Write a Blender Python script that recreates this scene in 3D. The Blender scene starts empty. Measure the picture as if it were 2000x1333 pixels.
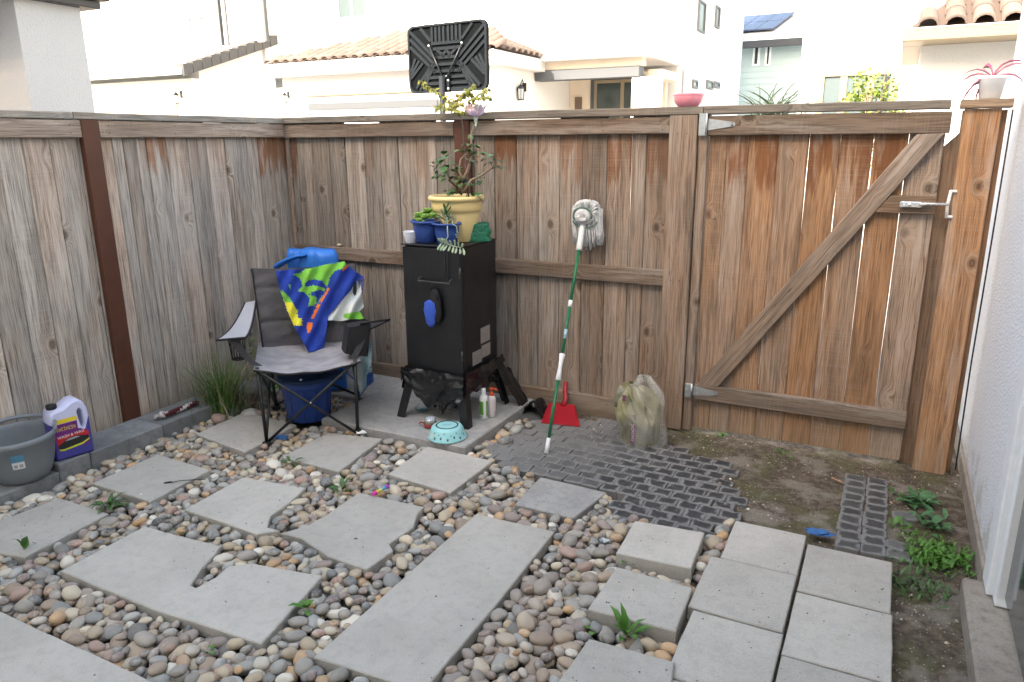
import bpy, bmesh, math, random
from mathutils import Vector, Matrix, noise
R = math.radians
rnd = random.Random(7)
S = bpy.context.scene
COL = S.collection
# ------------------------------------------------------------------ camera
FPX, PITCH, ROLL, YAW = 1447.05, 0.2646, -0.0079, -0.4706
CAM = Vector((3.9144, -4.1489, 1.6727))
_f = Vector((math.sin(YAW)*math.cos(PITCH), math.cos(YAW)*math.cos(PITCH), -math.sin(PITCH)))
_r0 = Vector((math.cos(YAW), -math.sin(YAW), 0)); _u0 = _r0.cross(_f)
_r = _r0*math.cos(ROLL)+_u0*math.sin(ROLL); _u = -_r0*math.sin(ROLL)+_u0*math.cos(ROLL)
cd = bpy.data.cameras.new('camera'); cam = bpy.data.objects.new('camera', cd); COL.objects.link(cam)
cd.sensor_width = 36; cd.lens = FPX/2000*36; cd.clip_start = .05; cd.clip_end = 800
cam.matrix_world = Matrix(((_r.x, _u.x, -_f.x, CAM.x), (_r.y, _u.y, -_f.y, CAM.y), (_r.z, _u.z, -_f.z, CAM.z), (0, 0, 0, 1)))
S.camera = cam
# ------------------------------------------------------------------ light
SUN_EL, SUN_AZ = R(36), math.atan2(-.22, -.97)      # direction towards the sun, measured from +Y to +X
w = bpy.data.worlds.new('World'); S.world = w; w.use_nodes = True
nt = w.node_tree; bg = nt.nodes['Background']
sky = nt.nodes.new('ShaderNodeTexSky'); sky.sky_type = 'NISHITA'; sky.sun_disc = False
sky.sun_elevation = SUN_EL; sky.sun_rotation = SUN_AZ % (2*math.pi); sky.air_density = 1.0; sky.dust_density = 2.5; sky.ozone_density = .6
wbm = nt.nodes.new('ShaderNodeMix'); wbm.data_type = 'RGBA'; wbm.blend_type = 'MULTIPLY'; wbm.inputs[0].default_value = 1; wbm.inputs[7].default_value = (1.15, 1.0, .79, 1)
nt.links.new(sky.outputs[0], wbm.inputs[6]); nt.links.new(wbm.outputs[2], bg.inputs[0]); bg.inputs[1].default_value = .15
sl = bpy.data.lights.new('sun', 'SUN'); sun = bpy.data.objects.new('sun', sl); COL.objects.link(sun)
sl.energy = 2.1; sl.angle = R(.5); sl.color = (1, .95, .87)
sd = Vector((math.sin(SUN_AZ)*math.cos(SUN_EL), math.cos(SUN_AZ)*math.cos(SUN_EL), math.sin(SUN_EL)))
sun.rotation_euler = sd.to_track_quat('Z', 'Y').to_euler(); sun.location = (0, -8, 12)
S.view_settings.view_transform = 'Standard'; S.view_settings.look = 'None'; S.view_settings.gamma = 1
S.view_settings.use_curve_mapping = False
S.view_settings.exposure = 2.74
S.render.engine = 'CYCLES'
# ------------------------------------------------------------------ picture measurements -> places on real planes
def ray(x, y): return _f + (x-1000)/FPX*_r - (y-666.5)/FPX*_u
def G(x, y, z=0.): d = ray(x, y); return CAM + d*((z-CAM.z)/d.z)
def PY(x, y, Y): d = ray(x, y); return CAM + d*((Y-CAM.y)/d.y)
def PX(x, y, X): d = ray(x, y); return CAM + d*((X-CAM.x)/d.x)
# ------------------------------------------------------------------ material helper
class NT:
    def __init__(s, name):
        s.m = bpy.data.materials.new(name); s.m.use_nodes = True; s.t = s.m.node_tree; s.b = s.t.nodes['Principled BSDF']
    def n(s, ty, ins=None, **kw):
        nd = s.t.nodes.new('ShaderNode'+ty)
        for k, v in kw.items(): setattr(nd, k, v)
        for k, v in (ins or {}).items(): s.set(nd.inputs[k], v)
        return nd
    def set(s, sock, v):
        if isinstance(v, bpy.types.NodeSocket): s.t.links.new(v, sock)
        elif isinstance(v, bpy.types.Node): s.t.links.new(v.outputs[0], sock)
        else:
            if hasattr(sock.default_value, '__len__') and not hasattr(v, '__len__'): v = (v,)*len(sock.default_value)
            if hasattr(sock.default_value, '__len__') and len(sock.default_value) == 4 and len(v) == 3: v = (*v, 1)
            sock.default_value = v
    def math(s, op, a, b=0., c=None, clamp=False):
        nd = s.n('Math', operation=op, use_clamp=clamp); s.set(nd.inputs[0], a); s.set(nd.inputs[1], b)
        if c is not None: s.set(nd.inputs[2], c)
        return nd.outputs[0]
    def mul(s, a, b): return s.math('MULTIPLY', a, b)
    def add(s, a, b): return s.math('ADD', a, b)
    def ss(s, v, a, b):
        nd = s.n('MapRange', interpolation_type='SMOOTHSTEP'); s.set(nd.inputs[0], v)
        if a <= b: nd.inputs[1].default_value = a; nd.inputs[2].default_value = b; nd.inputs[3].default_value = 0; nd.inputs[4].default_value = 1
        else: nd.inputs[1].default_value = b; nd.inputs[2].default_value = a; nd.inputs[3].default_value = 1; nd.inputs[4].default_value = 0
        return nd.outputs[0]
    def mix(s, f, a, b, mode='MIX'):
        nd = s.n('Mix', data_type='RGBA', blend_type=mode); s.set(nd.inputs[0], f); s.set(nd.inputs[6], a); s.set(nd.inputs[7], b)
        return nd.outputs[2]
    def scale(s, v, k):
        nd = s.n('VectorMath', operation='MULTIPLY'); s.set(nd.inputs[0], v); nd.inputs[1].default_value = k if hasattr(k, '__len__') else (k, k, k)
        return nd.outputs[0]
    def vadd(s, a, b):
        nd = s.n('VectorMath', operation='ADD'); s.set(nd.inputs[0], a); s.set(nd.inputs[1], b); return nd.outputs[0]
    def noise(s, vec, scale=1., detail=3., rough=.55, out=0):
        nd = s.n('TexNoise'); s.set(nd.inputs['Vector'], vec); nd.inputs['Scale'].default_value = scale
        nd.inputs['Detail'].default_value = detail; nd.inputs['Roughness'].default_value = rough; return nd.outputs[out]
    def bump(s, h, strength=.3, dist=.01):
        nd = s.n('Bump'); s.set(nd.inputs['Height'], h); nd.inputs['Strength'].default_value = strength; nd.inputs['Distance'].default_value = dist
        s.set(s.b.inputs['Normal'], nd.outputs[0])
    def base(s, c): s.set(s.b.inputs['Base Color'], c)
    def rough(s, r): s.set(s.b.inputs['Roughness'], r)
    def obj(s): return s.n('TexCoord').outputs['Object']
    def oi(s): return s.n('ObjectInfo')
MATS = {}
def plain(name, c, rough=.5, var=.08, scale=30., bump=0., metal=0., trans=0., spec=.5, alpha=1., ior=1.45, dist=.002):
    if name in MATS: return MATS[name]
    t = NT(name); P = t.obj(); nz = t.noise(P, scale, 4)
    col = t.mix(nz, tuple(x*(1-var*1.6) for x in c), tuple(min(1, x*(1+var)) for x in c))
    t.base(col); t.rough(t.math('MULTIPLY_ADD', nz, .15, rough-.07, clamp=True))
    t.b.inputs['Metallic'].default_value = metal; t.b.inputs['Specular IOR Level'].default_value = spec
    t.b.inputs['Transmission Weight'].default_value = trans; t.b.inputs['Alpha'].default_value = alpha; t.b.inputs['IOR'].default_value = ior
    if bump: t.bump(t.noise(P, scale*2, 4), bump, dist)
    MATS[name] = t.m; return t.m
def wood_mat(name, gl=(.315, .288, .258), gd=(.075, .065, .056), wl=(.41, .235, .125), wd=(.125, .060, .028), knots=True, streak=1.):
    # local z runs with the grain; object colour = (warmth, stain, brightness)
    t = NT(name); P0 = t.obj(); oi = t.oi()
    rndv = t.scale(t.n('CombineXYZ', {0: oi.outputs['Random'], 1: t.mul(oi.outputs['Random'], 7.3), 2: t.mul(oi.outputs['Random'], 3.1)}), (37., 23., 41.))
    P = t.vadd(P0, rndv)
    oc = t.n('SeparateColor', {0: oi.outputs['Color']})
    warm, stain, bri = oc.outputs[0], oc.outputs[1], oc.outputs[2]
    # knots
    kn = t.n('TexVoronoi', feature='F1'); t.set(kn.inputs['Vector'], t.scale(P, (5.5, 1.2, 3.6))); kn.inputs['Scale'].default_value = 1.
    kd = kn.outputs['Distance']; kc = t.n('SeparateColor', {0: kn.outputs['Color']}).outputs[0]
    has = t.ss(kc, .28, .32)
    warp = t.mul(t.mul(t.ss(kd, .30, .04), has), .28)
    wob = t.mul(t.math('SUBTRACT', t.noise(t.scale(P, (3, 1, 1.1)), 1., 2), .5), .22)
    sx = t.add(warp, wob)
    off = t.n('CombineXYZ', {0: t.mul(sx, .16), 1: 0., 2: 0.})
    Pg = t.vadd(P, off.outputs[0])
    g1 = t.noise(t.scale(Pg, (38, 12, 1.1)), 1., 4, .6)
    g2 = t.noise(t.scale(Pg, (150, 40, 3.5)), 1., 3, .6)
    g3 = t.noise(t.scale(Pg, (420, 60, 9.)), 1., 2, .5)
    gr = t.add(t.add(t.mul(g1, .25), t.mul(g2, .48)), t.mul(g3, .40))
    gr = t.ss(gr, .36, .68)
    big = t.noise(t.scale(P, (6, 3, 1.3)), 1., 3)
    sep = t.n('SeparateXYZ', {0: t.n('NewGeometry').outputs['Position']}); wz = sep.outputs[2]
    lz = t.n('SeparateXYZ', {0: P0}).outputs[2]
    wv = t.math('ADD', warm, t.math('SUBTRACT', t.mul(t.math('SUBTRACT', big, .5), 1.15), .0), clamp=True)
    light = t.mix(wv, gl, wl); dark = t.mix(wv, gd, wd)
    col = t.mix(gr, dark, light)
    # rust-brown tannin runs under the top rail
    sn = t.noise(t.scale(Pg, (26, 8, 2.2)), 1., 4, .62)
    edge = t.add(t.mul(t.noise(t.scale(P, (11, 4, .5)), 1., 2), .55), -.27)
    top = t.ss(t.add(wz, edge), 1.22, 1.66)
    sm = t.mul(t.mul(t.ss(t.add(t.mul(top, .32), t.mul(sn, .80)), .57, .70), stain), t.ss(wz, 1.15, 1.5))
    col = t.mix(t.mul(sm, .9), col, t.mix(g1, (.085, .036, .017), (.24, .10, .038)))
    # dark and pale blotches, weather streaks
    bl = t.noise(t.scale(P, (13, 5, 1.5)), 1., 5, .65)
    col = t.mix(t.mul(t.ss(bl, .50, .66), .42), col, (.085, .070, .056))
    col = t.mix(t.mul(t.ss(bl, .46, .34), .30), col, (.46, .42, .38))
    # splash dirt near the ground
    col = t.mix(t.mul(t.ss(wz, .35, .03), .30), col, (.30, .23, .16))
    # saw marks
    saw = t.noise(t.scale(P, (2.5, 2, 210)), 1., 2, .5)
    sawm = t.mul(t.ss(saw, .52, .62), t.ss(t.noise(t.scale(P, (4, 1, 2.5)), 1., 1), .45, .6))
    col = t.mix(t.mul(sawm, .11), col, (.42, .38, .34))
    if knots:
        ring = t.math('SINE', t.mul(kd, 120.))
        km = t.mul(t.ss(kd, .115, .055), has)
        col = t.mix(t.mul(km, t.math('MULTIPLY_ADD', ring, .18, .72)), col, t.mix(wv, (.050, .040, .034), (.075, .034, .018)))
        col = t.mix(t.mul(t.mul(t.ss(kd, .20, .10), has), .38), col, (.10, .075, .055))
        hl = t.math('SUBTRACT', 1., t.math('ABSOLUTE', t.mul(t.math('SUBTRACT', kd, .15), 26.)), clamp=True); col = t.mix(t.mul(t.mul(hl, has), .35), col, (.40, .34, .28))
    bm = t.math('MULTIPLY_ADD', bri, 1.1, .48)
    col = t.mix(1., col, t.n('CombineColor', {0: bm, 1: bm, 2: bm}).outputs[0], 'MULTIPLY')
    # cracks
    ck = t.noise(t.scale(Pg, (60, 10, .9)), 1., 1, .5)
    cm = t.mul(t.ss(t.math('ABSOLUTE', t.math('SUBTRACT', ck, .5)), .012, .002), t.ss(big, .55, .62))
    col = t.mix(t.mul(cm, .7), col, (.03, .022, .018))
    t.base(col); t.rough(.85); t.b.inputs['Specular IOR Level'].default_value = .25
    t.bump(t.add(t.add(t.mul(g2, .6), t.mul(g3, .5)), t.mul(saw, .35)), .55, .0025)
    MATS[name] = t.m; return t.m
WOOD = wood_mat('weathered_cedar')
RAILW = wood_mat('weathered_rail', gl=(.21, .185, .162), gd=(.060, .050, .043), wl=(.27, .175, .11), wd=(.085, .050, .03))
CAPW = wood_mat('grey_cap_board', gl=(.23, .22, .20), gd=(.075, .070, .062), wl=(.30, .22, .15), wd=(.14, .09, .06))
# ------------------------------------------------------------------ mesh helper
class MB:
    def __init__(s): s.v = []; s.f = []; s.mi = []; s.sm = []; s.col = None
    def face(s, idx, m=0, smooth=False): s.f.append(idx); s.mi.append(m); s.sm.append(smooth)
    def addv(s, pts): k = len(s.v); s.v.extend([Vector(p) for p in pts]); return k
    def box(s, lo, hi, m=0, M=None):
        p = [Vector((x, y, z)) for z in (lo[2], hi[2]) for y in (lo[1], hi[1]) for x in (lo[0], hi[0])]
        if M: p = [M @ q for q in p]
        k = s.addv(p)
        for q in ((0, 2, 3, 1), (4, 5, 7, 6), (0, 1, 5, 4), (2, 6, 7, 3), (0, 4, 6, 2), (1, 3, 7, 5)): s.face([k+i for i in q], m)
    def cbox(s, lo, hi, b=.004, m=0, M=None):      # box with chamfered edges
        c = [(lo[i]+hi[i])/2 for i in range(3)]; h = [(hi[i]-lo[i])/2 for i in range(3)]; b = min(b, *[x*.49 for x in h])
        P = []; ix = {}
        for sx in (-1, 1):
            for sy in (-1, 1):
                for sz in (-1, 1):
                    for a in range(3):
                        q = [sx*(h[0]-b), sy*(h[1]-b), sz*(h[2]-b)]; q[a] = (sx, sy, sz)[a]*h[a]
                        ix[(sx, sy, sz, a)] = len(P); v = Vector((c[0]+q[0], c[1]+q[1], c[2]+q[2])); P.append(M @ v if M else v)
        k = s.addv(P); I = lambda *t: k+ix[t]
        for a in range(3):
            o = [i for i in range(3) if i != a]
            for sg in (-1, 1):
                L = []
                for (p, q) in ((-1, -1), (1, -1), (1, 1), (-1, 1)):
                    t = [0, 0, 0]; t[a] = sg; t[o[0]] = p; t[o[1]] = q; L.append(I(*t, a))
                if (sg < 0) ^ (a == 1): L.reverse()
                s.face(L, m)
        for a in range(3):
            o = [i for i in range(3) if i != a]
            for p in (-1, 1):
                for q in (-1, 1):
                    t0 = [0, 0, 0]; t1 = [0, 0, 0]; t0[a] = -1; t1[a] = 1
                    for t in (t0, t1): t[o[0]] = p; t[o[1]] = q
                    s.face([I(*t0, o[0]), I(*t1, o[0]), I(*t1, o[1]), I(*t0, o[1])], m)
        for sx in (-1, 1):
            for sy in (-1, 1):
                for sz in (-1, 1): s.face([I(sx, sy, sz, 0), I(sx, sy, sz, 1), I(sx, sy, sz, 2)], m)
    def tube(s, pts, rad, n=8, m=0, smooth=True, caps=True, flat=1.):
        pts = [Vector(p) for p in pts]; N = len(pts)
        rads = rad if hasattr(rad, '__len__') else [rad]*N
        rings = []; up = None
        for i, p in enumerate(pts):
            d = (pts[min(i+1, N-1)]-pts[max(i-1, 0)]).normalized()
            if up is None: up = Vector((0, 0, 1)) if abs(d.z) < .9 else Vector((1, 0, 0))
            a = d.cross(up)
            a = a.normalized() if a.length > 1e-6 else d.orthogonal().normalized()
            b = a.cross(d).normalized(); up = b
            rings.append(s.addv([p+(a*math.cos(2*math.pi*j/n)+b*math.sin(2*math.pi*j/n)*flat)*rads[i] for j in range(n)]))
        for i in range(N-1):
            for j in range(n):
                s.face([rings[i]+j, rings[i]+(j+1) % n, rings[i+1]+(j+1) % n, rings[i+1]+j], m, smooth)
        if caps:
            s.face([rings[0]+j for j in range(n)][::-1], m); s.face([rings[-1]+j for j in range(n)], m)
    def lathe(s, prof, n=24, m=0, M=None, smooth=True, mfun=None):
        rings = []
        for r, z in prof:
            p = [Vector((r*math.cos(2*math.pi*j/n), r*math.sin(2*math.pi*j/n), z)) for j in range(n)]
            rings.append(s.addv([M @ q for q in p] if M else p))
        for i in range(len(prof)-1):
            for j in range(n):
                s.face([rings[i]+j, rings[i]+(j+1) % n, rings[i+1]+(j+1) % n, rings[i+1]+j], mfun(i) if mfun else m, smooth)
        return rings
    def prism(s, poly, z0, z1, m=0, cham=0.):
        from mathutils.geometry import tessellate_polygon
        poly = [Vector((p[0], p[1])) for p in poly]
        ar = sum(poly[i].x*poly[(i+1) % len(poly)].y-poly[(i+1) % len(poly)].x*poly[i].y for i in range(len(poly)))
        if ar < 0: poly.reverse()
        n = len(poly)
        k0 = s.addv([(p.x, p.y, z0) for p in poly])
        if cham:
            k1 = s.addv([(p.x, p.y, z1-cham) for p in poly])
            ins = []
            for i in range(n):
                a = (poly[i]-poly[i-1]).normalized(); b = (poly[(i+1) % n]-poly[i]).normalized()
                nn = Vector((-a.y-b.y, a.x+b.x)); nn = nn/max(nn.length_squared, .3)*2
                ins.append(poly[i]+nn*cham)
            k2 = s.addv([(p.x, p.y, z1) for p in ins])
            for i in range(n): j = (i+1) % n; s.face([k0+i, k0+j, k1+j, k1+i], m); s.face([k1+i, k1+j, k2+j, k2+i], m)
        else:
            k2 = s.addv([(p.x, p.y, z1) for p in poly])
            for i in range(n): j = (i+1) % n; s.face([k0+i, k0+j, k2+j, k2+i], m)
        for t in tessellate_polygon([[Vector((p.x, p.y, 0)) for p in poly]]):
            a, b, c = t; cr = (poly[b]-poly[a]).cross(poly[c]-poly[a])
            if cr < 0: b, c = c, b
            s.face([k2+a, k2+b, k2+c], m); s.face([k0+a, k0+c, k0+b], m)
    def grid(s, f, nu, nv, m=0, smooth=True, mf=None):
        k = s.addv([f(i/nu, j/nv) for j in range(nv+1) for i in range(nu+1)])
        for j in range(nv):
            for i in range(nu):
                a = k+j*(nu+1)+i; s.face([a, a+1, a+nu+2, a+nu+1], mf(i/nu, j/nv) if mf else m, smooth)
        return k
    def leaf(s, base, d, up, L, W, m=0, bend=.25, fold=.15):
        d = Vector(d).normalized(); side = d.cross(Vector(up)); side = side.normalized() if side.length > 1e-4 else d.orthogonal().normalized()
        nn = side.cross(d).normalized(); b = Vector(base)
        p = [b, b+d*L*.35+side*W*.5+nn*L*fold*.3, b+d*L*.35-side*W*.5+nn*L*fold*.3, b+d*L*.75+side*W*.38-nn*L*bend*.2, b+d*L*.75-side*W*.38-nn*L*bend*.2, b+d*L-nn*L*bend, b+d*L*.4, b+d*L*.75-nn*L*bend*.3]
        k = s.addv(p)
        for f in ((0, 6, 1), (0, 2, 6), (1, 6, 7, 3), (6, 2, 4, 7), (3, 7, 5), (7, 4, 5)): s.face([k+i for i in f], m, True)
    def fat(s, base, d, up, L, W, T, m=0):        # fleshy succulent leaf
        d = Vector(d).normalized(); side = d.cross(Vector(up)); side = side.normalized() if side.length > 1e-4 else d.orthogonal().normalized()
        nn = side.cross(d).normalized(); b = Vector(base); rs = []
        for q, wv in ((0, .3), (.35, .85), (.7, 1.), (.9, .6)):
            c = b+d*L*q+nn*L*q*q*.15
            rs.append(s.addv([c+side*W/2*wv*math.cos(a)+nn*T/2*wv*math.sin(a) for a in [i*math.pi/3 for i in range(6)]]))
        for i in range(3):
            for j in range(6): s.face([rs[i]+j, rs[i]+(j+1) % 6, rs[i+1]+(j+1) % 6, rs[i+1]+j], m, True)
        tip = s.addv([b+d*L+nn*L*.15])
        for j in range(6): s.face([rs[3]+j, rs[3]+(j+1) % 6, tip], m, True)
    def build(s, name, mats, parent=None, origin=None, recalc=True):
        me = bpy.data.meshes.new(name)
        if origin is None:
            xs = [v.x for v in s.v]; ys = [v.y for v in s.v]; zs = [v.z for v in s.v]
            origin = Vector(((min(xs)+max(xs))/2, (min(ys)+max(ys))/2, min(zs)))
        origin = Vector(origin)
        me.from_pydata([v-origin for v in s.v], [], s.f)
        if not isinstance(mats, (list, tuple)): mats = [mats]
        for m_ in mats: me.materials.append(m_)
        me.polygons.foreach_set('material_index', s.mi); me.polygons.foreach_set('use_smooth', s.sm)
        if recalc:
            bm = bmesh.new(); bm.from_mesh(me); bmesh.ops.recalc_face_normals(bm, faces=bm.faces); bm.to_mesh(me); bm.free()
        if s.col:
            at = me.color_attributes.new('tint', 'FLOAT_COLOR', 'CORNER')
            buf = []
            for p, c in zip(me.polygons, s.col): buf.extend((*c, 1.)*p.loop_total)
            at.data.foreach_set('color', buf)
        o = bpy.data.objects.new(name, me); COL.objects.link(o)
        o.matrix_basis = Matrix.Translation(origin)
        if parent: adopt(o, parent)
        return o
def wm(o):
    M = o.matrix_basis.copy()
    return (wm(o.parent) @ o.matrix_parent_inverse @ M) if o.parent else M
def adopt(o, p):
    o.parent = None; Mi = wm(p).inverted(); o.parent = p; o.matrix_parent_inverse = Mi; return o
def thing(name, label, cat, loc=(0, 0, 0), group=None):
    o = bpy.data.objects.new(name, None); COL.objects.link(o); o.matrix_basis = Matrix.Translation(Vector(loc)); o.empty_display_size = .1
    o['label'] = label; o['category'] = cat
    if group: o['group'] = group
    return o
def tag(o, label, cat, group=None):
    o['label'] = label; o['category'] = cat
    if group: o['group'] = group
    return o
def struct(o): o['kind'] = 'structure'; return o
def stuff(o): o['kind'] = 'stuff'; return o
def text(name, s_, size, mat, M, parent, extr=.0003, align='CENTER', sx=1.):
    cu = bpy.data.curves.new(name, 'FONT'); cu.body = s_; cu.size = size; cu.align_x = align; cu.align_y = 'CENTER'; cu.extrude = extr; cu.resolution_u = 3
    tmp = bpy.data.objects.new('tmp_text', cu); COL.objects.link(tmp)
    me = bpy.data.meshes.new_from_object(tmp); bpy.data.objects.remove(tmp); bpy.data.curves.remove(cu)
    me.name = name; me.materials.clear(); me.materials.append(mat)
    o = bpy.data.objects.new(name, me); COL.objects.link(o); o.matrix_basis = M @ Matrix.Diagonal((sx, 1, 1, 1))
    adopt(o, parent); return o
def frame(origin, xdir, up):       # matrix with local x along xdir, local y along up, z outwards
    x = Vector(xdir).normalized(); z = x.cross(Vector(up)).normalized(); y = z.cross(x)
    return Matrix(((x.x, y.x, z.x, origin[0]), (x.y, y.y, z.y, origin[1]), (x.z, y.z, z.z, origin[2]), (0, 0, 0, 1)))
# one plank: local x width, local y thickness (0 = front face, + = back), local z length
def plank(name, O, wdir, ldir, W, T, L, mat, parent, color=(.3, .3, .5), seg=4, jit=.0012, taper=0., cut=(0, 0), ends=None):
    mb = MB(); c = min(.004, W*.1); rings = []
    for i in range(seg+1):
        t = i/seg; z = L*t; a = -W/2+rnd.uniform(-jit, jit); b = W/2+rnd.uniform(-jit, jit); yo = rnd.uniform(-jit, jit)*.8
        za = z+(cut[0] if i == 0 else (cut[1] if i == seg else 0))
        zf = lambda x: z if i not in (0, seg) else z+(x/W)*(cut[0] if i == 0 else cut[1])
        rings.append(mb.addv([(a, yo+c, zf(a)), (a+c, yo, zf(a)), (b-c, yo, zf(b)), (b, yo+c, zf(b)), (b, T, zf(b)), (a, T, zf(a))]))
    for i in range(seg):
        for j in range(6): mb.face([rings[i]+j, rings[i]+(j+1) % 6, rings[i+1]+(j+1) % 6, rings[i+1]+j])
    mb.face([rings[0]+j for j in range(6)][::-1]); mb.face([rings[-1]+j for j in range(6)])
    o = mb.build(name, mat, origin=(0, 0, 0))
    x = Vector(wdir).normalized(); z = Vector(ldir).normalized(); y = z.cross(x).normalized()
    o.matrix_basis = Matrix(((x.x, y.x, z.x, O[0]), (x.y, y.y, z.y, O[1]), (x.z, y.z, z.z, O[2]), (0, 0, 0, 1)))
    if parent: adopt(o, parent)
    o.color = (*color, 1); return o
def inpoly(x, y, P):
    c = False; n = len(P)
    for i in range(n):
        x1, y1 = P[i][0], P[i][1]; x2, y2 = P[i-1][0], P[i-1][1]
        if (y1 > y) != (y2 > y) and x < (x2-x1)*(y-y1)/(y2-y1)+x1: c = not c
    return c
def pdist(x, y, P):
    best = 1e9
    for i in range(len(P)):
        ax, ay = P[i-1][0], P[i-1][1]; bx, by = P[i][0], P[i][1]; dx, dy = bx-ax, by-ay
        t = max(0, min(1, ((x-ax)*dx+(y-ay)*dy)/(dx*dx+dy*dy+1e-12)))
        best = min(best, math.hypot(x-ax-t*dx, y-ay-t*dy))
    return best
# ================================================================== SETTING
def soil_mat():
    t = NT('damp_soil'); P = t.obj()
    a = t.noise(P, 3.2, 6, .65); b = t.noise(P, 26, 5, .7); c = t.noise(P, 130, 3, .6)
    col = t.mix(t.ss(b, .35, .65), (.055, .041, .029), (.15, .12, .088))
    col = t.mix(t.mul(t.ss(a, .46, .62), .75), col, t.mix(b, (.055, .060, .022), (.13, .125, .055)))
    col = t.mix(t.mul(t.ss(t.noise(P, 5.5, 4, .6), .50, .64), .6), col, t.mix(c, (.16, .145, .12), (.36, .33, .29)))
    vo = t.n('TexVoronoi', {0: P}, feature='F1'); vo.inputs['Scale'].default_value = 95
    vc = t.n('SeparateColor', {0: vo.outputs['Color']})
    sp = t.mul(t.ss(vo.outputs['Distance'], .30, .18), t.ss(vc.outputs[0], .80, .86))
    col = t.mix(sp, col, (.42, .39, .33))
    t.base(col); t.rough(.92); t.bump(t.add(t.add(b, t.mul(c, .6)), t.mul(sp, .5)), .9, .012); return t.m
SOIL = soil_mat()
def conc_mat(name, c0, c1, stain=.35, sp=1.):
    t = NT(name); oi = t.oi(); P = t.vadd(t.obj(), t.scale(t.n('CombineXYZ', {0: oi.outputs['Random'], 1: oi.outputs['Random'], 2: 0.}), (31, 17, 1)))
    a = t.noise(P, 3.5, 5, .6); b = t.noise(P, 22, 5, .7); c = t.noise(P, 260, 2, .5)
    col = t.mix(t.ss(a, .35, .65), c0, c1)
    col = t.mix(t.mul(t.ss(b, .44, .68), stain), col, tuple(x*.66 for x in c0))
    col = t.mix(t.mul(t.ss(c, .56, .68), .35*sp), col, tuple(x*.6 for x in c0))
    col = t.mix(t.mul(t.ss(c, .42, .34), .3*sp), col, tuple(min(1, x*1.35) for x in c1))
    pit = t.n('TexVoronoi', {0: P}, feature='F1'); pit.inputs['Scale'].default_value = 70
    pc = t.n('SeparateColor', {0: pit.outputs['Color']}).outputs[0]
    pm = t.mul(t.ss(pit.outputs['Distance'], .16, .08), t.ss(pc, .86, .9))
    col = t.mix(t.mul(pm, .7), col, (.10, .095, .085))
    bb = t.n('MapRange', {0: oi.outputs['Random'], 3: .89, 4: 1.07}).outputs[0]
    col = t.mix(1., col, t.n('CombineColor', {0: bb, 1: bb, 2: bb}).outputs[0], 'MULTIPLY')
    t.base(col); t.rough(.88); t.b.inputs['Specular IOR Level'].default_value = .3
    t.bump(t.add(t.mul(b, .5), t.math('SUBTRACT', t.mul(c, .5), t.mul(pm, .8))), .35, .004); return t.m
CONC = conc_mat('paver_concrete', (.42, .405, .37), (.47, .455, .42), .28)
SLABC = conc_mat('old_slab_concrete', (.30, .30, .295), (.38, .38, .37), .5)
KERBC = conc_mat('kerb_concrete', (.17, .18, .185), (.25, .26, .265), .6)
STUCCO_PX = conc_mat('foundation_concrete', (.24, .21, .18), (.33, .30, .26), .6)
def stucco(name, c, b=.8, sc=95):
    t = NT(name); P = t.obj(); a = t.noise(P, sc, 4, .6); d = t.noise(P, 1.3, 4)
    col = t.mix(d, tuple(x*.93 for x in c), c); col = t.mix(t.mul(t.ss(a, .5, .3), .3), col, tuple(x*.72 for x in c))
    wz = t.n('SeparateXYZ', {0: t.n('NewGeometry').outputs['Position']}).outputs[2]
    dn = t.add(t.noise(P, 9, 4, .6), t.mul(wz, -1.1)); col = t.mix(t.mul(t.ss(dn, .22, .52), .45), col, (.33, .29, .23))
    t.base(col); t.rough(.9); t.bump(a, b, .012); return t.m
HOUSEW = stucco('house_stucco', (.85, .88, .94), 1.5, 75)
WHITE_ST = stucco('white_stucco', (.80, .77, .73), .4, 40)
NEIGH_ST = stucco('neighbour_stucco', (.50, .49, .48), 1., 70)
CREAM_ST = stucco('cream_stucco', (.78, .66, .52), .4, 40)
WHITEP = plain('white_painted_trim', (.74, .77, .80), .45)
CREAMP = plain('cream_painted_trim', (.25, .20, .13), .5)
GREYP = plain('grey_painted_trim', (.085, .092, .10), .6)
GLASSD = plain('dark_window_glass', (.035, .045, .05), .06, spec=.8)
GLASSL = plain('curtained_window_glass', (.095, .125, .13), .3, spec=.3)
ROOFG = plain('grey_roof_tile', (.10, .098, .095), .8, .2, 12, .3)
ROOFW = plain('sunbleached_roof', (.50, .49, .47), .85, .15, 6)
BLACKM = plain('black_powder_coat', (.018, .020, .022), .38, .3, 40)

# far ground: one sheet to the horizon
mb = MB(); mb.face([mb.addv([(-250, -150, -.06), (250, -150, -.06), (250, 350, -.06), (-250, 350, -.06)])+i for i in range(4)])
GRD = struct(mb.build('ground', plain('street_concrete', (.36, .35, .33), .9, .2, 3), origin=(0, 0, -.06)))
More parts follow.
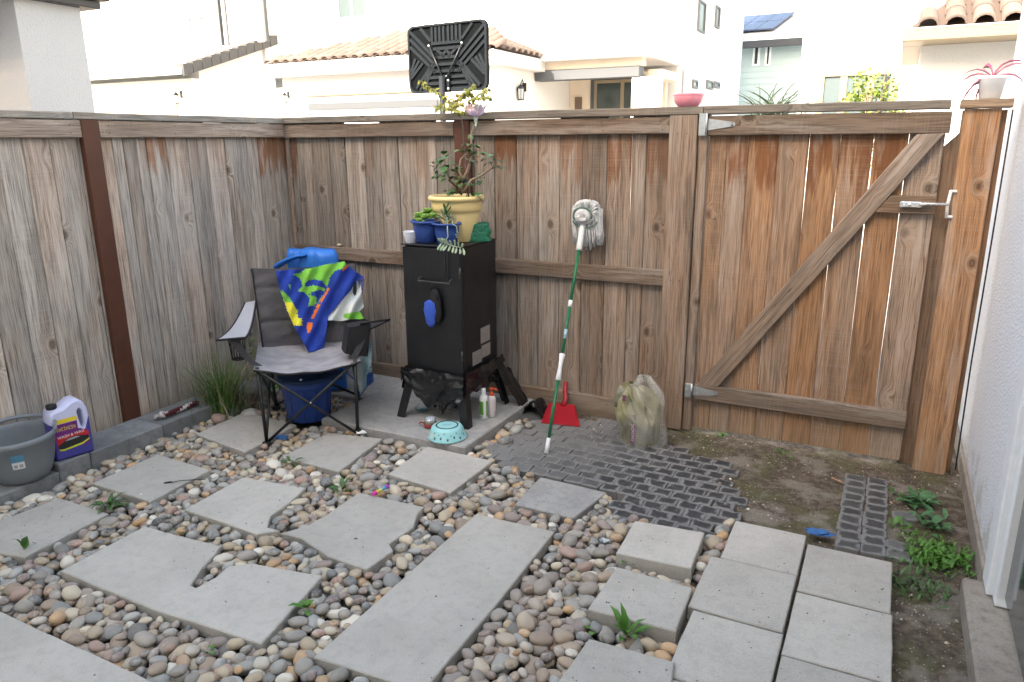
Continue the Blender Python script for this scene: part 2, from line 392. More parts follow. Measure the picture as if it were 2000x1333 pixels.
# regions of the yard, metres
COB = [(2.02, -.80), (2.10, -.47), (2.17, -.13), (2.75, -.10), (2.96, -.30), (3.27, -.42), (3.38, -.62), (3.45, -.86), (3.42, -1.06), (3.36, -1.27), (3.18, -1.23), (2.90, -1.20), (2.86, -1.02), (2.46, -1.00), (2.20, -.98)]
def hz(x, y):          # soil height
    n = noise.noise(Vector((x*1.7, y*1.7, 0)))*.012+noise.noise(Vector((x*7, y*7, 3)))*.005
    t = max(0, min(1, (x-3.30)/.14)); u = max(0, min(1, (y+1.0)/.1))
    k = max(t, u if x > 1.98 else 0)
    return -.035*(1-k)+k*(-.004)+n*k
mb = MB()
mb.grid(lambda u, v: (lambda x, y: Vector((x, y, hz(x, y))))(.02+u*4.40, -3.8+v*4.9), 150, 160)
YARD = struct(mb.build('soil', SOIL, origin=(2, -1.5, 0)))

PAV = []            # (polygon, top z, bottom z)
def pv(pts, z=.03, th=.05): PAV.append(([tuple(G(x, y, z)[:2]) for x, y in pts], z, z-th))
pv([(383, 848), (480, 804), (578, 830), (478, 883)]); pv([(550, 893), (640, 845), (747, 857), (662, 921)])
pv([(757, 926), (835, 872), (963, 900), (880, 963)]); pv([(180, 944), (308, 887), (410, 918), (292, 980)])
pv([(360, 995), (475, 932), (597, 953), (560, 985), (528, 1008), (522, 1030), (546, 1036), (500, 1043), (430, 1018)])
pv([(550, 1041), (600, 1027), (640, 1004), (700, 962), (828, 990), (816, 1003), (808, 1030), (760, 1062), (768, 1076), (716, 1112), (640, 1086), (590, 1052)])
pv([(-70, 1044), (117, 972), (212, 1003), (48, 1088), (-60, 1070)])
pv([(118, 1115), (282, 1028), (350, 1046), (430, 1066), (420, 1082), (392, 1112), (372, 1143), (384, 1148), (420, 1128), (445, 1106), (490, 1100), (630, 1124), (572, 1190), (510, 1257), (300, 1190)])
pv([(612, 1283), (930, 1003), (1083, 1038), (972, 1178), (826, 1350)])
pv([(1005, 985), (1055, 932), (1185, 962), (1120, 1012)], .025)
pv([(1203, 1080), (1240, 1017), (1376, 1040), (1350, 1110)], .062, .07)
pv([(1148, 1190), (1205, 1107), (1353, 1148), (1320, 1233)], .062, .07)
pv([(1080, 1345), (1150, 1247), (1318, 1292), (1300, 1400)], .062, .07)
PAV.append(([(.70, -2.90), (2.04, -2.90), (2.05, -3.45), (.70, -3.45)], .03, -.02))
def jit(P, a=.004): return [(x+rnd.uniform(-a, a), y+rnd.uniform(-a, a)) for x, y in P]
def rc(x0, y0, x1, y1): return [(x0, y0), (x1, y0), (x1, y1), (x0, y1)]
for P, z in ((rc(3.455, -1.405, 3.745, -1.075), .045), (rc(3.42, -1.79, 3.745, -1.415), .047), (rc(3.755, -1.50, 4.07, -1.13), .038), (rc(3.755, -1.895, 4.08, -1.51), .038),
             (rc(3.44, -2.17, 3.745, -1.80), .045), (rc(3.755, -2.28, 4.09, -1.905), .038), (rc(3.45, -2.56, 3.745, -2.18), .045), (rc(3.755, -2.66, 4.10, -2.29), .037),
             (rc(3.46, -2.95, 3.74, -2.57), .045)):
    PAV.append((jit(P, .003), z, z-.06))
for i, (P, z1, z0) in enumerate(PAV):
    mb = MB()
    Q = []
    for k in range(len(P)):           # slightly uneven cast edges
        a, b = Vector(P[k]), Vector(P[(k+1) % len(P)]); n = max(1, int((b-a).length/.06))
        d = (b-a).normalized(); nn = Vector((-d.y, d.x))
        for j in range(n):
            q = a+(b-a)*j/n
            Q.append(q+(nn*rnd.uniform(-.0015, .0015) if j else Vector((0, 0))))
    mb.prism(Q, z0, z1, cham=.004)
    adopt(mb.build('paver', CONC if i != 9 else SLABC), YARD)
# the two big slabs under the smoker and bin
SLABS = [rc(.98, -.93, 1.985, -.20), rc(.30, -.50, .965, -.03), rc(.98, -.185, 1.975, -.035)]
for P, z in zip(SLABS, (.06, .045, .05)):
    mb = MB(); mb.prism(jit(P, .004), z-.09, z, cham=.006); adopt(mb.build('slab', SLABC), YARD)
ALLP = [p[0] for p in PAV]+SLABS
# kerb blocks along the left fence
KERB = thing('kerb', 'k', 'k', (.15, -1.4, 0)); del KERB['label']; del KERB['category']; KERB['kind'] = 'structure'
for y0, y1, z in ((-3.1, -2.602, .06), (-2.60, -2.102, .06), (-2.10, -1.932, .10), (-1.93, -1.492, .10), (-1.49, -1.062, .10), (-1.06, -.622, .08), (-.62, -.16, .075)):
    mb = MB(); mb.cbox((.045, y0, -.06), (.285+rnd.uniform(-.006, .006), y1, z), .006); adopt(mb.build('kerb_block', KERBC), KERB)
# ---- cobbles
COBM = NT('charcoal_cobble')
def _cob(t):
    oi = t.oi(); P0 = t.obj(); P = t.vadd(P0, t.scale(t.n('CombineXYZ', {0: oi.outputs['Random'], 1: oi.outputs['Random'], 2: 0.}), (13, 29, 1)))
    a = t.noise(P, 26, 4, .6); b = t.noise(P, 160, 3, .6); oc = t.n('SeparateColor', {0: oi.outputs['Color']})
    s = t.n('SeparateXYZ', {0: P0}); ex = t.math('ABSOLUTE', s.outputs[0]); ey = t.math('ABSOLUTE', s.outputs[1])
    e = t.math('MAXIMUM', t.mul(ex, 1/.047), t.mul(ey, 1/.037))
    em = t.ss(t.add(e, t.mul(t.math('SUBTRACT', a, .5), 1.1)), .62, .86)
    dust = t.math('MAXIMUM', em, oc.outputs[0])
    col = t.mix(dust, t.mix(b, (.022, .024, .027), (.060, .062, .066)), t.mix(b, (.13, .135, .135), (.25, .25, .245)))
    t.base(col); t.rough(t.math('MULTIPLY_ADD', dust, .3, .5)); t.bump(t.add(a, t.mul(b, .5)), .6, .004)
_cob(COBM); COBM = COBM.m
cobvar = []
for k in range(9):
    m_ = MB(); hx, hy, h = .0475*rnd.uniform(.95, 1.03), .0378*rnd.uniform(.94, 1.03), .045; rg = []
    J = lambda a: rnd.uniform(-a, a)
    jj = [(J(.003), J(.003)) for _ in range(8)]; base8 = [(-1, -.8), (-.84, -1), (.84, -1), (1, -.8), (1, .8), (.84, 1), (-.84, 1), (-1, .8)]
    for (sc, z) in ((1, -h), (1, -.004), (.93, 0)):
        rg.append(m_.addv([((bx*hx+jx)*sc, (by*hy+jy)*sc, z+(J(.0015) if z == 0 else 0)) for (bx, by), (jx, jy) in zip(base8, jj)]))
    for i in range(2):
        for j in range(8): m_.face([rg[i]+j, rg[i]+(j+1) % 8, rg[i+1]+(j+1) % 8, rg[i+1]+j])
    c0 = m_.addv([(0, 0, .0015)])
    for j in range(8): m_.face([rg[2]+j, rg[2]+(j+1) % 8, c0])
    o = m_.build('cobble', COBM, origin=(0, 0, 0)); cobvar.append(o.data); bpy.data.objects.remove(o)
def cobble(x, y, z, rz, dust, s=1.):
    o = bpy.data.objects.new('cobble', rnd.choice(cobvar)); COL.objects.link(o)
    o.matrix_basis = Matrix.Translation((x, y, z)) @ Matrix.Rotation(rz, 4, 'Z') @ Matrix.Rotation(rnd.uniform(-.05, .05), 4, 'X') @ Matrix.Rotation(rnd.uniform(-.05, .05), 4, 'Y') @ Matrix.Diagonal((s, s, 1, 1))
    adopt(o, YARD); o.color = (dust, 0, 0, 1)
row = 0; y = -1.27
while y < -.05:
    x = 1.95+(row % 2)*.049
    while x < 3.5:
        xx = x+rnd.uniform(-.002, .002); yy = y+.02*math.sin(xx*3+row*.2)+rnd.uniform(-.002, .002)
        if inpoly(xx, yy, COB) and all(not inpoly(xx, yy, P) and pdist(xx, yy, P) > .045 for P in ALLP):
            d = max(0, min(1, (2.72-xx)*1.5+.22+(yy+.75)*.6+rnd.uniform(-.15, .2)))
            cobble(xx, yy, .017+noise.noise(Vector((xx*3, yy*3, 0)))*.008, rnd.uniform(-.03, .03), d*.95)
        x += .0975
    y += .078; row += 1
for i in range(10):
    for j in (0, 1):
        cobble(3.905+j*.098+rnd.uniform(-.003, .003), -.30-i*.079, .012, rnd.uniform(-.03, .03), rnd.uniform(0, .2))
for x, y in ((4.09, -.92), (4.12, -.62), (4.10, -1.0)): cobble(x, y, .008, rnd.uniform(-.2, .2), .5)
# ---- pebbles
def peb_mat(name, attr):
    t = NT(name)
    if attr: ca = t.n('Attribute', attribute_name='tint').outputs['Color']; P = t.obj()
    else: oi = t.oi(); ca = oi.outputs['Color']; P = t.vadd(t.obj(), t.scale(t.n('CombineXYZ', {0: oi.outputs['Random'], 1: oi.outputs['Random'], 2: oi.outputs['Random']}), (71, 37, 53)))
    a = t.noise(P, 32, 5, .65); b = t.noise(P, 260, 3, .6); vn = t.noise(P, 11, 2, .5)
    col = t.mix(t.ss(a, .38, .66), ca, t.mix(.55, ca, (.46, .42, .36)))
    col = t.mix(t.mul(t.ss(b, .52, .66), .35), col, t.mix(.6, ca, (.05, .045, .04)))
    col = t.mix(t.mul(t.ss(t.math('ABSOLUTE', t.math('SUBTRACT', vn, .5)), .02, .004), .35), col, (.55, .52, .47))
    t.base(col); t.rough(.62); t.b.inputs['Specular IOR Level'].default_value = .38; t.bump(t.add(a, t.mul(b, .5)), .25, .002); return t.m
PEBO = peb_mat('pebble_stone', False); PEBA = peb_mat('pebble_stone_heap', True)
PAL = [((.235, .225, .205), 24), ((.165, .18, .185), 15), ((.37, .30, .205), 17), ((.45, .275, .13), 7), ((.60, .575, .50), 9), ((.225, .175, .165), 12), ((.085, .088, .09), 5), ((.255, .19, .13), 9), ((.50, .44, .33), 9), ((.30, .31, .30), 12), ((.33, .21, .17), 4)]
def pcol(brown=0.):
    r = rnd.uniform(0, sum(w_ for _, w_ in PAL))
    for c, w_ in PAL:
        r -= w_
        if r <= 0: break
    k = rnd.uniform(.85, 1.32); c = tuple(x*k for x in c)
    if brown: c = tuple(a*(1-brown)+b*brown for a, b in zip(c, (.28, .20, .155)))
    return c
def ico(sub):
    bm = bmesh.new(); bmesh.ops.create_icosphere(bm, subdivisions=sub, radius=1); V = [v.co.copy() for v in bm.verts]; F = [[v.index for v in f.verts] for f in bm.faces]; bm.free(); return V, F
I2, I3 = ico(2), ico(3)
def pshape(I, seed):
    o = Vector((seed*3.7, seed*1.3, 0)); out = []
    for v in I[0]:
        d = 1+.16*noise.noise(v*1.1+o)+.06*noise.noise(v*2.4+o)
        p = v*d; p = Vector((math.copysign(abs(p.x)**.92, p.x), math.copysign(abs(p.y)**.92, p.y), p.z)); out.append(p)
    return out
pmesh = []
for k in range(14):
    m_ = MB(); m_.addv(pshape(I3, k)); [m_.face(f, 0, True) for f in I3[1]]
    o = m_.build('pebble', PEBO, origin=(0, 0, 0)); pmesh.append(o.data); bpy.data.objects.remove(o)
pshapes2 = [pshape(I2, k+50) for k in range(16)]
def bed(x, y):
    if x < .30 or x > 3.46 or y < -3.35 or y > -.28: return False
    if inpoly(x, y, COB): return False
    if x > 2.0 and y > -.78 and not (x < 2.12 and y < -.2): return False
    if x > 3.36 and y > -1.02: return False
    if x < .95 and y > -.52: return False
    return True
cell = {}; PEB = []
def ok(x, y, r, layer, f):
    cx, cy = int(x//.09), int(y//.09)
    for i in range(cx-1, cx+2):
        for j in range(cy-1, cy+2):
            for (a, b, q, L) in cell.get((i, j), ()):
                if L == layer and (a-x)**2+(b-y)**2 < ((q+r)*f)**2: return False
    return True
ALLB = [(P, min(p[0] for p in P), max(p[0] for p in P), min(p[1] for p in P), max(p[1] for p in P)) for P in ALLP]
def clear(x, y, r, f=.86):
    for P, x0, x1, y0, y1 in ALLB:
        if x0-r < x < x1+r and y0-r < y < y1+r:
            if inpoly(x, y, P) or pdist(x, y, P) < r*f: return False
    return True
OBST = [(.86, -.92, .12), (.20, -2.22, .13)]
for layer, tries, zc, f in ((0, 26000, -.020, .80), (1, 24000, .004, .90)):
    for k in range(tries):
        big = 1-k/tries
        r = (.016+.024*big**1.3*rnd.uniform(.6, 1.)) if layer == 0 else rnd.choice((.017, .020, .023, .027, .031))*rnd.uniform(.9, 1.15)
        x, y = rnd.uniform(.28, 3.5), rnd.uniform(-3.3, -.3)
        if not bed(x, y) or not clear(x, y, r) or not ok(x, y, r, layer, f): continue
        if any(math.hypot(x-a, y-b) < q+r for a, b, q in OBST): continue
        a = r*rnd.uniform(1.02, 1.38); b = r*rnd.uniform(.82, 1.); c = r*rnd.uniform(.55, .80)
        br = .65 if (2.72 < x < 3.12 and y < -1.75 and noise.noise(Vector((x*5, y*5, 1))) > -.2) or (1.15 < x < 2.0 and -2.9 < y < -2.62 and rnd.random() < .6) else 0
        PEB.append((x, y, zc+c*.55+rnd.uniform(-.003, .004)+(.006 if x > 2.9 else 0), a, b, c, rnd.uniform(0, 6.28), rnd.uniform(-.3, .3), rnd.uniform(-.3, .3), pcol(br*rnd.uniform(.5, 1))))
        cell.setdefault((int(x//.09), int(y//.09)), []).append((x, y, r, layer))
# loose ones outside the bed
for x, y, s in ((2.05, -.60, .035), (2.08, -.50, .04), (2.12, -.40, .035), (2.10, -.68, .04), (2.32, -1.0, .03), (3.42, -1.36, .03), (3.40, -1.27, .035), (3.40, -1.42, .03),
                (.34, -1.04, .05), (.47, -1.0, .055), (.36, -1.15, .055), (.52, -.95, .04), (.44, -.82, .045), (.60, -.62, .05), (.40, -.66, .05)):
    PEB.append((x, y, .012+s*.3, s*1.15, s*.85, s*.65, rnd.uniform(0, 6.28), .1, .1, pcol()))
def pM(p): return Matrix.Translation(p[:3]) @ Matrix.Rotation(p[6], 4, 'Z') @ Matrix.Rotation(p[7], 4, 'X') @ Matrix.Rotation(p[8], 4, 'Y') @ Matrix.Diagonal((p[3], p[4], p[5], 1))
def seen(p):
    d = Vector(p[:3])-CAM; z = d.dot(_f); x = FPX*d.dot(_r)/z; y = -FPX*d.dot(_u)/z
    return (p[3]/z if abs(x) < 1010 and abs(y) < 680 else 0)*(1 if p[2] > -.006 else .75)
PEB.sort(key=seen, reverse=True)
for p in PEB[:300]:
    o = bpy.data.objects.new('pebble', rnd.choice(pmesh)); COL.objects.link(o); o.matrix_basis = pM(p); adopt(o, YARD); o.color = (*p[9], 1)
mb = MB(); mb.col = []
for p in PEB[300:]:
    k = mb.addv([pM(p) @ v for v in rnd.choice(pshapes2)])
    for f in I2[1]: mb.face([k+i for i in f], 0, True); mb.col.append(p[9])
adopt(stuff(mb.build('pebbles', PEBA, recalc=False)), YARD)
print('pebbles', len(PEB))
# ---- gravel crumbs and litter on the bare soil
GRAV = peb_mat('gravel_grit', True); mb = MB(); mb.col = []
for k in range(5200):
    x, y = rnd.uniform(2.0, 4.38), rnd.uniform(-2.6, .2)
    if k % 5 == 0: x, y = rnd.uniform(.3, 3.4), rnd.uniform(-3.2, -.1)
    elif x < 3.3 and y < -.35: continue
    if noise.noise(Vector((x*3.1, y*3.1, 5))) < rnd.uniform(-.35, .45): continue
    if not clear(x, y, .004): continue
    s = rnd.choice((.002, .003, .003, .004, .006, .009 if rnd.random() < .3 else .004)); z = hz(x, y)+s*.3
    if inpoly(x, y, COB): z = .0165
    v = [Vector(q)*s for q in ((1, 0, 0), (-1, .2, 0), (0, 1, .1), (.1, -1, 0), (0, 0, .8), (0, 0, -.8))]; M = Matrix.Rotation(rnd.uniform(0, 6), 3, 'Z')
    k0 = mb.addv([Vector((x, y, z))+M @ q for q in v]); c = pcol()
    for f in ((0, 2, 4), (2, 1, 4), (1, 3, 4), (3, 0, 4), (2, 0, 5), (1, 2, 5), (3, 1, 5), (0, 3, 5)): mb.face([k0+i for i in f]); mb.col.append(c)
for k in range(520):      # grit and crumbs lying on the pavers
    P, z1_, z0_ = rnd.choice(PAV); cx_ = sum(p[0] for p in P)/len(P); cy_ = sum(p[1] for p in P)/len(P); q = rnd.choice(P); u_ = rnd.random()**.5
    x = cx_+(q[0]-cx_)*u_+rnd.gauss(0, .05); y = cy_+(q[1]-cy_)*u_+rnd.gauss(0, .05)
    if not inpoly(x, y, P) or pdist(x, y, P) < .006: continue
    s = rnd.choice((.0015, .002, .002, .003, .004)); M = Matrix.Rotation(rnd.uniform(0, 6), 3, 'Z'); c = pcol(); c = tuple(a_*.5 for a_ in c)
    k0 = mb.addv([Vector((x, y, z1_+s*.4))+M @ (Vector(q_)*s) for q_ in ((1, 0, 0), (-1, .2, 0), (0, 1, .1), (.1, -1, 0), (0, 0, .8), (0, 0, -.8))])
    for f in ((0, 2, 4), (2, 1, 4), (1, 3, 4), (3, 0, 4)): mb.face([k0+i for i in f]); mb.col.append(c)
adopt(stuff(mb.build('gravel', GRAV)), YARD)
mb = MB()
for k in range(420):
    zone = rnd.random()
    if zone < .55: x, y = rnd.uniform(2.9, 4.2), -.05-abs(rnd.gauss(0, .09))
    elif zone < .8: x, y = rnd.uniform(.3, 1.9), -.04-abs(rnd.gauss(0, .07))
    else: x, y = rnd.uniform(.4, 4.2), rnd.uniform(-2.5, -.1)
    z = max(hz(x, y), .062 if any(inpoly(x, y, P) for P in SLABS[:1]+SLABS[2:]) else (.034 if any(inpoly(x, y, P) for P in ALLP) else hz(x, y)))+.003
    if zone >= .8 and inpoly(x, y, COB): z = .02
    a = rnd.uniform(0, 6.28); mb.leaf((x, y, z), (math.cos(a), math.sin(a), rnd.uniform(-.05, .2)), (0, 0, 1), rnd.uniform(.006, .02), rnd.uniform(.002, .006))
adopt(stuff(mb.build('leaf_litter', plain('dry_leaf_litter', (.11, .070, .042), .9, .4, 60))), YARD)

# ================================================================== FENCES
def wc(warm, st, b): return (max(0, min(1, warm)), st, b)
LF = tag(thing('wooden_fence', '', '', (0, -1.6, 0)), 'weathered grey cedar fence running along the left side behind the kerb', 'fence')

ys = [.02]+[PX(x, 281, 0).y for x in ( 533, 503, 481, 439, 402, 366, 324, 285, 265, 240, 219)]
ys += [-1.43, -1.545, PX(96, 281, 0).y, PX(44, 281, 0).y]
while ys[-1] > -3.3: ys.append(ys[-1]-rnd.uniform(.13, .145))
for a, b in zip(ys, ys[1:]):
    wd = a-b; st = rnd.uniform(.8, 1.) if rnd.random() < .36 else rnd.uniform(0, .35)
    plank('plank', (rnd.uniform(-.003, .003), (a+b)/2, .0), (0, 1, 0), (0, 0, 1), wd-.0032, .017, rnd.choice((1.786, 1.7962, 1.7962, 1.7960)), WOOD, LF, wc(rnd.uniform(-.15, .22), st, rnd.choice((.82, .98, 1.12, 1.25, 1.4))))
for y0, y1 in ((-1.435, -.04), (-3.3, -1.54)):
    plank('rail', (.038, y0, 1.748), (0, 0, -1), (0, 1, 0), .088, .037, y1-y0, RAILW, LF, wc(.18, .1, 1.15), jit=.001)
for y0, y1 in ((-1.575, .10), (-3.3, -1.58)):
    plank('cap_board', (.046, y0, 1.815), (0, 0, -1), (0, 1, 0), .037, .12, y1-y0, CAPW, LF, wc(.08, .0, .80), jit=.001)
STEELP = plain('brown_painted_steel', (.095, .034, .017), .62, .22, 14, .12)
mb = MB(); mb.cbox((.006, -1.54, .0), (.045, -1.44, 1.795), .004); adopt(mb.build('post', STEELP), LF)
BF = tag(thing('wooden_fence', '', '', (1.5, 0, 0)), 'weathered brown cedar fence along the back, between left corner and gate', 'fence')
xs = [-.03, .10]+[PY(x, 275, 0).x for x in (607, 642, 673, 710, 741, 776, 813, 851)]+[1.425, 1.545]+[PY(x, 275, 0).x for x in (965, 1008, 1051, 1094, 1139, 1187, 1234, 1264, 1310)]
for a, b in zip(xs, xs[1:]):
    wm_ = max(0, (a-.9)/1.9)**1.2
    st = rnd.uniform(.75, 1) if rnd.random() < .30+.3*wm_ else rnd.uniform(.0, .35)
    plank('plank', ((a+b)/2, rnd.uniform(-.003, .003), .12), (1, 0, 0), (0, 0, 1), b-a-.0032, .017, rnd.choice((1.666, 1.6762, 1.6762)), WOOD, BF, wc(-.06+.40*wm_+rnd.uniform(-.08, .14), st, rnd.choice((.24, .34, .44, .52, .64))))
for x0, x1 in ((.02, 1.425), (1.545, 2.79)):
    plank('rail', (x0, -.038, 1.745), (0, 0, -1), (1, 0, 0), .088, .037, x1-x0, RAILW, BF, wc(.34, .1, .34), jit=.001)
plank('rail', (.04, -.038, .905), (0, 0, -1), (1, 0, 0), .09, .037, 2.755, RAILW, BF, wc(.45, 0, .36), jit=.0015)
plank('kick_board', (.0, -.030, .055), (0, 0, -1), (1, 0, 0), .15, .029, 2.79, RAILW, BF, wc(.5, 0, .44), jit=.0015)
plank('cap_board', (.0, -.05, 1.818), (0, 0, -1), (1, 0, 0), .042, .10, 2.97, CAPW, BF, wc(.16, 0, .40), jit=.001)
plank('batten', (.032, -.02, .10), (1, 0, 0), (0, 0, 1), .035, .019, 1.68, WOOD, BF, wc(.35, 0, .55))
mb = MB(); mb.cbox((1.43, -.042, .05), (1.54, -.006, 1.795), .004); adopt(mb.build('post', plain('dark_brown_painted_steel', (.085, .030, .017), .62, .22, 14, .12)), BF)
plank('gate_post', (2.868, -.048, 0.01), (1, 0, 0), (0, 0, 1), .15, .09, 1.785, WOOD, BF, wc(.40, .0, .40), seg=6)
plank('gate_post', (2.972, -.028, 0.01), (1, 0, 0), (0, 0, 1), .05, .07, 1.785, WOOD, BF, wc(.45, .0, .36), seg=6)
def nails(par, pts, nrm):
    mb = MB()
    for p in pts:
        n_ = Vector(nrm); a = n_.orthogonal().normalized(); b = n_.cross(a); k = mb.addv([Vector(p)+n_*.0012]+[Vector(p)+n_*.0004+(a*math.cos(q)+b*math.sin(q))*.0034 for q in [i*math.pi/3 for i in range(6)]])
        for i in range(6): mb.face([k, k+1+i, k+1+(i+1) % 6])
    adopt(stuff(mb.build('nail_heads', plain('rusty_nail', (.035, .022, .016), .8))), par)
for x in [.02+i*.2 for i in range(14)]:      # unseen boards added to block light through the joints, a few left open
    if any(abs(x+.1-q) < .07 for q in (2.57, 2.28)): continue
    plank('joint_light_block', (x+.1, .022, .12), (1, 0, 0), (0, 0, 1), .198, .015, 1.668, WOOD, BF, wc(.3, 0, .3), seg=1)
for i in range(17): plank('joint_light_block', (-.022, .05-.1-i*.2, .0), (0, 1, 0), (0, 0, 1), .198, .015, 1.788, WOOD, LF, wc(.1, 0, .4), seg=1)  # same added boards behind the left fence, blocking light in its joints
nails(BF, [(x+dx, -.038, z+dz) for x in (.07, .5, .95, 1.38, 1.60, 2.0, 2.4, 2.74) for z in (1.745, .905) for dx, dz in ((0, .02), (.012, -.022)) if not (z < 1 and 1.4 < x < 1.7)]+[(2.84+dx, -.048, z) for dx in (0, .05) for z in (.15, .9, 1.7)], (0, -1, 0))
nails(LF, [(.038, y, 1.748+dz) for y in (-.1, -.5, -.95, -1.38, -1.60, -2.0, -2.4) for dz in (.02, -.022)], (1, 0, 0))
# gate
GT = tag(thing('wooden_gate', '', '', (3.55, 0, 0)), 'closed reddish brown wooden gate with a diagonal brace and silver hinges', 'gate')
gx = [3.0]+[PY(x, 265, 0).x for x in (1421, 1464, 1521, 1582, 1643, 1708, 1776)]+[4.10]
wl = [.70, .42, .80, .60, 1., .75, 1., .30]; sl_ = [.3, 1., 1, .2, 1., 1., 1, .0]; gb = [.50, .52, .52, .50, .42, .47, .42, .64]
gl = [.001, .0016, .001, .0022, .0016, .0027, .0024, .001]
for i, (a, b) in enumerate(zip(gx, gx[1:])):
    plank('plank', ((a+b)/2-gl[i]/2+.001, rnd.uniform(-.002, .002), .025+rnd.uniform(-.004, .004)), (1, 0, 0), (0, 0, 1), b-a-gl[i], .017, 1.765+rnd.uniform(-.006, .004), WOOD, GT, wc(wl[i], sl_[i], gb[i]), seg=6, jit=.0015)
plank('rail', (3.0, -.038, 1.738), (0, 0, -1), (1, 0, 0), .100, .037, 1.115, RAILW, GT, wc(.5, 0, .36), jit=.001)
plank('rail', (3.01, -.038, .255), (0, 0, -1), (1, 0, 0), .092, .037, 1.09, RAILW, GT, wc(.42, 0, .46), jit=.001)
bw = .096; bl = 1.385/.823
plank('brace', (3.083, -.038, .303), (.823, 0, -.568), (.568, 0, .823), bw, .037, bl, RAILW, GT, wc(.35, 0, .80), cut=(.69*bw, .69*bw), seg=6)
plank('latch_block', (3.872, -.036, 1.355), (0, 0, -1), (1, 0, 0), .085, .035, .225, RAILW, GT, wc(.85, 0, .46), cut=(-.058, 0), seg=2)
GC = plank('cap_board', (2.975, -.05, 1.818), (0, 0, -1), (1, 0, 0), .042, .10, 1.13, CAPW, GT, wc(.16, 0, .40), jit=.001)
GALV = plain('galvanised_steel', (.52, .56, .58), .38, .25, 40, .1, metal=.75)
def hinge(x, z, s=1.):
    mb = MB(); mb.cbox((x-.040, -.056, z-.045*s), (x-.004, -.049, z+.045*s), .001); h = adopt(mb.build('hinge', GALV), GT)
    mb = MB(); mb.tube([(x, -.056, z-.046*s), (x, -.056, z+.046*s)], .006, 8); adopt(mb.build('hinge_pin', GALV), h)
    mb = MB(); k = mb.addv([(x+.004, y, zz) for y in (-.0425, -.0385) for zz in (z-.030, z+.030)]+[(x+.135, y, zz) for y in (-.0425, -.0385) for zz in (z-.011, z+.011)])
    for f in ((0, 1, 5, 4), (2, 3, 7, 6), (1, 3, 7, 5), (0, 2, 6, 4), (0, 1, 3, 2)): mb.face([k+i for i in f])
    mb.tube([(x+.135, -.0425, z), (x+.135, -.0385, z)], .0115, 12, smooth=False); adopt(mb.build('hinge_strap', GALV), h)
    for dx, dz in ((-.022, .032), (-.022, -.032), (-.028, .008), (.03, .014), (.03, -.014), (.075, 0), (.13, 0)):
        yy = -.056 if dx < 0 else -.0425
        mb = MB(); mb.lathe([(.0, .003), (.003, .0025), (.0048, 0)], 8, M=Matrix.Translation((x+dx, yy, z+dz)) @ Matrix.Rotation(R(90), 4, 'X')); adopt(mb.build('screw', GALV), h)
hinge(2.992, 1.745, 1.25); hinge(2.996, .262, .95)
# latch: bar on the gate and a chipped striker rod at the post
CHROME = plain('zinc_latch', (.75, .78, .80), .25, .15, 30, metal=.7); PAINTW = plain('paint_spattered_metal', (.80, .80, .78), .5, .25, 90, .3)
mb = MB(); mb.cbox((3.945, -.060, 1.345), (4.04, -.037, 1.373), .004)
mb.tube([(4.03, -.052, 1.360), (4.06, -.056, 1.364), (4.155, -.060, 1.366)], [.012, .007, .006], 8); LA = adopt(mb.build('latch', CHROME), GT)
mb = MB(); mb.lathe([(0, .004), (.008, .003), (.010, 0)], 10, M=Matrix.Translation((3.99, -.060, 1.359)) @ Matrix.Rotation(R(90), 4, 'X')); adopt(mb.build('bolt', CHROME), LA)
JB = tag(thing('gate_post', '', '', (4.23, .03, 0)), 'tall orange brown wooden post at the latch side of the gate, by the house wall', 'post')
plank('post_board', (4.235, -.045, .0), (1, 0, 0), (0, 0, 1), .145, .04, 1.795, WOOD, JB, wc(1.0, .1, .60), seg=6)
plank('post_board', (4.19, -.003, .0), (1, 0, 0), (0, 0, 1), .06, .09, 1.79, WOOD, JB, wc(.8, 0, .22), seg=5)
plank('post_board', (4.322, .012, .0), (1, 0, 0), (0, 0, 1), .026, .05, 1.79, WOOD, JB, wc(.85, 0, .32), seg=5)
plank('stop_board', (4.130, .032, .0), (1, 0, 0), (0, 0, 1), .085, .02, 1.66, WOOD, JB, wc(.55, 0, .20), cut=(0, .09), seg=5)
plank('cap_board', (4.145, -.07, 1.817), (0, 0, -1), (1, 0, 0), .038, .14, .20, CAPW, JB, wc(1., .0, .75), seg=2)
mb = MB(); mb.tube([(4.150, -.05, 1.30), (4.147, -.052, 1.36), (4.153, -.05, 1.43)], .0075, 8); mb.tube([(4.151, -.05, 1.425), (4.178, -.052, 1.425)], .007, 8); mb.tube([(4.150, -.05, 1.308), (4.175, -.052, 1.305)], .007, 8)
adopt(mb.build('latch_striker', PAINTW), JB)
mb = MB(); mb.tube([(4.352, .0, 1.79), (4.353, .01, 1.2), (4.349, .0, .6), (4.355, .0, .02)], .004, 6)
tag(mb.build('cable', plain('black_cable', (.02, .02, .022), .5)), 'thin black cable running down between the tall post and the house wall', 'cable')
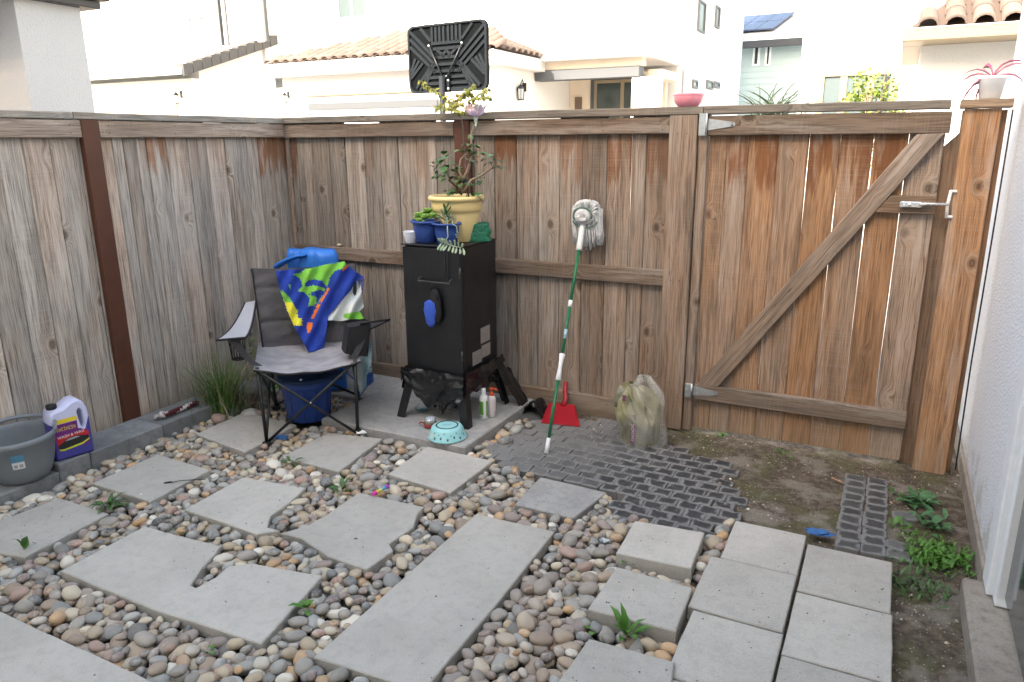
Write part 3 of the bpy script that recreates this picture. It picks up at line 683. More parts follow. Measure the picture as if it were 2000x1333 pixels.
# ================================================================== HOUSES
HS = tag(thing('house', '', '', (4.6, -1.2, 0)), 'pale blue grey stucco house wall at the right edge with a white door frame', 'house')
mb = MB(); mb.box((4.39, -1.21, .09), (9, .66, 6.0)); adopt(mb.build('wall', HOUSEW), HS)
mb = MB(); mb.box((4.39, -5.2, 2.45), (9, -1.21, 6.0)); adopt(mb.build('wall', HOUSEW), HS)
mb = MB(); mb.cbox((4.375, -1.22, -.05), (4.6, .67, .087), .006); adopt(mb.build('foundation', STUCCO_PX), HS)
mb = MB(); mb.cbox((4.365, -1.335, .10), (4.45, -1.212, 2.45), .003); DFR = adopt(mb.build('door_frame', WHITEP), HS)
mb = MB(); mb.cbox((4.385, -1.40, .10), (4.45, -1.337, 2.40), .003); adopt(mb.build('door_stile', WHITEP), HS)
mb = MB(); mb.box((4.41, -3.2, .14), (4.42, -1.402, 2.40)); adopt(mb.build('door_glass', GLASSD), HS)
mb = MB(); mb.cbox((4.30, -3.3, -.05), (4.46, -1.225, .095), .01); adopt(mb.build('door_sill', STUCCO_PX), HS)
mb = MB(); mb.box((-24, -11, -.05), (-4.2, -5.2, 7.6)); adopt(mb.build('wall', WHITE_ST), HS)  # unseen block behind the camera, made tall to shade the left neighbour's wall
mb = MB(); mb.box((-4.199, -11, -.05), (2.05, -5.2, 6.25)); adopt(mb.build('wall', WHITE_ST), HS)  # unseen block behind the camera, height set to shade the yard
mb = MB(); mb.box((2.05, -11, -.05), (9, -5.2, 5.76)); adopt(mb.build('wall', WHITE_ST), HS)  # unseen lower step, shaped so sun reaches the latch post top

def bpx(mb, x0, y0, x1, y1, Y, d, m=0, front=0.):
    A = PY(x0, y1, Y); B = PY(x1, y0, Y); mb.box((A.x, Y-front, A.z), (B.x, Y+d, B.z), m)
# neighbour's corner, top left
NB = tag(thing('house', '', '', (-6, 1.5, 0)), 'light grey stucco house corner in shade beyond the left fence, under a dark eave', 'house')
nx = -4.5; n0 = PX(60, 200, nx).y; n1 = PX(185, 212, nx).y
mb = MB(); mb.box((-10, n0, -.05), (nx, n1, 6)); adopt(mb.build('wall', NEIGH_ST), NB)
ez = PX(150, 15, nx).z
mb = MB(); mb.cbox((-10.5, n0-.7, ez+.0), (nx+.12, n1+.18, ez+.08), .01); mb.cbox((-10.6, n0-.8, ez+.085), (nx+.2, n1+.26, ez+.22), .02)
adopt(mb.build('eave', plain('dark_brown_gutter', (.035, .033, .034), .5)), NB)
def lantern(x, y, z, label, s=1.):
    t = thing('wall_lantern', label, 'lantern', (x, y, z), 'wall lanterns on the house fronts')
    mb = MB(); mb.cbox((x-.05*s, y-.02, z-.02), (x+.05*s, y, z+.16*s), .005); mb.tube([(x, y-.01, z+.1*s), (x, y-.10*s, z+.22*s), (x, y-.18*s, z+.12*s)], .012*s, 6); adopt(mb.build('bracket', BLACKM), t)
    mb = MB(); M = Matrix.Translation((x, y-.18*s, z-.2*s)); mb.lathe([(0, .0), (.06*s, 0), (.07*s, .02*s)], 6, M=M, smooth=False); mb.lathe([(.10*s, .24*s), (.03*s, .31*s), (0, .33*s)], 6, M=M, smooth=False)
    for k in range(6):
        a = k*math.pi/3; mb.tube([M @ Vector((.065*s*math.cos(a), .065*s*math.sin(a), 0)), M @ Vector((.085*s*math.cos(a), .085*s*math.sin(a), .24*s))], .008*s, 4)
    adopt(mb.build('cage', BLACKM), t)
    mb = MB(); mb.lathe([(.05*s, .01), (.07*s, .23*s)], 6, M=M, smooth=False); adopt(mb.build('lamp_glass', plain('lantern_glass', (.6, .6, .56), .2)), t)
def window(parent, x0, y0, x1, y1, Y, frame_m, glass_m, mull=0, fw=.05):
    A = PY(x0, y1, Y); B = PY(x1, y0, Y); mb = MB()
    for lo, hi in (((A.x, B.z-fw), (B.x, B.z)), ((A.x, A.z), (B.x, A.z+fw)), ((A.x, A.z+fw), (A.x+fw, B.z-fw)), ((B.x-fw, A.z+fw), (B.x, B.z-fw))):
        mb.box((lo[0], Y-.06, lo[1]), (hi[0], Y-.002, hi[1]))
    for k in range(mull):
        xm = A.x+(B.x-A.x)*(k+1)/(mull+1); mb.box((xm-fw/2, Y-.05, A.z+fw), (xm+fw/2, Y-.004, B.z-fw))
    wn = adopt(mb.build('window', frame_m), parent)
    mb = MB(); mb.box((A.x+fw*.9, Y-.025, A.z+fw*.9), (B.x-fw*.9, Y-.0015, B.z-fw*.9)); adopt(mb.build('pane', glass_m), wn); return wn
# House A: left
HA = tag(thing('house', '', '', (-16, 12, 0)), 'white two-storey house behind the left fence with a low garage roof edged in grey tiles', 'house')
YA = 11.; ax1 = PY(372, 150, YA).x; ez = PY(375, 140, YA-.4).z
rk = PX(543, 80, ax1+.25)
slope = (rk.z-ez)/(rk.y-(YA-.4))
mb = MB(); mb.box((-30, YA, -.06), (ax1, YA+.3, ez-.12)); adopt(mb.build('wall', WHITE_ST), HA)
mb = MB(); zt = lambda y: ez+slope*(y-YA+.4)-.08
k = mb.addv([(x, y, z) for x in (ax1-.3, ax1) for (y, z) in ((YA+.302, -.06), (rk.y, -.06), (rk.y, zt(rk.y)), (YA+.302, zt(YA+.3)))])
for f in ((0, 1, 2, 3), (4, 5, 6, 7), (0, 1, 5, 4), (1, 2, 6, 5), (2, 3, 7, 6), (3, 0, 4, 7)): mb.face([k+i for i in f])
adopt(mb.build('wall', WHITE_ST), HA)
mb = MB(); k = mb.addv([(x, y, z+o) for o in (0, .12) for (x, y, z) in ((-30, YA-.4, ez), (ax1+.2, YA-.4, ez), (ax1+.2, rk.y, rk.z), (-30, rk.y, rk.z))])
for f in ((0, 1, 2, 3), (4, 5, 6, 7), (0, 1, 5, 4), (1, 2, 6, 5), (2, 3, 7, 6), (3, 0, 4, 7)): mb.face([k+i for i in f])
RFA = adopt(mb.build('roof', ROOFW), HA)
n = 11
for i in range(n):
    t0 = i/n; t1 = (i+.93)/n; y0 = YA-.42+(rk.y-YA+.42)*t0; y1 = YA-.42+(rk.y-YA+.42)*t1; z0 = ez+slope*(y0-YA+.4); z1 = ez+slope*(y1-YA+.4)
    mb = MB(); k = mb.addv([(x, y, z) for x in (ax1+.0, ax1+.26) for (y, z) in ((y0, z0-.10), (y1, z1-.10), (y1, z1+.16), (y0, z0+.22))])
    for f in ((0, 1, 2, 3), (4, 5, 6, 7), (0, 1, 5, 4), (1, 2, 6, 5), (2, 3, 7, 6), (3, 0, 4, 7)): mb.face([k+i for i in f])
    adopt(mb.build('rake_tile', ROOFG), RFA)
mb = MB(); mb.cbox((-30, YA-.52, ez-.06), (ax1+.2, YA-.405, ez+.10), .01); adopt(mb.build('gutter', WHITEP), HA)
A = PY(190, 196, YA); B = PY(345, 196, YA); mb = MB(); mb.box((A.x, YA-.05, -.06), (B.x, YA-.003, A.z)); adopt(mb.build('garage_door', plain('beige_garage_door', (.62, .44, .27), .6)), HA)
mb = MB(); mb.tube([(ax1+.03, YA-.03, ez-.2), (ax1+.03, YA-.03, 0)], .03, 8); adopt(mb.build('downpipe', WHITEP), HA)
lo, hi = YA, rk.y
for _ in range(40):
    mid = (lo+hi)/2
    if PY(500, 88, mid).z > ez+slope*(mid-YA+.4)+.12: hi = mid
    else: lo = mid
YU = rk.y-.4
mb = MB(); mb.box((-34, YU, ez+.2), (min(PY(534, 60, YU).x, ax1+.1), YU+5, 9.5)); adopt(mb.build('upper_wall', WHITE_ST), HA)
window(HA, 372, 28, 414, 82, YU, WHITEP, GLASSL, 1, .07); window(HA, 238, 50, 264, 96, YU, WHITEP, GLASSL, 1, .07); window(HA, 368, -30, 404, 14, YU, WHITEP, GLASSL, 0, .07)
A = PY(470, 84, YU); B = PY(530, -60, YU)
mb = MB(); mb.box((A.x, YU-.45, A.z-.1), (B.x, YU-.40, B.z)); SC = adopt(mb.build('screen', plain('pale_screen', (.55, .52, .50), .7)), HA)
mb = MB()
for x0 in (A.x-.10, B.x-.06, A.x-.32): mb = MB(); mb.box((x0, YU-.50, A.z-.1), (x0+(.12 if x0 > A.x-.2 else .06), YU-.38, B.z)); adopt(mb.build('screen_post', GREYP), HA)
for k in range(12):
    z = A.z+.1+k*.32; mb = MB(); mb.box((A.x+.03, YU-.462, z), (B.x-.07, YU-.451, z+.29)); adopt(mb.build('slat', plain('pale_screen', (.55, .52, .50), .7)), HA)
for px_ in (272, 412): mb = MB(); p = PY(px_, 60, YU); mb.tube([(p.x, YU-.04, ez+.3), (p.x, YU-.04, 9.)], .025, 6); adopt(mb.build('downpipe', WHITEP), HA)
p = PY(355, 190, YA); lantern(p.x, YA, p.z, 'black wall lantern beside the beige garage door on the left house', 1.)
# House B: centre
HB = tag(thing('house', '', '', (-6, 12, 0)), 'white house across the lane with terracotta barrel tile roof, porch and sliding door', 'house')
YB = 11.; bx0 = PY(540, 125, YB).x; bx1 = PY(958, 103, YB).x; ezb = PY(700, 116, YB-.35).z
YP = PX(1045, 122, bx1).y
mb = MB(); mb.box((bx0+.15, YB, -.06), (bx1, YB+.25, ezb-.1)); mb.box((bx1-.25, YB+.252, -.06), (bx1, YP+2.6, ezb-.1)); adopt(mb.build('wall', WHITE_ST), HB)
mb = MB(); mb.cbox((bx0, YB-.40, ezb-.28), (bx1+.3, YB-.002, ezb+.02), .01); mb.cbox((bx1+.002, YB+.003, ezb-.26), (bx1+.3, YP-.02, ezb+.02), .01); adopt(mb.build('fascia', plain('white_fascia', (.66, .64, .62), .6)), HB)
# hip roof
rise = .36; RY = 2.5
def rz_(y): return ezb+.04+rise*(y-(YB-.4))
mb = MB(); k = mb.addv([(bx0, YB-.4, ezb+.03), (bx1+.3, YB-.4, ezb+.03), (bx1-1.6, YB-.4+RY, rz_(YB-.4+RY)-.02), (bx0+3.6, YB-.4+RY, rz_(YB-.4+RY)-.02), (bx0, YB-.4+2*RY, ezb+.03), (bx1+.3, YB-.4+2*RY, ezb+.03)])
for f in ((0, 1, 2, 3), (1, 5, 2), (0, 3, 4), (3, 2, 5, 4)): mb.face([k+i for i in f])
ROOFT = NT('terracotta_tile')
def _rt(t):
    oi = t.oi(); r = oi.outputs['Random']; n_ = t.noise(t.obj(), 14, 3)
    c = t.mix(r, (.095, .065, .052), (.17, .125, .10)); c = t.mix(t.mul(n_, .4), c, (.22, .18, .155)); t.base(c); t.rough(.85); t.bump(n_, .3, .01)
_rt(ROOFT); ROOFT = ROOFT.m
RFB = adopt(mb.build('roof', plain('roof_underlay', (.10, .07, .055), .9)), HB)
def barrel(L, W, H, name='roof_tile', seg=6):
    m_ = MB(); rg = []
    for t_, s_ in ((0, 1), (L, .86)):
        o_ = [(math.cos(math.pi*i/seg)*W/2*s_, 0, math.sin(math.pi*i/seg)*H*s_) for i in range(seg+1)]
        i_ = [(x*.82, 0, z*.78) for x, _, z in o_]
        rg.append(m_.addv([(x, t_, z) for x, _, z in o_]+[(x, t_, z) for x, _, z in i_]))
    n_ = seg+1
    for i in range(seg):
        m_.face([rg[0]+i, rg[0]+i+1, rg[1]+i+1, rg[1]+i], 0, True); m_.face([rg[0]+n_+i, rg[0]+n_+i+1, rg[1]+n_+i+1, rg[1]+n_+i], 0, True)
        m_.face([rg[0]+i, rg[0]+i+1, rg[0]+n_+i+1, rg[0]+n_+i])
    o = m_.build(name, ROOFT, origin=(0, 0, 0)); me = o.data; bpy.data.objects.remove(o); return me
TB = barrel(.56, .25, .085); TR = Matrix.Rotation(math.atan(rise), 4, 'X'); nt_ = 0
cols = int((bx1+.3-bx0)/.30)
for r_ in range(7):
    y = YB-.46+r_*.42
    for c_ in range(cols+1):
        x = bx0+.15+c_*.30; lim = (y-(YB-.4))/RY
        if y > YB-.4+RY-.1 or x < bx0+lim*3.6+.02 or x > bx1+.3-lim*1.9 or nt_ > 295: continue
        o = bpy.data.objects.new('roof_tile', TB); COL.objects.link(o); o.matrix_basis = Matrix.Translation((x, y, rz_(y)+.01)) @ TR; adopt(o, RFB); nt_ += 1
TRx = Matrix.Rotation(R(90), 4, 'Z') @ TR
for r_ in range(4):
    for c_ in range(8):
        y = YB-.2+c_*.30+r_*.1; x = bx1+.36-r_*.42
        if c_*.3+.2 < r_*.5: continue
        o = bpy.data.objects.new('roof_tile', TB); COL.objects.link(o); o.matrix_basis = Matrix.Translation((x, y, ezb+.05+r_*.42*rise)) @ TRx; adopt(o, RFB)
A = PY(612, 208, YB); B = PY(850, 203, YB)
mb = MB(); mb.box((A.x, YB-.06, 0), (B.x, YB-.003, A.z-.1)); adopt(mb.build('garage_door', plain('white_garage_door', (.72, .72, .70), .6)), HB)
mb = MB(); mb.box((A.x-.1, YB-.09, A.z-.098), (B.x+.1, YB-.004, A.z+.06)); adopt(mb.build('garage_lintel', GREYP), HB)
A = PY(600, 190, YB); B = PY(860, 176, YB); mb = MB(); mb.cbox((A.x, YB-.05, A.z), (B.x, YB-.005, A.z+.05), .01); adopt(mb.build('trim_band', CREAMP), HB)
# upper storey
YBU = YP+2.6
mb = MB(); mb.box((PY(548, 60, YBU).x, YBU, -.06), (PY(1325, 100, YBU).x, YBU+5, 10)); adopt(mb.build('upper_wall', WHITE_ST), HB)
window(HB, 661, -40, 716, 42, YBU, WHITEP, GLASSL, 1, .08); window(HB, 901, -40, 976, 17, YBU, WHITEP, GLASSL, 1, .08)
# porch
mb = MB(); px0 = bx1+.005; A = PY(1272, 92, YP); px1 = A.x; pz = A.z; b = PY(1250, 112, YP).z
mb.cbox((px0, YP-.35, b), (px1, YBU, pz), .02); adopt(mb.build('parapet', plain('white_fascia', (.66, .64, .62), .6)), HB)
z1 = PY(1250, 128, YP).z; z2 = PY(1250, 150, YP).z
mb = MB(); mb.box((px0, YP, z1), (px1-.2, YP+.3, b-.002)); adopt(mb.build('porch_wall', CREAM_ST), HB)
mb = MB(); mb.cbox((px0+.02, YP-.06, z2), (PY(1250, 140, YP).x, YP+.3, z1-.002), .01); adopt(mb.build('porch_beam', GREYP), HB)
c0 = PY(1233, 180, YP).x; c1 = PY(1280, 180, YP).x
mb = MB(); mb.cbox((c0, YP+.001, -.06), (c1, YP+.6, z2-.003), .01); adopt(mb.build('column', WHITE_ST), HB)
YR = YP+2.2
mb = MB(); mb.box((px0, YR, -.06), (PY(1300, 180, YR).x, YR+.2, z2+.3)); mb.box((PY(1275, 180, YP).x+.02, YP+.6, z2), (PY(1300, 180, YR).x, YR, z2+.2)); adopt(mb.build('porch_back_wall', CREAM_ST), HB)
mb = MB(); a0 = PY(1155, 160, YR).x; a1 = PY(1262, 160, YR).x; zt_ = PY(1200, 152, YR).z
mb.box((a0, YR-.05, -.06), (a1, YR-.002, zt_)); adopt(mb.build('door_surround', GREYP), HB)
a0 += .12; a1 -= .12; zt_ -= .14
mb = MB()
am = (a0+a1)/2+.15
for x0, x1 in ((a0, a0+.08), (am-.05, am+.05), (a1-.08, a1)): mb.box((x0, YR-.10, 0), (x1, YR-.051, zt_))
mb.box((a0, YR-.10, zt_+.001), (a1, YR-.051, zt_+.08)); DR = adopt(mb.build('sliding_door', CREAMP), HB)
mb = MB(); mb.box((a0+.081, YR-.085, 0), (am-.051, YR-.055, zt_)); mb.box((am+.051, YR-.085, 0), (a1-.081, YR-.055, zt_)); adopt(mb.build('pane', plain('green_dark_glass', (.05, .065, .06), .1, spec=.5)), DR)
A = PY(1124, 207, YR); B = PY(1137, 190, YR)
mb = MB(); mb.cbox((A.x, YR-.06, A.z-.4), (B.x, YR-.003, B.z), .005); PQ = adopt(mb.build('house_plaque', plain('brown_plaque', (.16, .11, .08), .6)), HB)
p = PY(1017, 178, YB+1.2); mb = MB()
p = PX(1017, 178, bx1); lantern(bx1+.10, p.y, p.z, 'black wall lantern on the white wall between the backboard and the porch', 1.1)
p = PY(564, 190, YB); lantern(p.x, YB, p.z, 'black wall lantern at the left end of the tiled-roof house', .8)
# right tower of house B
HT = tag(thing('house', '', '', (0, 16, 0)), 'tall plain white house with two narrow upper windows, behind the pink bowl', 'house')
YT = 15.97; XT = PY(1334, 100, YT).x
mb = MB(); mb.box((XT-.8, YT, -.06), (XT, PX(1449, 100, XT).y, 12)); adopt(mb.build('wall', WHITE_ST), HT)
def windowX(par, x0, y0, x1, y1, X, fm, gm):
    A = PX(x0, y1, X); B = PX(x1, y0, X); mb = MB()
    for lo, hi in (((A.y, B.z-.05), (B.y, B.z)), ((A.y, A.z), (B.y, A.z+.05)), ((A.y, A.z+.051), (A.y+.06, B.z-.051)), ((B.y-.06, A.z+.051), (B.y, B.z-.051))): mb.box((X+.001, lo[0], lo[1]), (X+.05, hi[0], hi[1]))
    wn = adopt(mb.build('window', fm), par); mb = MB(); mb.box((X+.001, A.y+.061, A.z+.051), (X+.02, B.y-.061, B.z-.051)); adopt(mb.build('pane', gm), wn)
for q in ((1361, 8, 1377, 60), (1395, 16, 1405, 53)): windowX(HT, *q, XT, plain('pale_window_trim', (.16, .16, .16), .6), plain('grey_glass', (.045, .045, .042), .3))
for q in ((1351, 158, 1361, 172), (1378, 160, 1391, 173), (1393, 162, 1404, 171)): windowX(HT, *q, XT, plain('pale_window_trim', (.16, .16, .16), .6), plain('blue_glass', (.08, .15, .19), .2))
mb = MB(); mb.tube([(XT+.05, YT-.05, 9.), (XT+.05, YT-.05, 0)], .025, 6); adopt(mb.build('downpipe', plain('grey_pipe', (.3, .3, .3), .6)), HT)
# blue house with solar panels
HC = tag(thing('house', '', '', (6, 30, 0)), 'far pale blue clapboard house with dark solar panels on its roof', 'house')
YC = 26.; A = PY(1440, 215, YC); B = PY(1570, 84, YC)
mb = MB(); mb.box((A.x, YC, -.06), (B.x, YC+6, B.z)); adopt(mb.build('wall', plain('pale_blue_siding', (.38, .47, .48), .7)), HC)
for k in range(14):
    z = B.z-.25-k*.22
    mb = MB(); mb.box((A.x, YC-.012, z), (B.x, YC-.002, z+.20)); adopt(mb.build('clapboard', plain('pale_blue_siding', (.38, .47, .48), .7)), HC)
rt = PY(1500, -10, YC+4)
mb = MB(); mb.box((A.x-.3, YC-.6, B.z-.12), (B.x+.3, YC-.4, B.z+.12)); adopt(mb.build('eave', plain('dark_eave', (.05, .055, .065), .7)), HC)
mb = MB(); k = mb.addv([(x, y, z+o) for o in (0, .15) for (x, y, z) in ((A.x-.3, YC-.6, B.z+.13), (B.x+.3, YC-.6, B.z+.13), (B.x+.3, YC+6, B.z+2.5), (A.x-.3, YC+6, B.z+2.5))])
for f in ((0, 1, 2, 3), (4, 5, 6, 7), (0, 1, 5, 4), (1, 2, 6, 5), (2, 3, 7, 6), (3, 0, 4, 7)): mb.face([k+i for i in f])
RC = adopt(mb.build('roof', ROOFW), HC)
SOLAR = plain('solar_cell', (.035, .045, .10), .25, .2, 3, spec=.7)
sl2 = (2.5-.13)/6.6
for i in range(3):
    for j in range(2):
        p = PY(1437+i*31+j*6, 66, YC+1.0); x0 = PY(1418+i*33, 60, YC+.6).x+j*.20; y0 = YC-.25+j*1.15
        mb = MB(); k = mb.addv([(x, y, B.z+.36+sl2*(y-YC+.6)+o) for o in (0, .05) for (x, y) in ((x0, y0), (x0+.60*1.0, y0), (x0+.60+.20, y0+1.1), (x0+.20, y0+1.1))])
        for f in ((0, 1, 2, 3), (4, 5, 6, 7), (0, 1, 5, 4), (1, 2, 6, 5), (2, 3, 7, 6), (3, 0, 4, 7)): mb.face([k+q for q in f])
        adopt(mb.build('solar_panel', SOLAR), RC)
window(HC, 1469, 88, 1486, 130, YC, WHITEP, plain('grey_green_glass', (.03, .045, .04), .2), 0, .07); window(HC, 1493, 88, 1508, 130, YC, WHITEP, plain('grey_green_glass', (.03, .045, .04), .2), 0, .07)
# right house D
HD = tag(thing('house', '', '', (6.5, 9, 0)), 'white house beyond the gate with a cream framed window', 'house')
YD = 9.; A = PY(1556, 215, YD); B = PY(1930, 10, YD)
mb = MB(); mb.box((A.x, YD, -.06), (B.x+4, YD+5, 8.5)); adopt(mb.build('wall', WHITE_ST), HD)
window(HD, 1588, 131, 1758, 260, YD, CREAMP, GLASSL, 2, .10)
mb = MB(); bpx(mb, 1722, 150, 1738, 200, YD, .01, front=.03); adopt(mb.build('curtain_gap', GLASSD), HD)
HE = tag(thing('house', '', '', (7, 5, 0)), 'small white house corner at top right with big curved clay tiles', 'house')
YE = 5.; A = PY(1764, 62, YE); B = PY(1930, 22, YE)
mb = MB(); mb.box((PY(1800, 100, YE).x, YE+.5, -.06), (8, YE+3, A.z-.02)); adopt(mb.build('wall', WHITE_ST), HE)
mb = MB(); mb.cbox((A.x, YE, A.z-.10), (8, YE+.52, A.z+.02), .01); mb.cbox((A.x, YE+.525, A.z-.10), (A.x+.2, YE+3, A.z+.02), .01); adopt(mb.build('fascia', CREAMP), HE)
mb = MB(); k = mb.addv([(A.x+.05, YE, A.z+.03), (8, YE, A.z+.03), (8, YE+2.5, A.z+1.0), (A.x+1.0, YE+2.5, A.z+1.0)]); mb.face([k, k+1, k+2, k+3]); RE = adopt(mb.build('roof', plain('roof_underlay', (.10, .07, .055), .9)), HE)
TE = barrel(.46, .20, .09)
for r_ in range(4):
    for c_ in range(10):
        x = A.x+.22+c_*.245; y = YE-.04+r_*.36
        if x < A.x+.12+r_*.14: continue
        o = bpy.data.objects.new('roof_tile', TE); COL.objects.link(o); o.matrix_basis = Matrix.Translation((x, y, A.z+.05+.39*(y-YE))) @ Matrix.Rotation(math.atan(.39), 4, 'X'); adopt(o, RE)
# lane kerb wall / foliage beyond the fence
LEAFY = plain('yellow_green_leaf', (.22, .30, .045), .55, .3, 40); LEAFD = plain('dark_strap_leaf', (.045, .075, .035), .5, .3, 30); LEAFG = plain('mid_green_leaf', (.07, .15, .035), .5, .35, 40)
STEM = plain('brown_stem', (.16, .11, .075), .8, .3, 60)
def bush(name, cx, cy, z0, z1, rx, ry, n, mat, label, cat='shrub', L=.06, W=.03):
    t = thing(name, label, cat, (cx, cy, z0)); mb = MB()
    for k in range(9):
        a = k*2.4; q = Vector((cx+rx*.7*math.cos(a)*rnd.uniform(.3, 1), cy+ry*.7*math.sin(a), z1-(z1-z0)*rnd.uniform(.0, .25))); mb.tube([(cx, cy, z0), (Vector((cx, cy, z0))+q)/2+Vector((.03, 0, .05)), q], [.014, .009, .004], 5)
    adopt(mb.build('stem', STEM), t); mb = MB()
    for k in range(n):
        u = rnd.uniform(-1, 1); th = rnd.uniform(0, 6.28); rr = rnd.uniform(.35, 1)**.6
        p = Vector((cx+rx*rr*math.sqrt(1-u*u)*math.cos(th), cy+ry*rr*math.sqrt(1-u*u)*math.sin(th), (z0+z1)/2+(z1-z0)/2*u*rr))
        if noise.noise(p*7) < -.12: continue
        mb.leaf(p, (rnd.gauss(0, 1), rnd.gauss(0, 1), rnd.gauss(.2, .7)), (rnd.gauss(0, .5), rnd.gauss(0, .5), 1), L*rnd.uniform(.6, 1.2), W*rnd.uniform(.6, 1.2))
    adopt(stuff(mb.build('foliage', mat)), t); return t
p = PY(1697, 205, 4.5); bush('shrub', p.x, 4.5, 1.35, PY(1697, 143, 4.5).z+.03, .34, .28, 1700, LEAFY, 'yellow green leafy shrub in front of the window beyond the gate')
p = PY(1500, 205, 2.6); t = thing('strap_leaf_plant', 'dark green plant with long strap leaves behind the gate top', 'plant', (p.x, 2.6, 1.2)); mb = MB()
for k in range(46):
    a = rnd.uniform(0, 6.28); el = rnd.uniform(.5, 1.4); L = rnd.uniform(.30, .52); P_ = []; q = Vector((p.x+rnd.uniform(-.10, .10), 2.6, 1.78))
    for s_ in range(7):
        P_.append(q.copy()); q = q+Vector((math.cos(a)*math.cos(el), math.sin(a)*math.cos(el), math.sin(el)))*L/6; el -= rnd.uniform(.1, .32)
    mb.tube(P_, [.012, .017, .018, .016, .012, .008, .001], 4, flat=.25)
adopt(stuff(mb.build('leaves', LEAFD)), t)
mb = MB(); mb.tube([(p.x, 2.6, 0), (p.x, 2.6, 1.80)], [.05, .04], 8); adopt(mb.build('trunk', STEM), t)
p = PY(1540, 203, 2.9); bush('shrub', p.x, 2.9, 1.35, PY(1540, 198, 2.9).z+.02, .30, .2, 700, LEAFY, 'low lime green shrub tip just above the gate, right of the strap-leaf plant', L=.035, W=.02)

# ---- basketball hoop (back of the board)
YH = 4.6; A = PY(797, 183, YH); B = PY(957, 38, YH)
BB = tag(thing('basketball_hoop', '', '', (PY(870, 200, YH).x, YH+.1, 0)), 'black ribbed basketball backboard seen from behind on its pole, rising above the fence', 'basketball hoop')
bw_, bh_ = (B.x-A.x), 0; za = PY(797, 183, YH).z; zb = PY(957, 38, YH).z; zc = PY(800, 55, YH).z; bh_ = zb-za
PLB = plain('black_moulded_plastic', (.015, .0185, .022), .75, .2, 40, .2, spec=.12)
cx, cz = (A.x+B.x)/2, (za+zb)/2; hw, hh = bw_/2, bh_/2
Mb = Matrix.Translation((cx, YH, cz)) @ Matrix.Rotation(R(-6), 4, 'Z')
rr = .09; pr = []
for sx, sz, a0 in ((1, 1, 0), (-1, 1, 90), (-1, -1, 180), (1, -1, 270)):
    for k in range(5):
        a = R(a0+k*22.5); pr.append((sx*(hw-rr)+rr*math.cos(a), sz*(hh-rr)+rr*math.sin(a)))
MX = Mb @ Matrix.Rotation(R(90), 4, 'X')
mb = MB(); mb.prism(pr, -.02, 0., cham=0); mb.v = [MX @ v for v in mb.v]; adopt(mb.build('backboard', plain('black_board_recess', (.003, .004, .005), .8, spec=.1)), BB)
mb = MB()       # raised rim
n_ = len(pr); k = mb.addv([MX @ Vector((x*s_, y*s2, z)) for (s_, s2, z) in ((1, 1, -.03), (1, 1, .028), (.955, .945, .028), (.955, .945, -.001)) for x, y in pr])
for L in range(3):
    for i in range(n_): j = (i+1) % n_; mb.face([k+L*n_+i, k+L*n_+j, k+(L+1)*n_+j, k+(L+1)*n_+i])
adopt(mb.build('rim_frame', PLB), BB)
def rib(mb, a, b, w_=.044, h=.024):
    a = Vector((a[0]*hw, a[1]*hh, 0)); b = Vector((b[0]*hw, b[1]*hh, 0)); d = (b-a).normalized(); s_ = Vector((-d.y, d.x, 0))*w_/2
    k = mb.addv([MX @ v for v in (a-s_, a+s_, b+s_, b-s_, a-s_*.8+Vector((0, 0, h)), a+s_*.8+Vector((0, 0, h)), b+s_*.8+Vector((0, 0, h)), b-s_*.8+Vector((0, 0, h)))])
    for f in ((4, 5, 6, 7), (0, 1, 5, 4), (1, 2, 6, 5), (2, 3, 7, 6), (3, 0, 4, 7)): mb.face([k+i for i in f])
ribs = []
for sx in (-1, 1):
    for o in (0, .22, .44): ribs += [((sx*.95, .86-o*1.05), (sx*.28, -.02-o*.9))]
    ribs += [((sx*.66, .92), (sx*.40, .52))]
    for o in (0, .2, .4, .6): ribs += [((sx*(.30+o*.28), -.12-o*.25), (sx*(.62+o*.5), -.92+max(0, o-.3)*.7))] if o < .5 else []
    for o in (0, .18, .36): ribs += [((sx*(.62+o*.55), -.10+o*.4), (sx*.95, -.55+o*.55))]
    ribs += [((sx*.36, .92), (sx*.36, .44))]
for x in (-.26, -.16, -.06, .06, .16, .26): ribs.append(((x, .92), (x, .46)))
for y_, l in ((.44, .38), (.28, .34), (.02, .22), (-.18, .28), (-.38, .36), (-.56, .46), (-.74, .55), (-.92, .6)): ribs.append(((-l, y_), (l, y_)))
ribs += [((-.25, .26), (-.05, .02)), ((.25, .26), (.05, .02)), ((-.12, .05), (0, .22)), ((.12, .05), (0, .22))]
for a, b in ribs:
    mb = MB(); rib(mb, a, b); adopt(mb.build('rib', PLB), BB)
mb = MB()
for sx in (-1, 1): mb.tube([MX @ Vector((sx*.42*hw, .38*hh, .035)), MX @ Vector((sx*.05*hw, -.60*hh, .07))], .012, 6)
adopt(mb.build('strut', BLACKM), BB)
mb = MB(); mb.box((-.06, -1.02*hh, .02), (.06, -.52*hh, .06)); mb.v = [MX @ v for v in mb.v]; adopt(mb.build('bracket', PLB), BB)
pp_ = MX @ Vector((-.02, -.55*hh, .105)); mb = MB(); mb.tube([(pp_.x, pp_.y, pp_.z), (pp_.x, pp_.y, 0)], .04, 12); adopt(mb.build('pole', BLACKM), BB)
for x, y in ((-.42*hw, .38*hh), (.42*hw, .38*hh), (.03, -.56*hh), (.05, -.68*hh), (.05, -.92*hh)):
    q = MX @ Vector((x, y, .064 if abs(x) < .1 else .045)); mb = MB(); mb.lathe([(0, .012), (.014, .008), (.018, 0)], 8, M=Matrix.Translation(q) @ Matrix.Rotation(R(90), 4, 'X')); adopt(mb.build('bolt', GALV), BB)
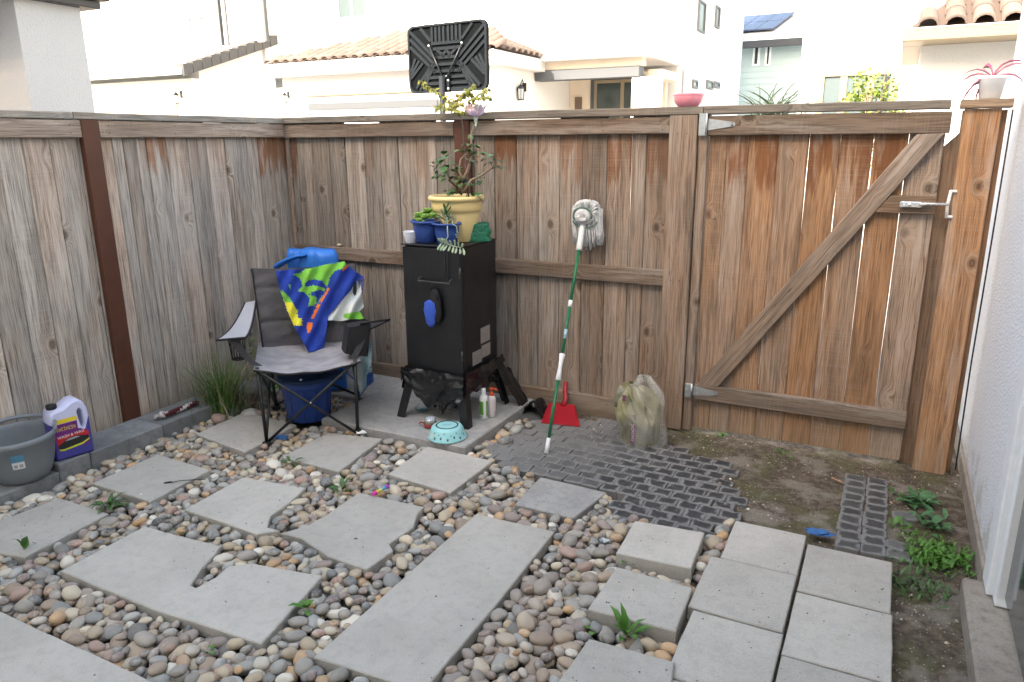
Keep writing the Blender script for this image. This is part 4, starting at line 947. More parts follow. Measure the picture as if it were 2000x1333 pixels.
# ================================================================== OBJECTS IN THE YARD
def scribble(name, M, W, H, n, mat, parent):      # print too small and blurred to read: strokes only
    mb = MB()
    for i in range(n):
        x = W*i/n; w_ = W/n*.72
        for (a, b, c, d) in (((0, 0, .22, 1), (.22, .4, .8, .6), (.78, 0, 1, .9)), ((0, .05, .22, .95), (.2, .78, 1, 1), (.2, 0, 1, .2)), ((.35, 0, .62, 1), (0, .8, 1, 1), (.1, 0, .9, .16)))[(i*7+n) % 3]:
            k = mb.addv([M @ Vector((x+w_*p, H*q, 0)) for p, q in ((a, b), (c, b), (c, d), (a, d))]); mb.face([k, k+1, k+2, k+3])
    return adopt(stuff(mb.build(name, mat, recalc=False)), parent)
# ---- smoker cabinet
SX0, SX1, SY0, SY1, SZ0, SZ1 = 1.43, 1.82, -.65, -.24, .34, 1.10
STB = NT('black_stove_paint'); _p = STB.obj(); _a = STB.noise(_p, 5, 5, .65); _b = STB.noise(STB.scale(_p, (60, 60, 6)), 1, 4, .6)
STB.base(STB.mix(STB.mul(STB.ss(_a, .5, .7), .5), STB.mix(STB.mul(STB.ss(_b, .58, .72), .5), (.006, .007, .009), (.022, .024, .028)), (.020, .021, .022))); STB.rough(STB.math('MULTIPLY_ADD', _a, .5, .18)); STB.bump(_b, .06, .002); STB = STB.m
SMK = thing('smoker', 'tall black metal smoker cabinet on four splayed legs, crowded with plant pots on top', 'smoker', ((SX0+SX1)/2, (SY0+SY1)/2, .06))
mb = MB(); mb.cbox((SX0, SY0+.028, SZ0), (SX1, SY1, SZ1), .004); BODY = adopt(mb.build('body', STB), SMK)
mb = MB(); mb.cbox((SX0+.001, SY0, SZ0+.003), (SX1-.001, SY0+.0265, SZ1-.010), .004); DOOR = adopt(mb.build('door', STB), SMK)
mb = MB(); mb.cbox((SX0-.006, SY0-.006, SZ1+.001), (SX1+.006, SY1+.004, SZ1+.008), .002); adopt(mb.build('lid', STB), SMK)
for sx, sy, x, y in ((-1, -1, SX0, SY0), (1, -1, SX1, SY0), (1, 1, SX1, SY1), (-1, 1, SX0, SY1)):
    mb = MB(); o = Vector((sx*.055, sy*.055, 0)); t_ = .05
    top = [Vector((x, y, SZ0+.02)), Vector((x-sx*t_, y, SZ0+.02)), Vector((x, y-sy*t_, SZ0+.02))]
    top = [Vector((x, y, SZ0-.001)), Vector((x-sx*t_*1.2, y, SZ0-.001)), Vector((x, y-sy*t_*1.2, SZ0-.001))]
    bot = [Vector((x, y, .062))+o, Vector((x-sx*t_, y, .062))+o, Vector((x, y-sy*t_, .062))+o]
    inn = Vector((-sx*.004, -sy*.004, 0))
    k = mb.addv(top+bot+[v+inn for v in top]+[v+inn for v in bot])
    for f in ((0, 1, 4, 3), (0, 3, 5, 2), (6, 9, 10, 7), (6, 8, 11, 9), (1, 7, 10, 4), (2, 5, 11, 8)): mb.face([k+i for i in f])
    adopt(mb.build('leg', STB, recalc=False), SMK)
IRON = plain('worn_black_wire', (.05, .052, .055), .45, .3, 60)
hzz = 0.905; hx0 = PY(818, 545, SY0-.03).x; hx1 = PY(878, 548, SY0-.03).x
mb = MB(); mb.tube([(hx0, SY0, hzz+.018), (hx0, SY0-.03, hzz+.012), (hx0, SY0-.035, hzz), (hx1, SY0-.035, hzz), (hx1, SY0-.03, hzz+.012), (hx1, SY0, hzz+.018)], .0045, 6); adopt(mb.build('handle', IRON), DOOR)
mb = MB(); hx = PY(868, 500, SY0-.01).x; mb.tube([(hx, SY0-.012, SZ1-.01), (hx, SY0-.012, .93)], .0022, 5); mb.tube([(hx+.018, SY0-.012, SZ1-.01), (hx+.018, SY0-.012, .925)], .0022, 5); adopt(mb.build('wire', IRON), DOOR)
for z in (.48, .96):
    mb = MB(); mb.tube([(SX1-.004, SY0-.004, z-.03), (SX1-.004, SY0-.004, z+.03)], .006, 8); adopt(mb.build('hinge', IRON), DOOR)
# foil tape patches on the right side
FOIL = plain('dull_foil_tape', (.34, .32, .30), .5, .25, 55, .25, metal=.3)
for (x0, y0, x1, y1) in ((939, 634, 956, 675), (923, 681, 940, 719), (941, 668, 957, 703)):
    A = PX(x0, y1, SX1); B = PX(x1, y0, SX1); mb = MB(); mb.box((SX1+.0005, A.y, A.z+.01), (SX1+.0025, B.y, B.z)); adopt(mb.build('tape_patch', FOIL), SMK)
# black plastic sheet wrapped round the base
PLAST = NT('black_plastic_sheet'); _n = PLAST.noise(PLAST.scale(PLAST.obj(), (7, 7, 28)), 1., 3, .5); _m = PLAST.noise(PLAST.obj(), 60, 3)
PLAST.base((.010, .011, .013)); PLAST.rough(.2); PLAST.bump(_n, .7, .012); PLAST = PLAST.m
def fray(mb, c0, c1, z0, z1, out, nu=26, nv=8, drop=None, amp=.02, sd=0):
    c0 = Vector(c0); c1 = Vector(c1); d = (c1-c0).normalized(); nn = Vector((d.y, -d.x, 0))*out
    def f(u, v):
        zb_ = drop(u) if drop else z0; p = c0+(c1-c0)*u; z = z1+(zb_-z1)*v
        q = noise.noise(Vector((u*2.2+sd, v*3.5+u*2, sd)))*amp*.9+noise.noise(Vector((u*4+sd, v*9+u*5, sd)))*amp*.55
        return Vector((p.x, p.y, z+q*.3))+nn*(.010+abs(q)*1.4+v*.015*math.sin(u*9+sd))
    mb.grid(f, nu, nv)
t = thing('plastic_sheet', 'torn black plastic sheeting wrapped around the base of the smoker cabinet', 'plastic sheet', (1.6, -.45, .06))
mb = MB(); fray(mb, (SX0-.03, SY0-.012, 0), (SX1+.012, SY0-.012, 0), .2, .375, 1, drop=lambda u: .245+.05*math.sin(u*5+1)-.11*math.exp(-((u-.38)/.2)**2)+.03*noise.noise(Vector((u*11, 0, 0))), nu=44, nv=12, amp=.028)
fray(mb, (SX1+.012, SY0-.012, 0), (SX1+.012, SY1+.03, 0), .2, .385, 1, drop=lambda u: .25-.02*u+.03*noise.noise(Vector((u*11, 3, 0)))-.10*max(0, u-.7), nu=36, nv=12, amp=.024, sd=4)
mb.grid(lambda u, v: Vector((SX0-.02-.03*v, SY0+(SY1-SY0)*u, .37-(.14+.04*math.sin(u*7))*v)), 12, 5)
adopt(mb.build('wrap', PLAST), t)
mb = MB()
def hang(u, v): # torn flap hanging under the front
    x = SX0+.07+.26*u; return Vector((x+.02*noise.noise(Vector((u*3, v*3, 0))), SY0+.02+.05*v*math.sin(u*6)+.02*noise.noise(Vector((u*6, v*6, 2))), .27-v*(.16+.05*noise.noise(Vector((u*9, 0, 7)))-.09*abs(u-.5))))
mb.grid(hang, 20, 14); adopt(mb.build('torn_flap', PLAST), t)
mb = MB()
def tail(u, v):
    p = Vector((SX1+.01+.32*u, SY1+.03+.06*math.sin(u*3), .035+.30*max(0, 1-u*2.1)+.06*max(0, 1-abs(u-.72)*5))); return p+Vector((.0, (v-.5)*.19*(1-.3*u), -.06*v*(1-u)*(1 if u < .5 else 0)+.03*noise.noise(Vector((u*9, v*5, 0)))+.012*noise.noise(Vector((u*25, v*14, 0)))))
mb.grid(tail, 36, 10); adopt(mb.build('torn_tail', PLAST), t)
GREYC = plain('grey_cardboard', (.095, .10, .10), .75, .15, 20)
mb = MB(); a, b, c, d = G(1012, 822, .01), G(1058, 824, .01), PY(1043, 795, -.10), PY(1020, 795, -.12)
k = mb.addv([a, b, c, d]+[v+Vector((.003, .004, 0)) for v in (a, b, c, d)])
for f in ((0, 1, 2, 3), (4, 7, 6, 5), (0, 1, 5, 4), (1, 2, 6, 5), (2, 3, 7, 6), (3, 0, 4, 7)): mb.face([k+i for i in f])
tag(mb.build('cardboard_scrap', GREYC), 'dark grey folded scrap of card leaning beside the red dustpan', 'scrap')
# wash mitt on the handle
MITT = NT('blue_chenille'); _n = MITT.noise(MITT.obj(), 120, 3); _v = MITT.n('TexVoronoi', {0: MITT.obj()}); _v.inputs['Scale'].default_value = 160
MITT.base(MITT.mix(_n, (.02, .06, .40), (.06, .16, .75))); MITT.rough(.9); MITT.bump(_v.outputs['Distance'], 1., .006); MITT = MITT.m
mx = PY(840, 620, SY0-.05); t = thing('wash_mitt', 'black and blue car wash mitt hanging by its loop from the smoker handle', 'mitt', (mx.x, mx.y, .62))
cxm = PY(841, 600, SY0-.05).x
mb = MB(); k = 14
def mitt(u, v, s_=1, dx=0, dy=0): return None
for nm, mat, ox, oy, pts in (('blue_side', MITT, -.012, -.030, [(.012, .80), (.036, .785), (.043, .74), (.036, .70), (.030, .665), (.012, .645)]), ('black_side', plain('black_knit', (.016, .016, .018), .9, .2, 200, .3), .015, -.008, [(.014, .865), (.030, .84), (.036, .79), (.042, .73), (.036, .69), (.012, .655)])):
    mb = MB(); rg = []
    for (r_, z) in pts: rg.append(mb.addv([(cxm+ox+r_*math.cos(a)*(1+.08*math.sin(z*80+a*2)), SY0-.022+oy*.5+r_*.42*math.sin(a), z) for a in [j*math.pi/6 for j in range(12)]]))
    for i in range(len(pts)-1):
        for j in range(12): mb.face([rg[i]+j, rg[i]+(j+1) % 12, rg[i+1]+(j+1) % 12, rg[i+1]+j], 0, True)
    mb.face([rg[0]+j for j in range(12)]); mb.face([rg[-1]+j for j in range(12)]); adopt(mb.build(nm, mat), t)
mb = MB(); mb.tube([(cxm+.016, SY0-.025, .855), (cxm+.03, SY0-.03, .83), (cxm+.036, SY0-.03, .80)], [.010, .011, .008], 8); adopt(mb.build('thumb', plain('black_knit', (.016, .016, .018), .9)), t)
mb = MB(); mb.tube([(cxm-.002, SY0-.037, .91), (cxm+.004, SY0-.034, .862)], .0018, 5); mb.tube([(cxm+.002, SY0-.037, .91), (cxm+.014, SY0-.034, .862)], .0018, 5); adopt(mb.build('loop', BLACKM), t)
# ---- pots on the smoker
TOP = SZ1+.009
def pot(name, label, cx, cy, z, rt, rb, h, mat, lip=.02, group=None, soil=True, ring=None):
    t = thing(name, label, 'plant pot', (cx, cy, z), group); mb = MB(); M = Matrix.Translation((cx, cy, z))
    prof = [(0, .002), (rb-.004, 0), (rb, .004), (rb+(rt-rb)*.55, h*.58)]
    if ring: prof += [(rb+(rt-rb)*.62, h*.66), (rb+(rt-rb)*.62+.012, h*.69), (rt-.004, h*.86)]
    else: prof += [(rt-.008, h-lip)]
    prof += [(rt-.006, h-lip), (rt+lip*.45, h-lip*.95), (rt+lip*.62, h-lip*.45), (rt+lip*.35, h), (rt-.004, h), (rt-.012, h-.012), (rb+.01, h*.55), (0, h*.55)]
    mb.lathe(prof, 40, M=M); adopt(mb.build('pot_body', mat), t)
    mb = MB(); mb.lathe([(0, h*.86), (rt*.5, h*.865), (rt-.012, h*.85)], 24, M=M); mb.v = [v+Vector((0, 0, .006*noise.noise(v*40))) for v in mb.v]; adopt(mb.build('potting_soil', plain('potting_soil', (.045, .033, .025), .95, .4, 60, .6)), t)
    return t
YEL = plain('yellow_plastic', (.84, .66, .31), .42, .06, 8); BLU = plain('blue_plastic', (.030, .075, .30), .38, .1, 10)
yc = PY(895, 378, -.40); ycx, ycy = 1.655, -.405
GP = pot('potted_geranium', 'large yellow plastic pot with a leggy geranium, at the back of the smoker top', ycx, ycy, TOP, .148, .112, .258, YEL, .026, ring=True)
BP1 = pot('potted_succulent', 'blue plastic pot full of bright green rosettes, front left on the smoker top', 1.535, -.545, TOP, .088, .062, .125, BLU, .012)
BP2 = pot('potted_jade', 'blue plastic pot holding one upright jade sprig, front right on the smoker top', 1.69, -.575, TOP, .078, .055, .120, BLU, .011)
BP3 = pot('potted_plant', 'small blue pot half hidden behind the rosette pot at the left of the smoker top', 1.475, -.445, TOP, .062, .045, .115, BLU, .010)
GL1 = plain('geranium_leaf', (.085, .18, .055), .55, .45, 30); GL2 = plain('bluish_leaf', (.085, .16, .085), .55, .4, 30); GLY = plain('yellowing_leaf', (.30, .30, .05), .55, .35, 25)
BARK = plain('pale_geranium_stem', (.30, .22, .16), .75, .25, 60, .3); SUCC = plain('lime_succulent', (.22, .40, .08), .45, .3, 40); JADE = plain('jade_leaf', (.045, .14, .04), .35, .3, 40); GLAU = plain('glaucous_leaf', (.32, .42, .30), .6, .2, 40)
def stem(mb, pts, Y, r): mb.tube([PY(x, y, Y) for x, y in pts], r, 6)
YS = ycy-.01
mb = MB()
stem(mb, [(903, 378), (904, 352), (913, 335), (922, 305), (921, 285), (920, 262), (925, 245)], YS, [.011, .010, .009, .008, .006, .0035, .002])
stem(mb, [(905, 352), (897, 335), (900, 312), (912, 300), (914, 297)], YS-.02, [.008, .007, .006, .004, .003])
stem(mb, [(897, 375), (880, 355), (870, 328), (866, 315)], YS+.03, [.007, .006, .004, .003])
stem(mb, [(905, 376), (920, 352), (940, 343), (960, 328), (966, 318)], YS-.04, [.008, .007, .006, .005, .003])
stem(mb, [(893, 378), (886, 368), (900, 366), (908, 355)], YS+.02, [.009, .009, .008, .006])
adopt(mb.build('stem', BARK), GP)
def cluster(mb, px_, py_, Y, n, rad, L=.044, W=.044, m=0, fat=False):
    c = PY(px_, py_, Y)
    for k in range(n):
        d = Vector((rnd.gauss(0, 1), rnd.gauss(0, 1), rnd.gauss(.15, .6))); p = c+d.normalized()*rad*rnd.uniform(.2, 1)
        mb.leaf(p, (d.x, d.y, d.z*.4), (0, 0, 1), L*rnd.uniform(.7, 1.2), W*rnd.uniform(.7, 1.2), m, bend=.3)
mb = MB()
for a in ((921, 285, 13, .035), (935, 300, 9, .03), (905, 292, 7, .028), (866, 314, 16, .045), (880, 326, 12, .04), (858, 343, 9, .03), (898, 350, 16, .045), (910, 358, 10, .04), (885, 372, 10, .035), (930, 378, 6, .02), (878, 345, 8, .03)):
    cluster(mb, a[0], a[1], YS+rnd.uniform(-.04, .04), a[2], a[3])
adopt(stuff(mb.build('leaves', GL1)), GP)
mb = MB()
for a in ((966, 316, 9, .03), (955, 310, 5, .02), (970, 328, 4, .02), (935, 352, 5, .02), (851, 325, 5, .02), (918, 312, 4, .02)): cluster(mb, a[0], a[1], YS-.04, a[2]+4, a[3]+.01, .032, .032)
adopt(stuff(mb.build('upper_leaves', GL2)), GP)
# tall arching branch with pinnate yellow green leaves (rises from the same pot)
mb = MB(); YT_ = -.14
P0 = [PY(x, y, YT_) for x, y in ((903, 372), (905, 320), (905, 270), (903, 238), (893, 222), (884, 208), (880, 198))]; P0[0] = Vector((ycx+.03, ycy+.10, TOP+.18)); P0[1] = (P0[0]+P0[2])/2
mb.tube(P0, [.005, .005, .004, .004, .0035, .003, .002], 6)
br = [[(888, 214), (878, 200), (868, 188), (848, 178), (832, 166), (818, 156)], [(883, 206), (890, 196), (905, 186), (925, 182)], [(884, 208), (900, 205), (925, 192), (945, 180), (955, 172)], [(889, 216), (875, 212), (860, 210), (848, 212)], [(888, 214), (905, 218), (920, 210), (935, 205)], [(905, 186), (912, 176), (922, 168)], [(925, 192), (945, 190), (958, 192)]]
for b_ in br: mb.tube([PY(x, y, YT_+.01*i) for i, (x, y) in enumerate(b_)], [.0028]+[.0018]*(len(b_)-1), 5)
adopt(mb.build('tall_branch', plain('dark_twig', (.09, .07, .05), .8)), GP)
mb = MB(); mats_ = [GLY, plain('olive_leaf', (.16, .21, .05), .55, .35, 25), plain('orange_yellow_leaf', (.50, .33, .04), .55, .3, 25)]
for b_ in br:
    for i in range(len(b_)-1):
        for s_ in range(7):
            u = (s_+.5)/7; x = b_[i][0]*(1-u)+b_[i+1][0]*u; y = b_[i][1]*(1-u)+b_[i+1][1]*u
            p = PY(x, y, YT_+.01*i)
            for sg in (-1, 1):
                d = Vector((rnd.gauss(0, .5)+.3*sg, rnd.gauss(0, .5), rnd.gauss(-.5, .6))); m_ = 2 if (abs(x-890) < 12 and y < 200 and rnd.random() < .5) else (0 if rnd.random() < .6 else 1)
                mb.leaf(p+Vector((0, rnd.uniform(-.01, .01), 0)), d, (0, -1, .4), rnd.uniform(.022, .042), rnd.uniform(.012, .018), m_)
adopt(stuff(mb.build('tall_branch_leaves', mats_)), GP)
# succulents
mb = MB()
for (dx, dy, dz, s_) in ((-.03, -.02, .15, 1.1), (.02, -.035, .145, 1.), (-.055, .0, .13, .9), (.045, .0, .15, .95), (0, .02, .17, 1.1), (-.02, .045, .155, .9), (.06, .04, .14, .8), (-.005, -.06, .13, .8)):
    c = Vector((1.535+dx, -.545+dy, TOP+dz))
    for k in range(13):
        a = k*2.4; el = .1+1.2*(k/13); d = Vector((math.cos(a)*math.cos(el), math.sin(a)*math.cos(el), math.sin(el))); mb.fat(c-Vector((0, 0, .01)), d, (0, 0, 1), .046*s_*(1-.35*k/13), .028*s_, .007)
adopt(stuff(mb.build('rosettes', SUCC)), BP1)
mb = MB(); q = PY(905, 428, -.575); mb.tube([(1.69, -.575, TOP+.09), (1.69, -.575, TOP+.15), (1.694, -.578, TOP+.19)], [.006, .005, .003], 6)
for k in range(11):
    a = k*1.9; z = TOP+.115+.0085*k; el = .35+.06*k; d = Vector((math.cos(a)*math.cos(el), math.sin(a)*math.cos(el), math.sin(el))); mb.fat((1.69, -.575, z), d, (0, 0, 1), .062-.002*k, .017, .009)
adopt(stuff(mb.build('jade_sprig', JADE)), BP2)
mb = MB()      # glaucous stems standing between the pots, one trailing over the edge
for (x0, y0, x1, y1) in ((868, 440, 866, 412), (878, 440, 880, 420), (884, 442, 886, 425), (861, 440, 858, 418)):
    A = PY(x0, y0, -.60); B = PY(x1, y1, -.60); mb.tube([A, B], .002, 5)
    for k in range(12): d = Vector((rnd.gauss(0, 1), rnd.gauss(0, 1), rnd.gauss(.3, .5))); mb.fat(B+(A-B)*rnd.uniform(0, .5), d, (0, 0, 1), .019, .007, .004)
adopt(stuff(mb.build('grey_sprigs', plain('grey_green_leaf', (.24, .28, .22), .6, .25, 40))), BP1)
mb = MB(); pts = [PY(873, 425, -.61), PY(874, 448, -.655), PY(875, 462, -.665), PY(868, 475, -.675), PY(885, 481, -.68), PY(900, 484, -.685)]
mb.tube(pts, [.003, .003, .003, .003, .0035, .003], 6)
for k in range(15):
    u = k/14; x = 862+u*42; y = 476+u*9; p = PY(x, y, -.678); sg = 1 if k % 2 else -1; d = Vector(((.55-u)*-1.2+rnd.uniform(-.2, .2), -.35, sg*.9+rnd.uniform(-.2, .2)))
    mb.fat(p, d, (0, -1, .2), rnd.uniform(.036, .048), .017, .006)
mb.tube([PY(883, 430, -.62), PY(884, 438, -.65), PY(892, 443, -.665), PY(894, 452, -.67), PY(890, 462, -.672)], .002, 5)
for k in range(16): p = PY(893+rnd.uniform(-2, 1), 442+k*1.5, -.672); mb.fat(p, (rnd.uniform(-.2, 1), -.5, rnd.uniform(-.3, .3)), (0, 0, 1), .014, .006, .004)
adopt(stuff(mb.build('trailing_stem', GLAU)), BP1)
# plastic cup, green bag
t = thing('plastic_cup', 'small clear ribbed plastic cup at the left edge of the smoker top', 'cup', (1.455, -.60, TOP)); mb = MB(); M = Matrix.Translation((1.458, -.60, TOP))
prof = [(.028, 0), (.038, .058), (.041, .060), (.041, .064), (.036, .062), (.027, .003)]
mb.lathe(prof, 36, M=M); rr_ = MB()
for i, v in enumerate(mb.v):
    if .004 < v.z-TOP < .057: pass
FROST = plain('frosted_plastic', (.80, .83, .92), .3, .03, 20, spec=.6)
adopt(mb.build('cup_body', FROST), t); mb = MB()
for k in range(18):
    a = k*math.pi/9; mb.tube([(1.458+.0285*math.cos(a), -.60+.0285*math.sin(a), TOP+.004), (1.458+.0382*math.cos(a), -.60+.0382*math.sin(a), TOP+.054)], .0018, 4)
adopt(stuff(mb.build('cup_ribs', FROST)), t)
GRB = NT('green_foil_bag'); _n = GRB.noise(GRB.obj(), 30, 4); GRB.base(GRB.mix(_n, (.0, .09, .045), (.01, .17, .09))); GRB.rough(.28); GRB.bump(GRB.noise(GRB.obj(), 45, 4, .6), .9, .01); GRB = GRB.m
mb = MB(); c = Vector((1.765, -.37, TOP)); rg = []
def gb_(u, v):
    a = u*2*math.pi; z = v; sq = lambda x: math.copysign(abs(x)**.45, x)
    w_ = .080*(1-.12*z)*(1+.0*z); h_ = .060*(1-.18*z)
    p = Vector((w_*sq(math.cos(a)), h_*sq(math.sin(a)), .100*z)); n_ = noise.noise(p*30+Vector((3, 1, 7)))*.014+noise.noise(p*75)*.006; p = Matrix.Rotation(R(35), 3, 'Z') @ p
    return c+p+Vector((n_, n_, n_*.8 if z > 0 else 0))
mb.grid(gb_, 28, 10); k = mb.addv([c+Vector((0, 0, .104))]); n0 = 29*10
for i in range(28): mb.face([n0+i, n0+i+1, k], 0, True)
t = thing('foil_bag', 'crumpled dark green foil bag on the smoker top, right of the yellow pot', 'bag', c); adopt(mb.build('bag_body', GRB), t)
mb = MB(); mb.tube([c+Vector((-.05, -.02, .085)), c+Vector((0, -.01, .098)), c+Vector((.06, .03, .088))], [.004, .007, .004], 6, flat=.5); adopt(mb.build('folded_top', GRB), t)
# glass flower on a stake
t = thing('glass_flower', 'pale pink and lilac glass flower on a thin stake above the yellow pot', 'garden ornament', (1.72, -.38, TOP+.2)); YF = -.34
fc = PY(929, 228, YF); mb = MB()
for k in range(6):
    a = k*math.pi/3+.3; d = Vector((math.cos(a), math.sin(a), .35))
    def pet(u, v, d=d, a=a):
        s_ = Vector((-math.sin(a), math.cos(a), 0)); w_ = .040*math.sin(math.pi*min(1, v*.85+.1))*(u-.5)*2
        return fc+d.normalized()*.072*v+s_*w_+Vector((0, 0, .035*v*v-.012*(2*u-1)**2*-1*v))
    mb.grid(pet, 6, 7, m=k % 2)
adopt(mb.build('petals', [plain('pink_glass', (.85, .55, .58), .15, .1, 30, trans=.35), plain('lilac_glass', (.68, .62, .84), .15, .1, 30, trans=.35)], recalc=False), t)
mb = MB(); mb.lathe([(0, -.06), (.004, -.055), (.012, 0), (0, .004)], 12, M=Matrix.Translation(fc)); adopt(mb.build('flower_cup', plain('clear_green_glass', (.55, .68, .60), .1, trans=.6)), t)
mb = MB(); q = PY(922, 375, YF); mb.tube([fc-Vector((0, 0, .05)), PY(925, 268, YF), PY(918, 320, YF), Vector((1.70, -.38, TOP+.18))], .0022, 6); adopt(mb.build('stake', IRON), t)
mb = MB(); q = PY(913, 356, YF-.05); mb.lathe([(0, .010), (.03, .008), (.036, -.002), (.03, -.012), (0, -.014)], 18, M=Matrix.Translation(q) @ Matrix.Rotation(R(12), 4, 'Y')); adopt(mb.build('solar_disc', plain('black_disc', (.015, .016, .018), .3)), t)

# ---- camping chair
CC = Vector((.92, -.90, 0)); XU = Vector((.736, .677, 0)); VF = Vector((.677, -.736, 0))
def L(u, v, z): return CC+XU*u+VF*v+Vector((0, 0, z))
CH = thing('camping_chair', 'grey folding camping chair with black frame and beach towel over its back', 'chair', (CC.x, CC.y, 0))
GREYF = NT('grey_polyester'); _n = GREYF.noise(GREYF.obj(), 9, 4); _w = GREYF.noise(GREYF.scale(GREYF.obj(), (700, 700, 700)), 1, 1)
GREYF.base(GREYF.mix(GREYF.ss(_n, .3, .7), (.25, .245, .26), (.37, .36, .38))); GREYF.rough(.75); GREYF.bump(GREYF.add(GREYF.mul(GREYF.noise(GREYF.obj(), 16, 3), 1.), GREYF.mul(_w, .04)), .6, .02); GREYF = GREYF.m
DGREY = plain('charcoal_polyester', (.115, .108, .112), .8, .25, 9, .8, dist=.012); BLKF = plain('black_polyester', (.020, .019, .021), .7, .25, 20, .4, dist=.004); LGREY = plain('light_grey_polyester', (.40, .41, .45), .7, .1, 14, .3, dist=.004)
FL, FR, RR_, RL = (-.285, .275), (.222, .281), (.272, -.275), (-.245, -.27)
BT = {-1: (-.31, -.29, .935), 1: (.30, -.27, .935)}; SZ = .47
def leg(a, b, r=.010): m_ = MB(); m_.tube([L(*a), L(*b)], r, 8); adopt(m_.build('leg', BLACKM), CH)
for f_, s_ in ((FL, -1), (FR, 1)):
    leg((f_[0], f_[1], .028), (f_[0]+s_*.012, f_[1]-.01, SZ)); 
leg((FL[0]+.01, FL[1], .035), (FR[0], FR[1]-.005, SZ-.02), .0085); leg((FR[0]-.01, FR[1]+.012, .035), (FL[0], FL[1]+.007, SZ-.02), .0085)
for r_, f_, s_ in ((RL, FL, -1), (RR_, FR, 1)):
    leg((r_[0], r_[1], .055 if s_ > 0 else .03), (r_[0]+s_*.01, r_[1], .36)); leg((r_[0], r_[1], .30), BT[s_], .0095)
    leg((r_[0], r_[1]+.01, .07), (f_[0], f_[1]-.02, SZ-.03), .008); leg((f_[0], f_[1]-.02, .05), (r_[0], r_[1]+.01, .38), .008)
leg((RL[0], RL[1]-.01, .05), (RR_[0], RR_[1]-.01, .36), .008); leg((RR_[0], RR_[1]-.02, .06), (RL[0], RL[1]-.02, .36), .008)
mb = MB(); q = L((FL[0]+FR[0])/2+.004, FL[1]+.018, .245); mb.lathe([(0, .006), (.005, .004), (.006, 0)], 10, M=frame(q, XU, (0, 0, 1)) @ Matrix.Identity(4)); adopt(mb.build('rivet', GALV), CH)
for c_ in (FL, FR, RR_, RL):
    mb = MB(); p = L(c_[0], c_[1], .02 if c_ in (FL,) else .036); mb.cbox((-.022, -.016, -.008), (.022, .016, .014), .004, M=Matrix.Translation(p)); adopt(mb.build('foot', BLACKM), CH)
def seatf(u, v):       # u across, v front->back
    x = -.315+.58*u; y = .285-.60*v; e = 1-(2*u-1)**2
    z = SZ-.005-.0*v-.042*e*(1-.45*v)-.014*e*math.sin(v*math.pi)
    z += .004*math.sin(u*17+v*3)*e+.005*noise.noise(Vector((u*5, v*5, 3)))
    return L(x, y, z)
mb = MB(); mb.grid(seatf, 26, 22); mb.grid(lambda u, v: seatf(u, v)-Vector((0, 0, .006)), 26, 22); adopt(mb.build('seat', GREYF), CH)
mb = MB(); mb.tube([seatf(u/20, 0)-Vector((0, 0, .004)) for u in range(21)], .006, 6); adopt(mb.build('seat_piping', BLKF), CH)
def backf(u, v):       # v bottom->top
    x = (-.285-.025*v)+(.56+.05*v)*u; e = 1-(2*u-1)**2
    z = .445+.49*v-.015*e*v; y = -.215-.07*v-.055*e*(1-v*.55)
    y += .006*noise.noise(Vector((u*4, v*6, 8)))+.009*noise.noise(Vector((u*2.5+v*5, v*9-u*4, 2)))+(.014*math.exp(-((v-.33)/.02)**2) + .012*math.exp(-((v-.76)/.018)**2))*-1
    return L(x, y, z)
mb = MB(); mb.grid(backf, 24, 40, mf=lambda u, v: 1 if v > .98 else 0); mb.grid(lambda u, v: backf(u, v)-VF*.012, 24, 40); adopt(mb.build('backrest', [DGREY, GREYF]), CH)
mb = MB(); mb.tube([backf(0, v/12)+VF*.002 for v in range(13)], .006, 6); mb.tube([backf(1, v/12)+VF*.002 for v in range(13)], .006, 6); adopt(mb.build('back_piping', BLKF), CH)
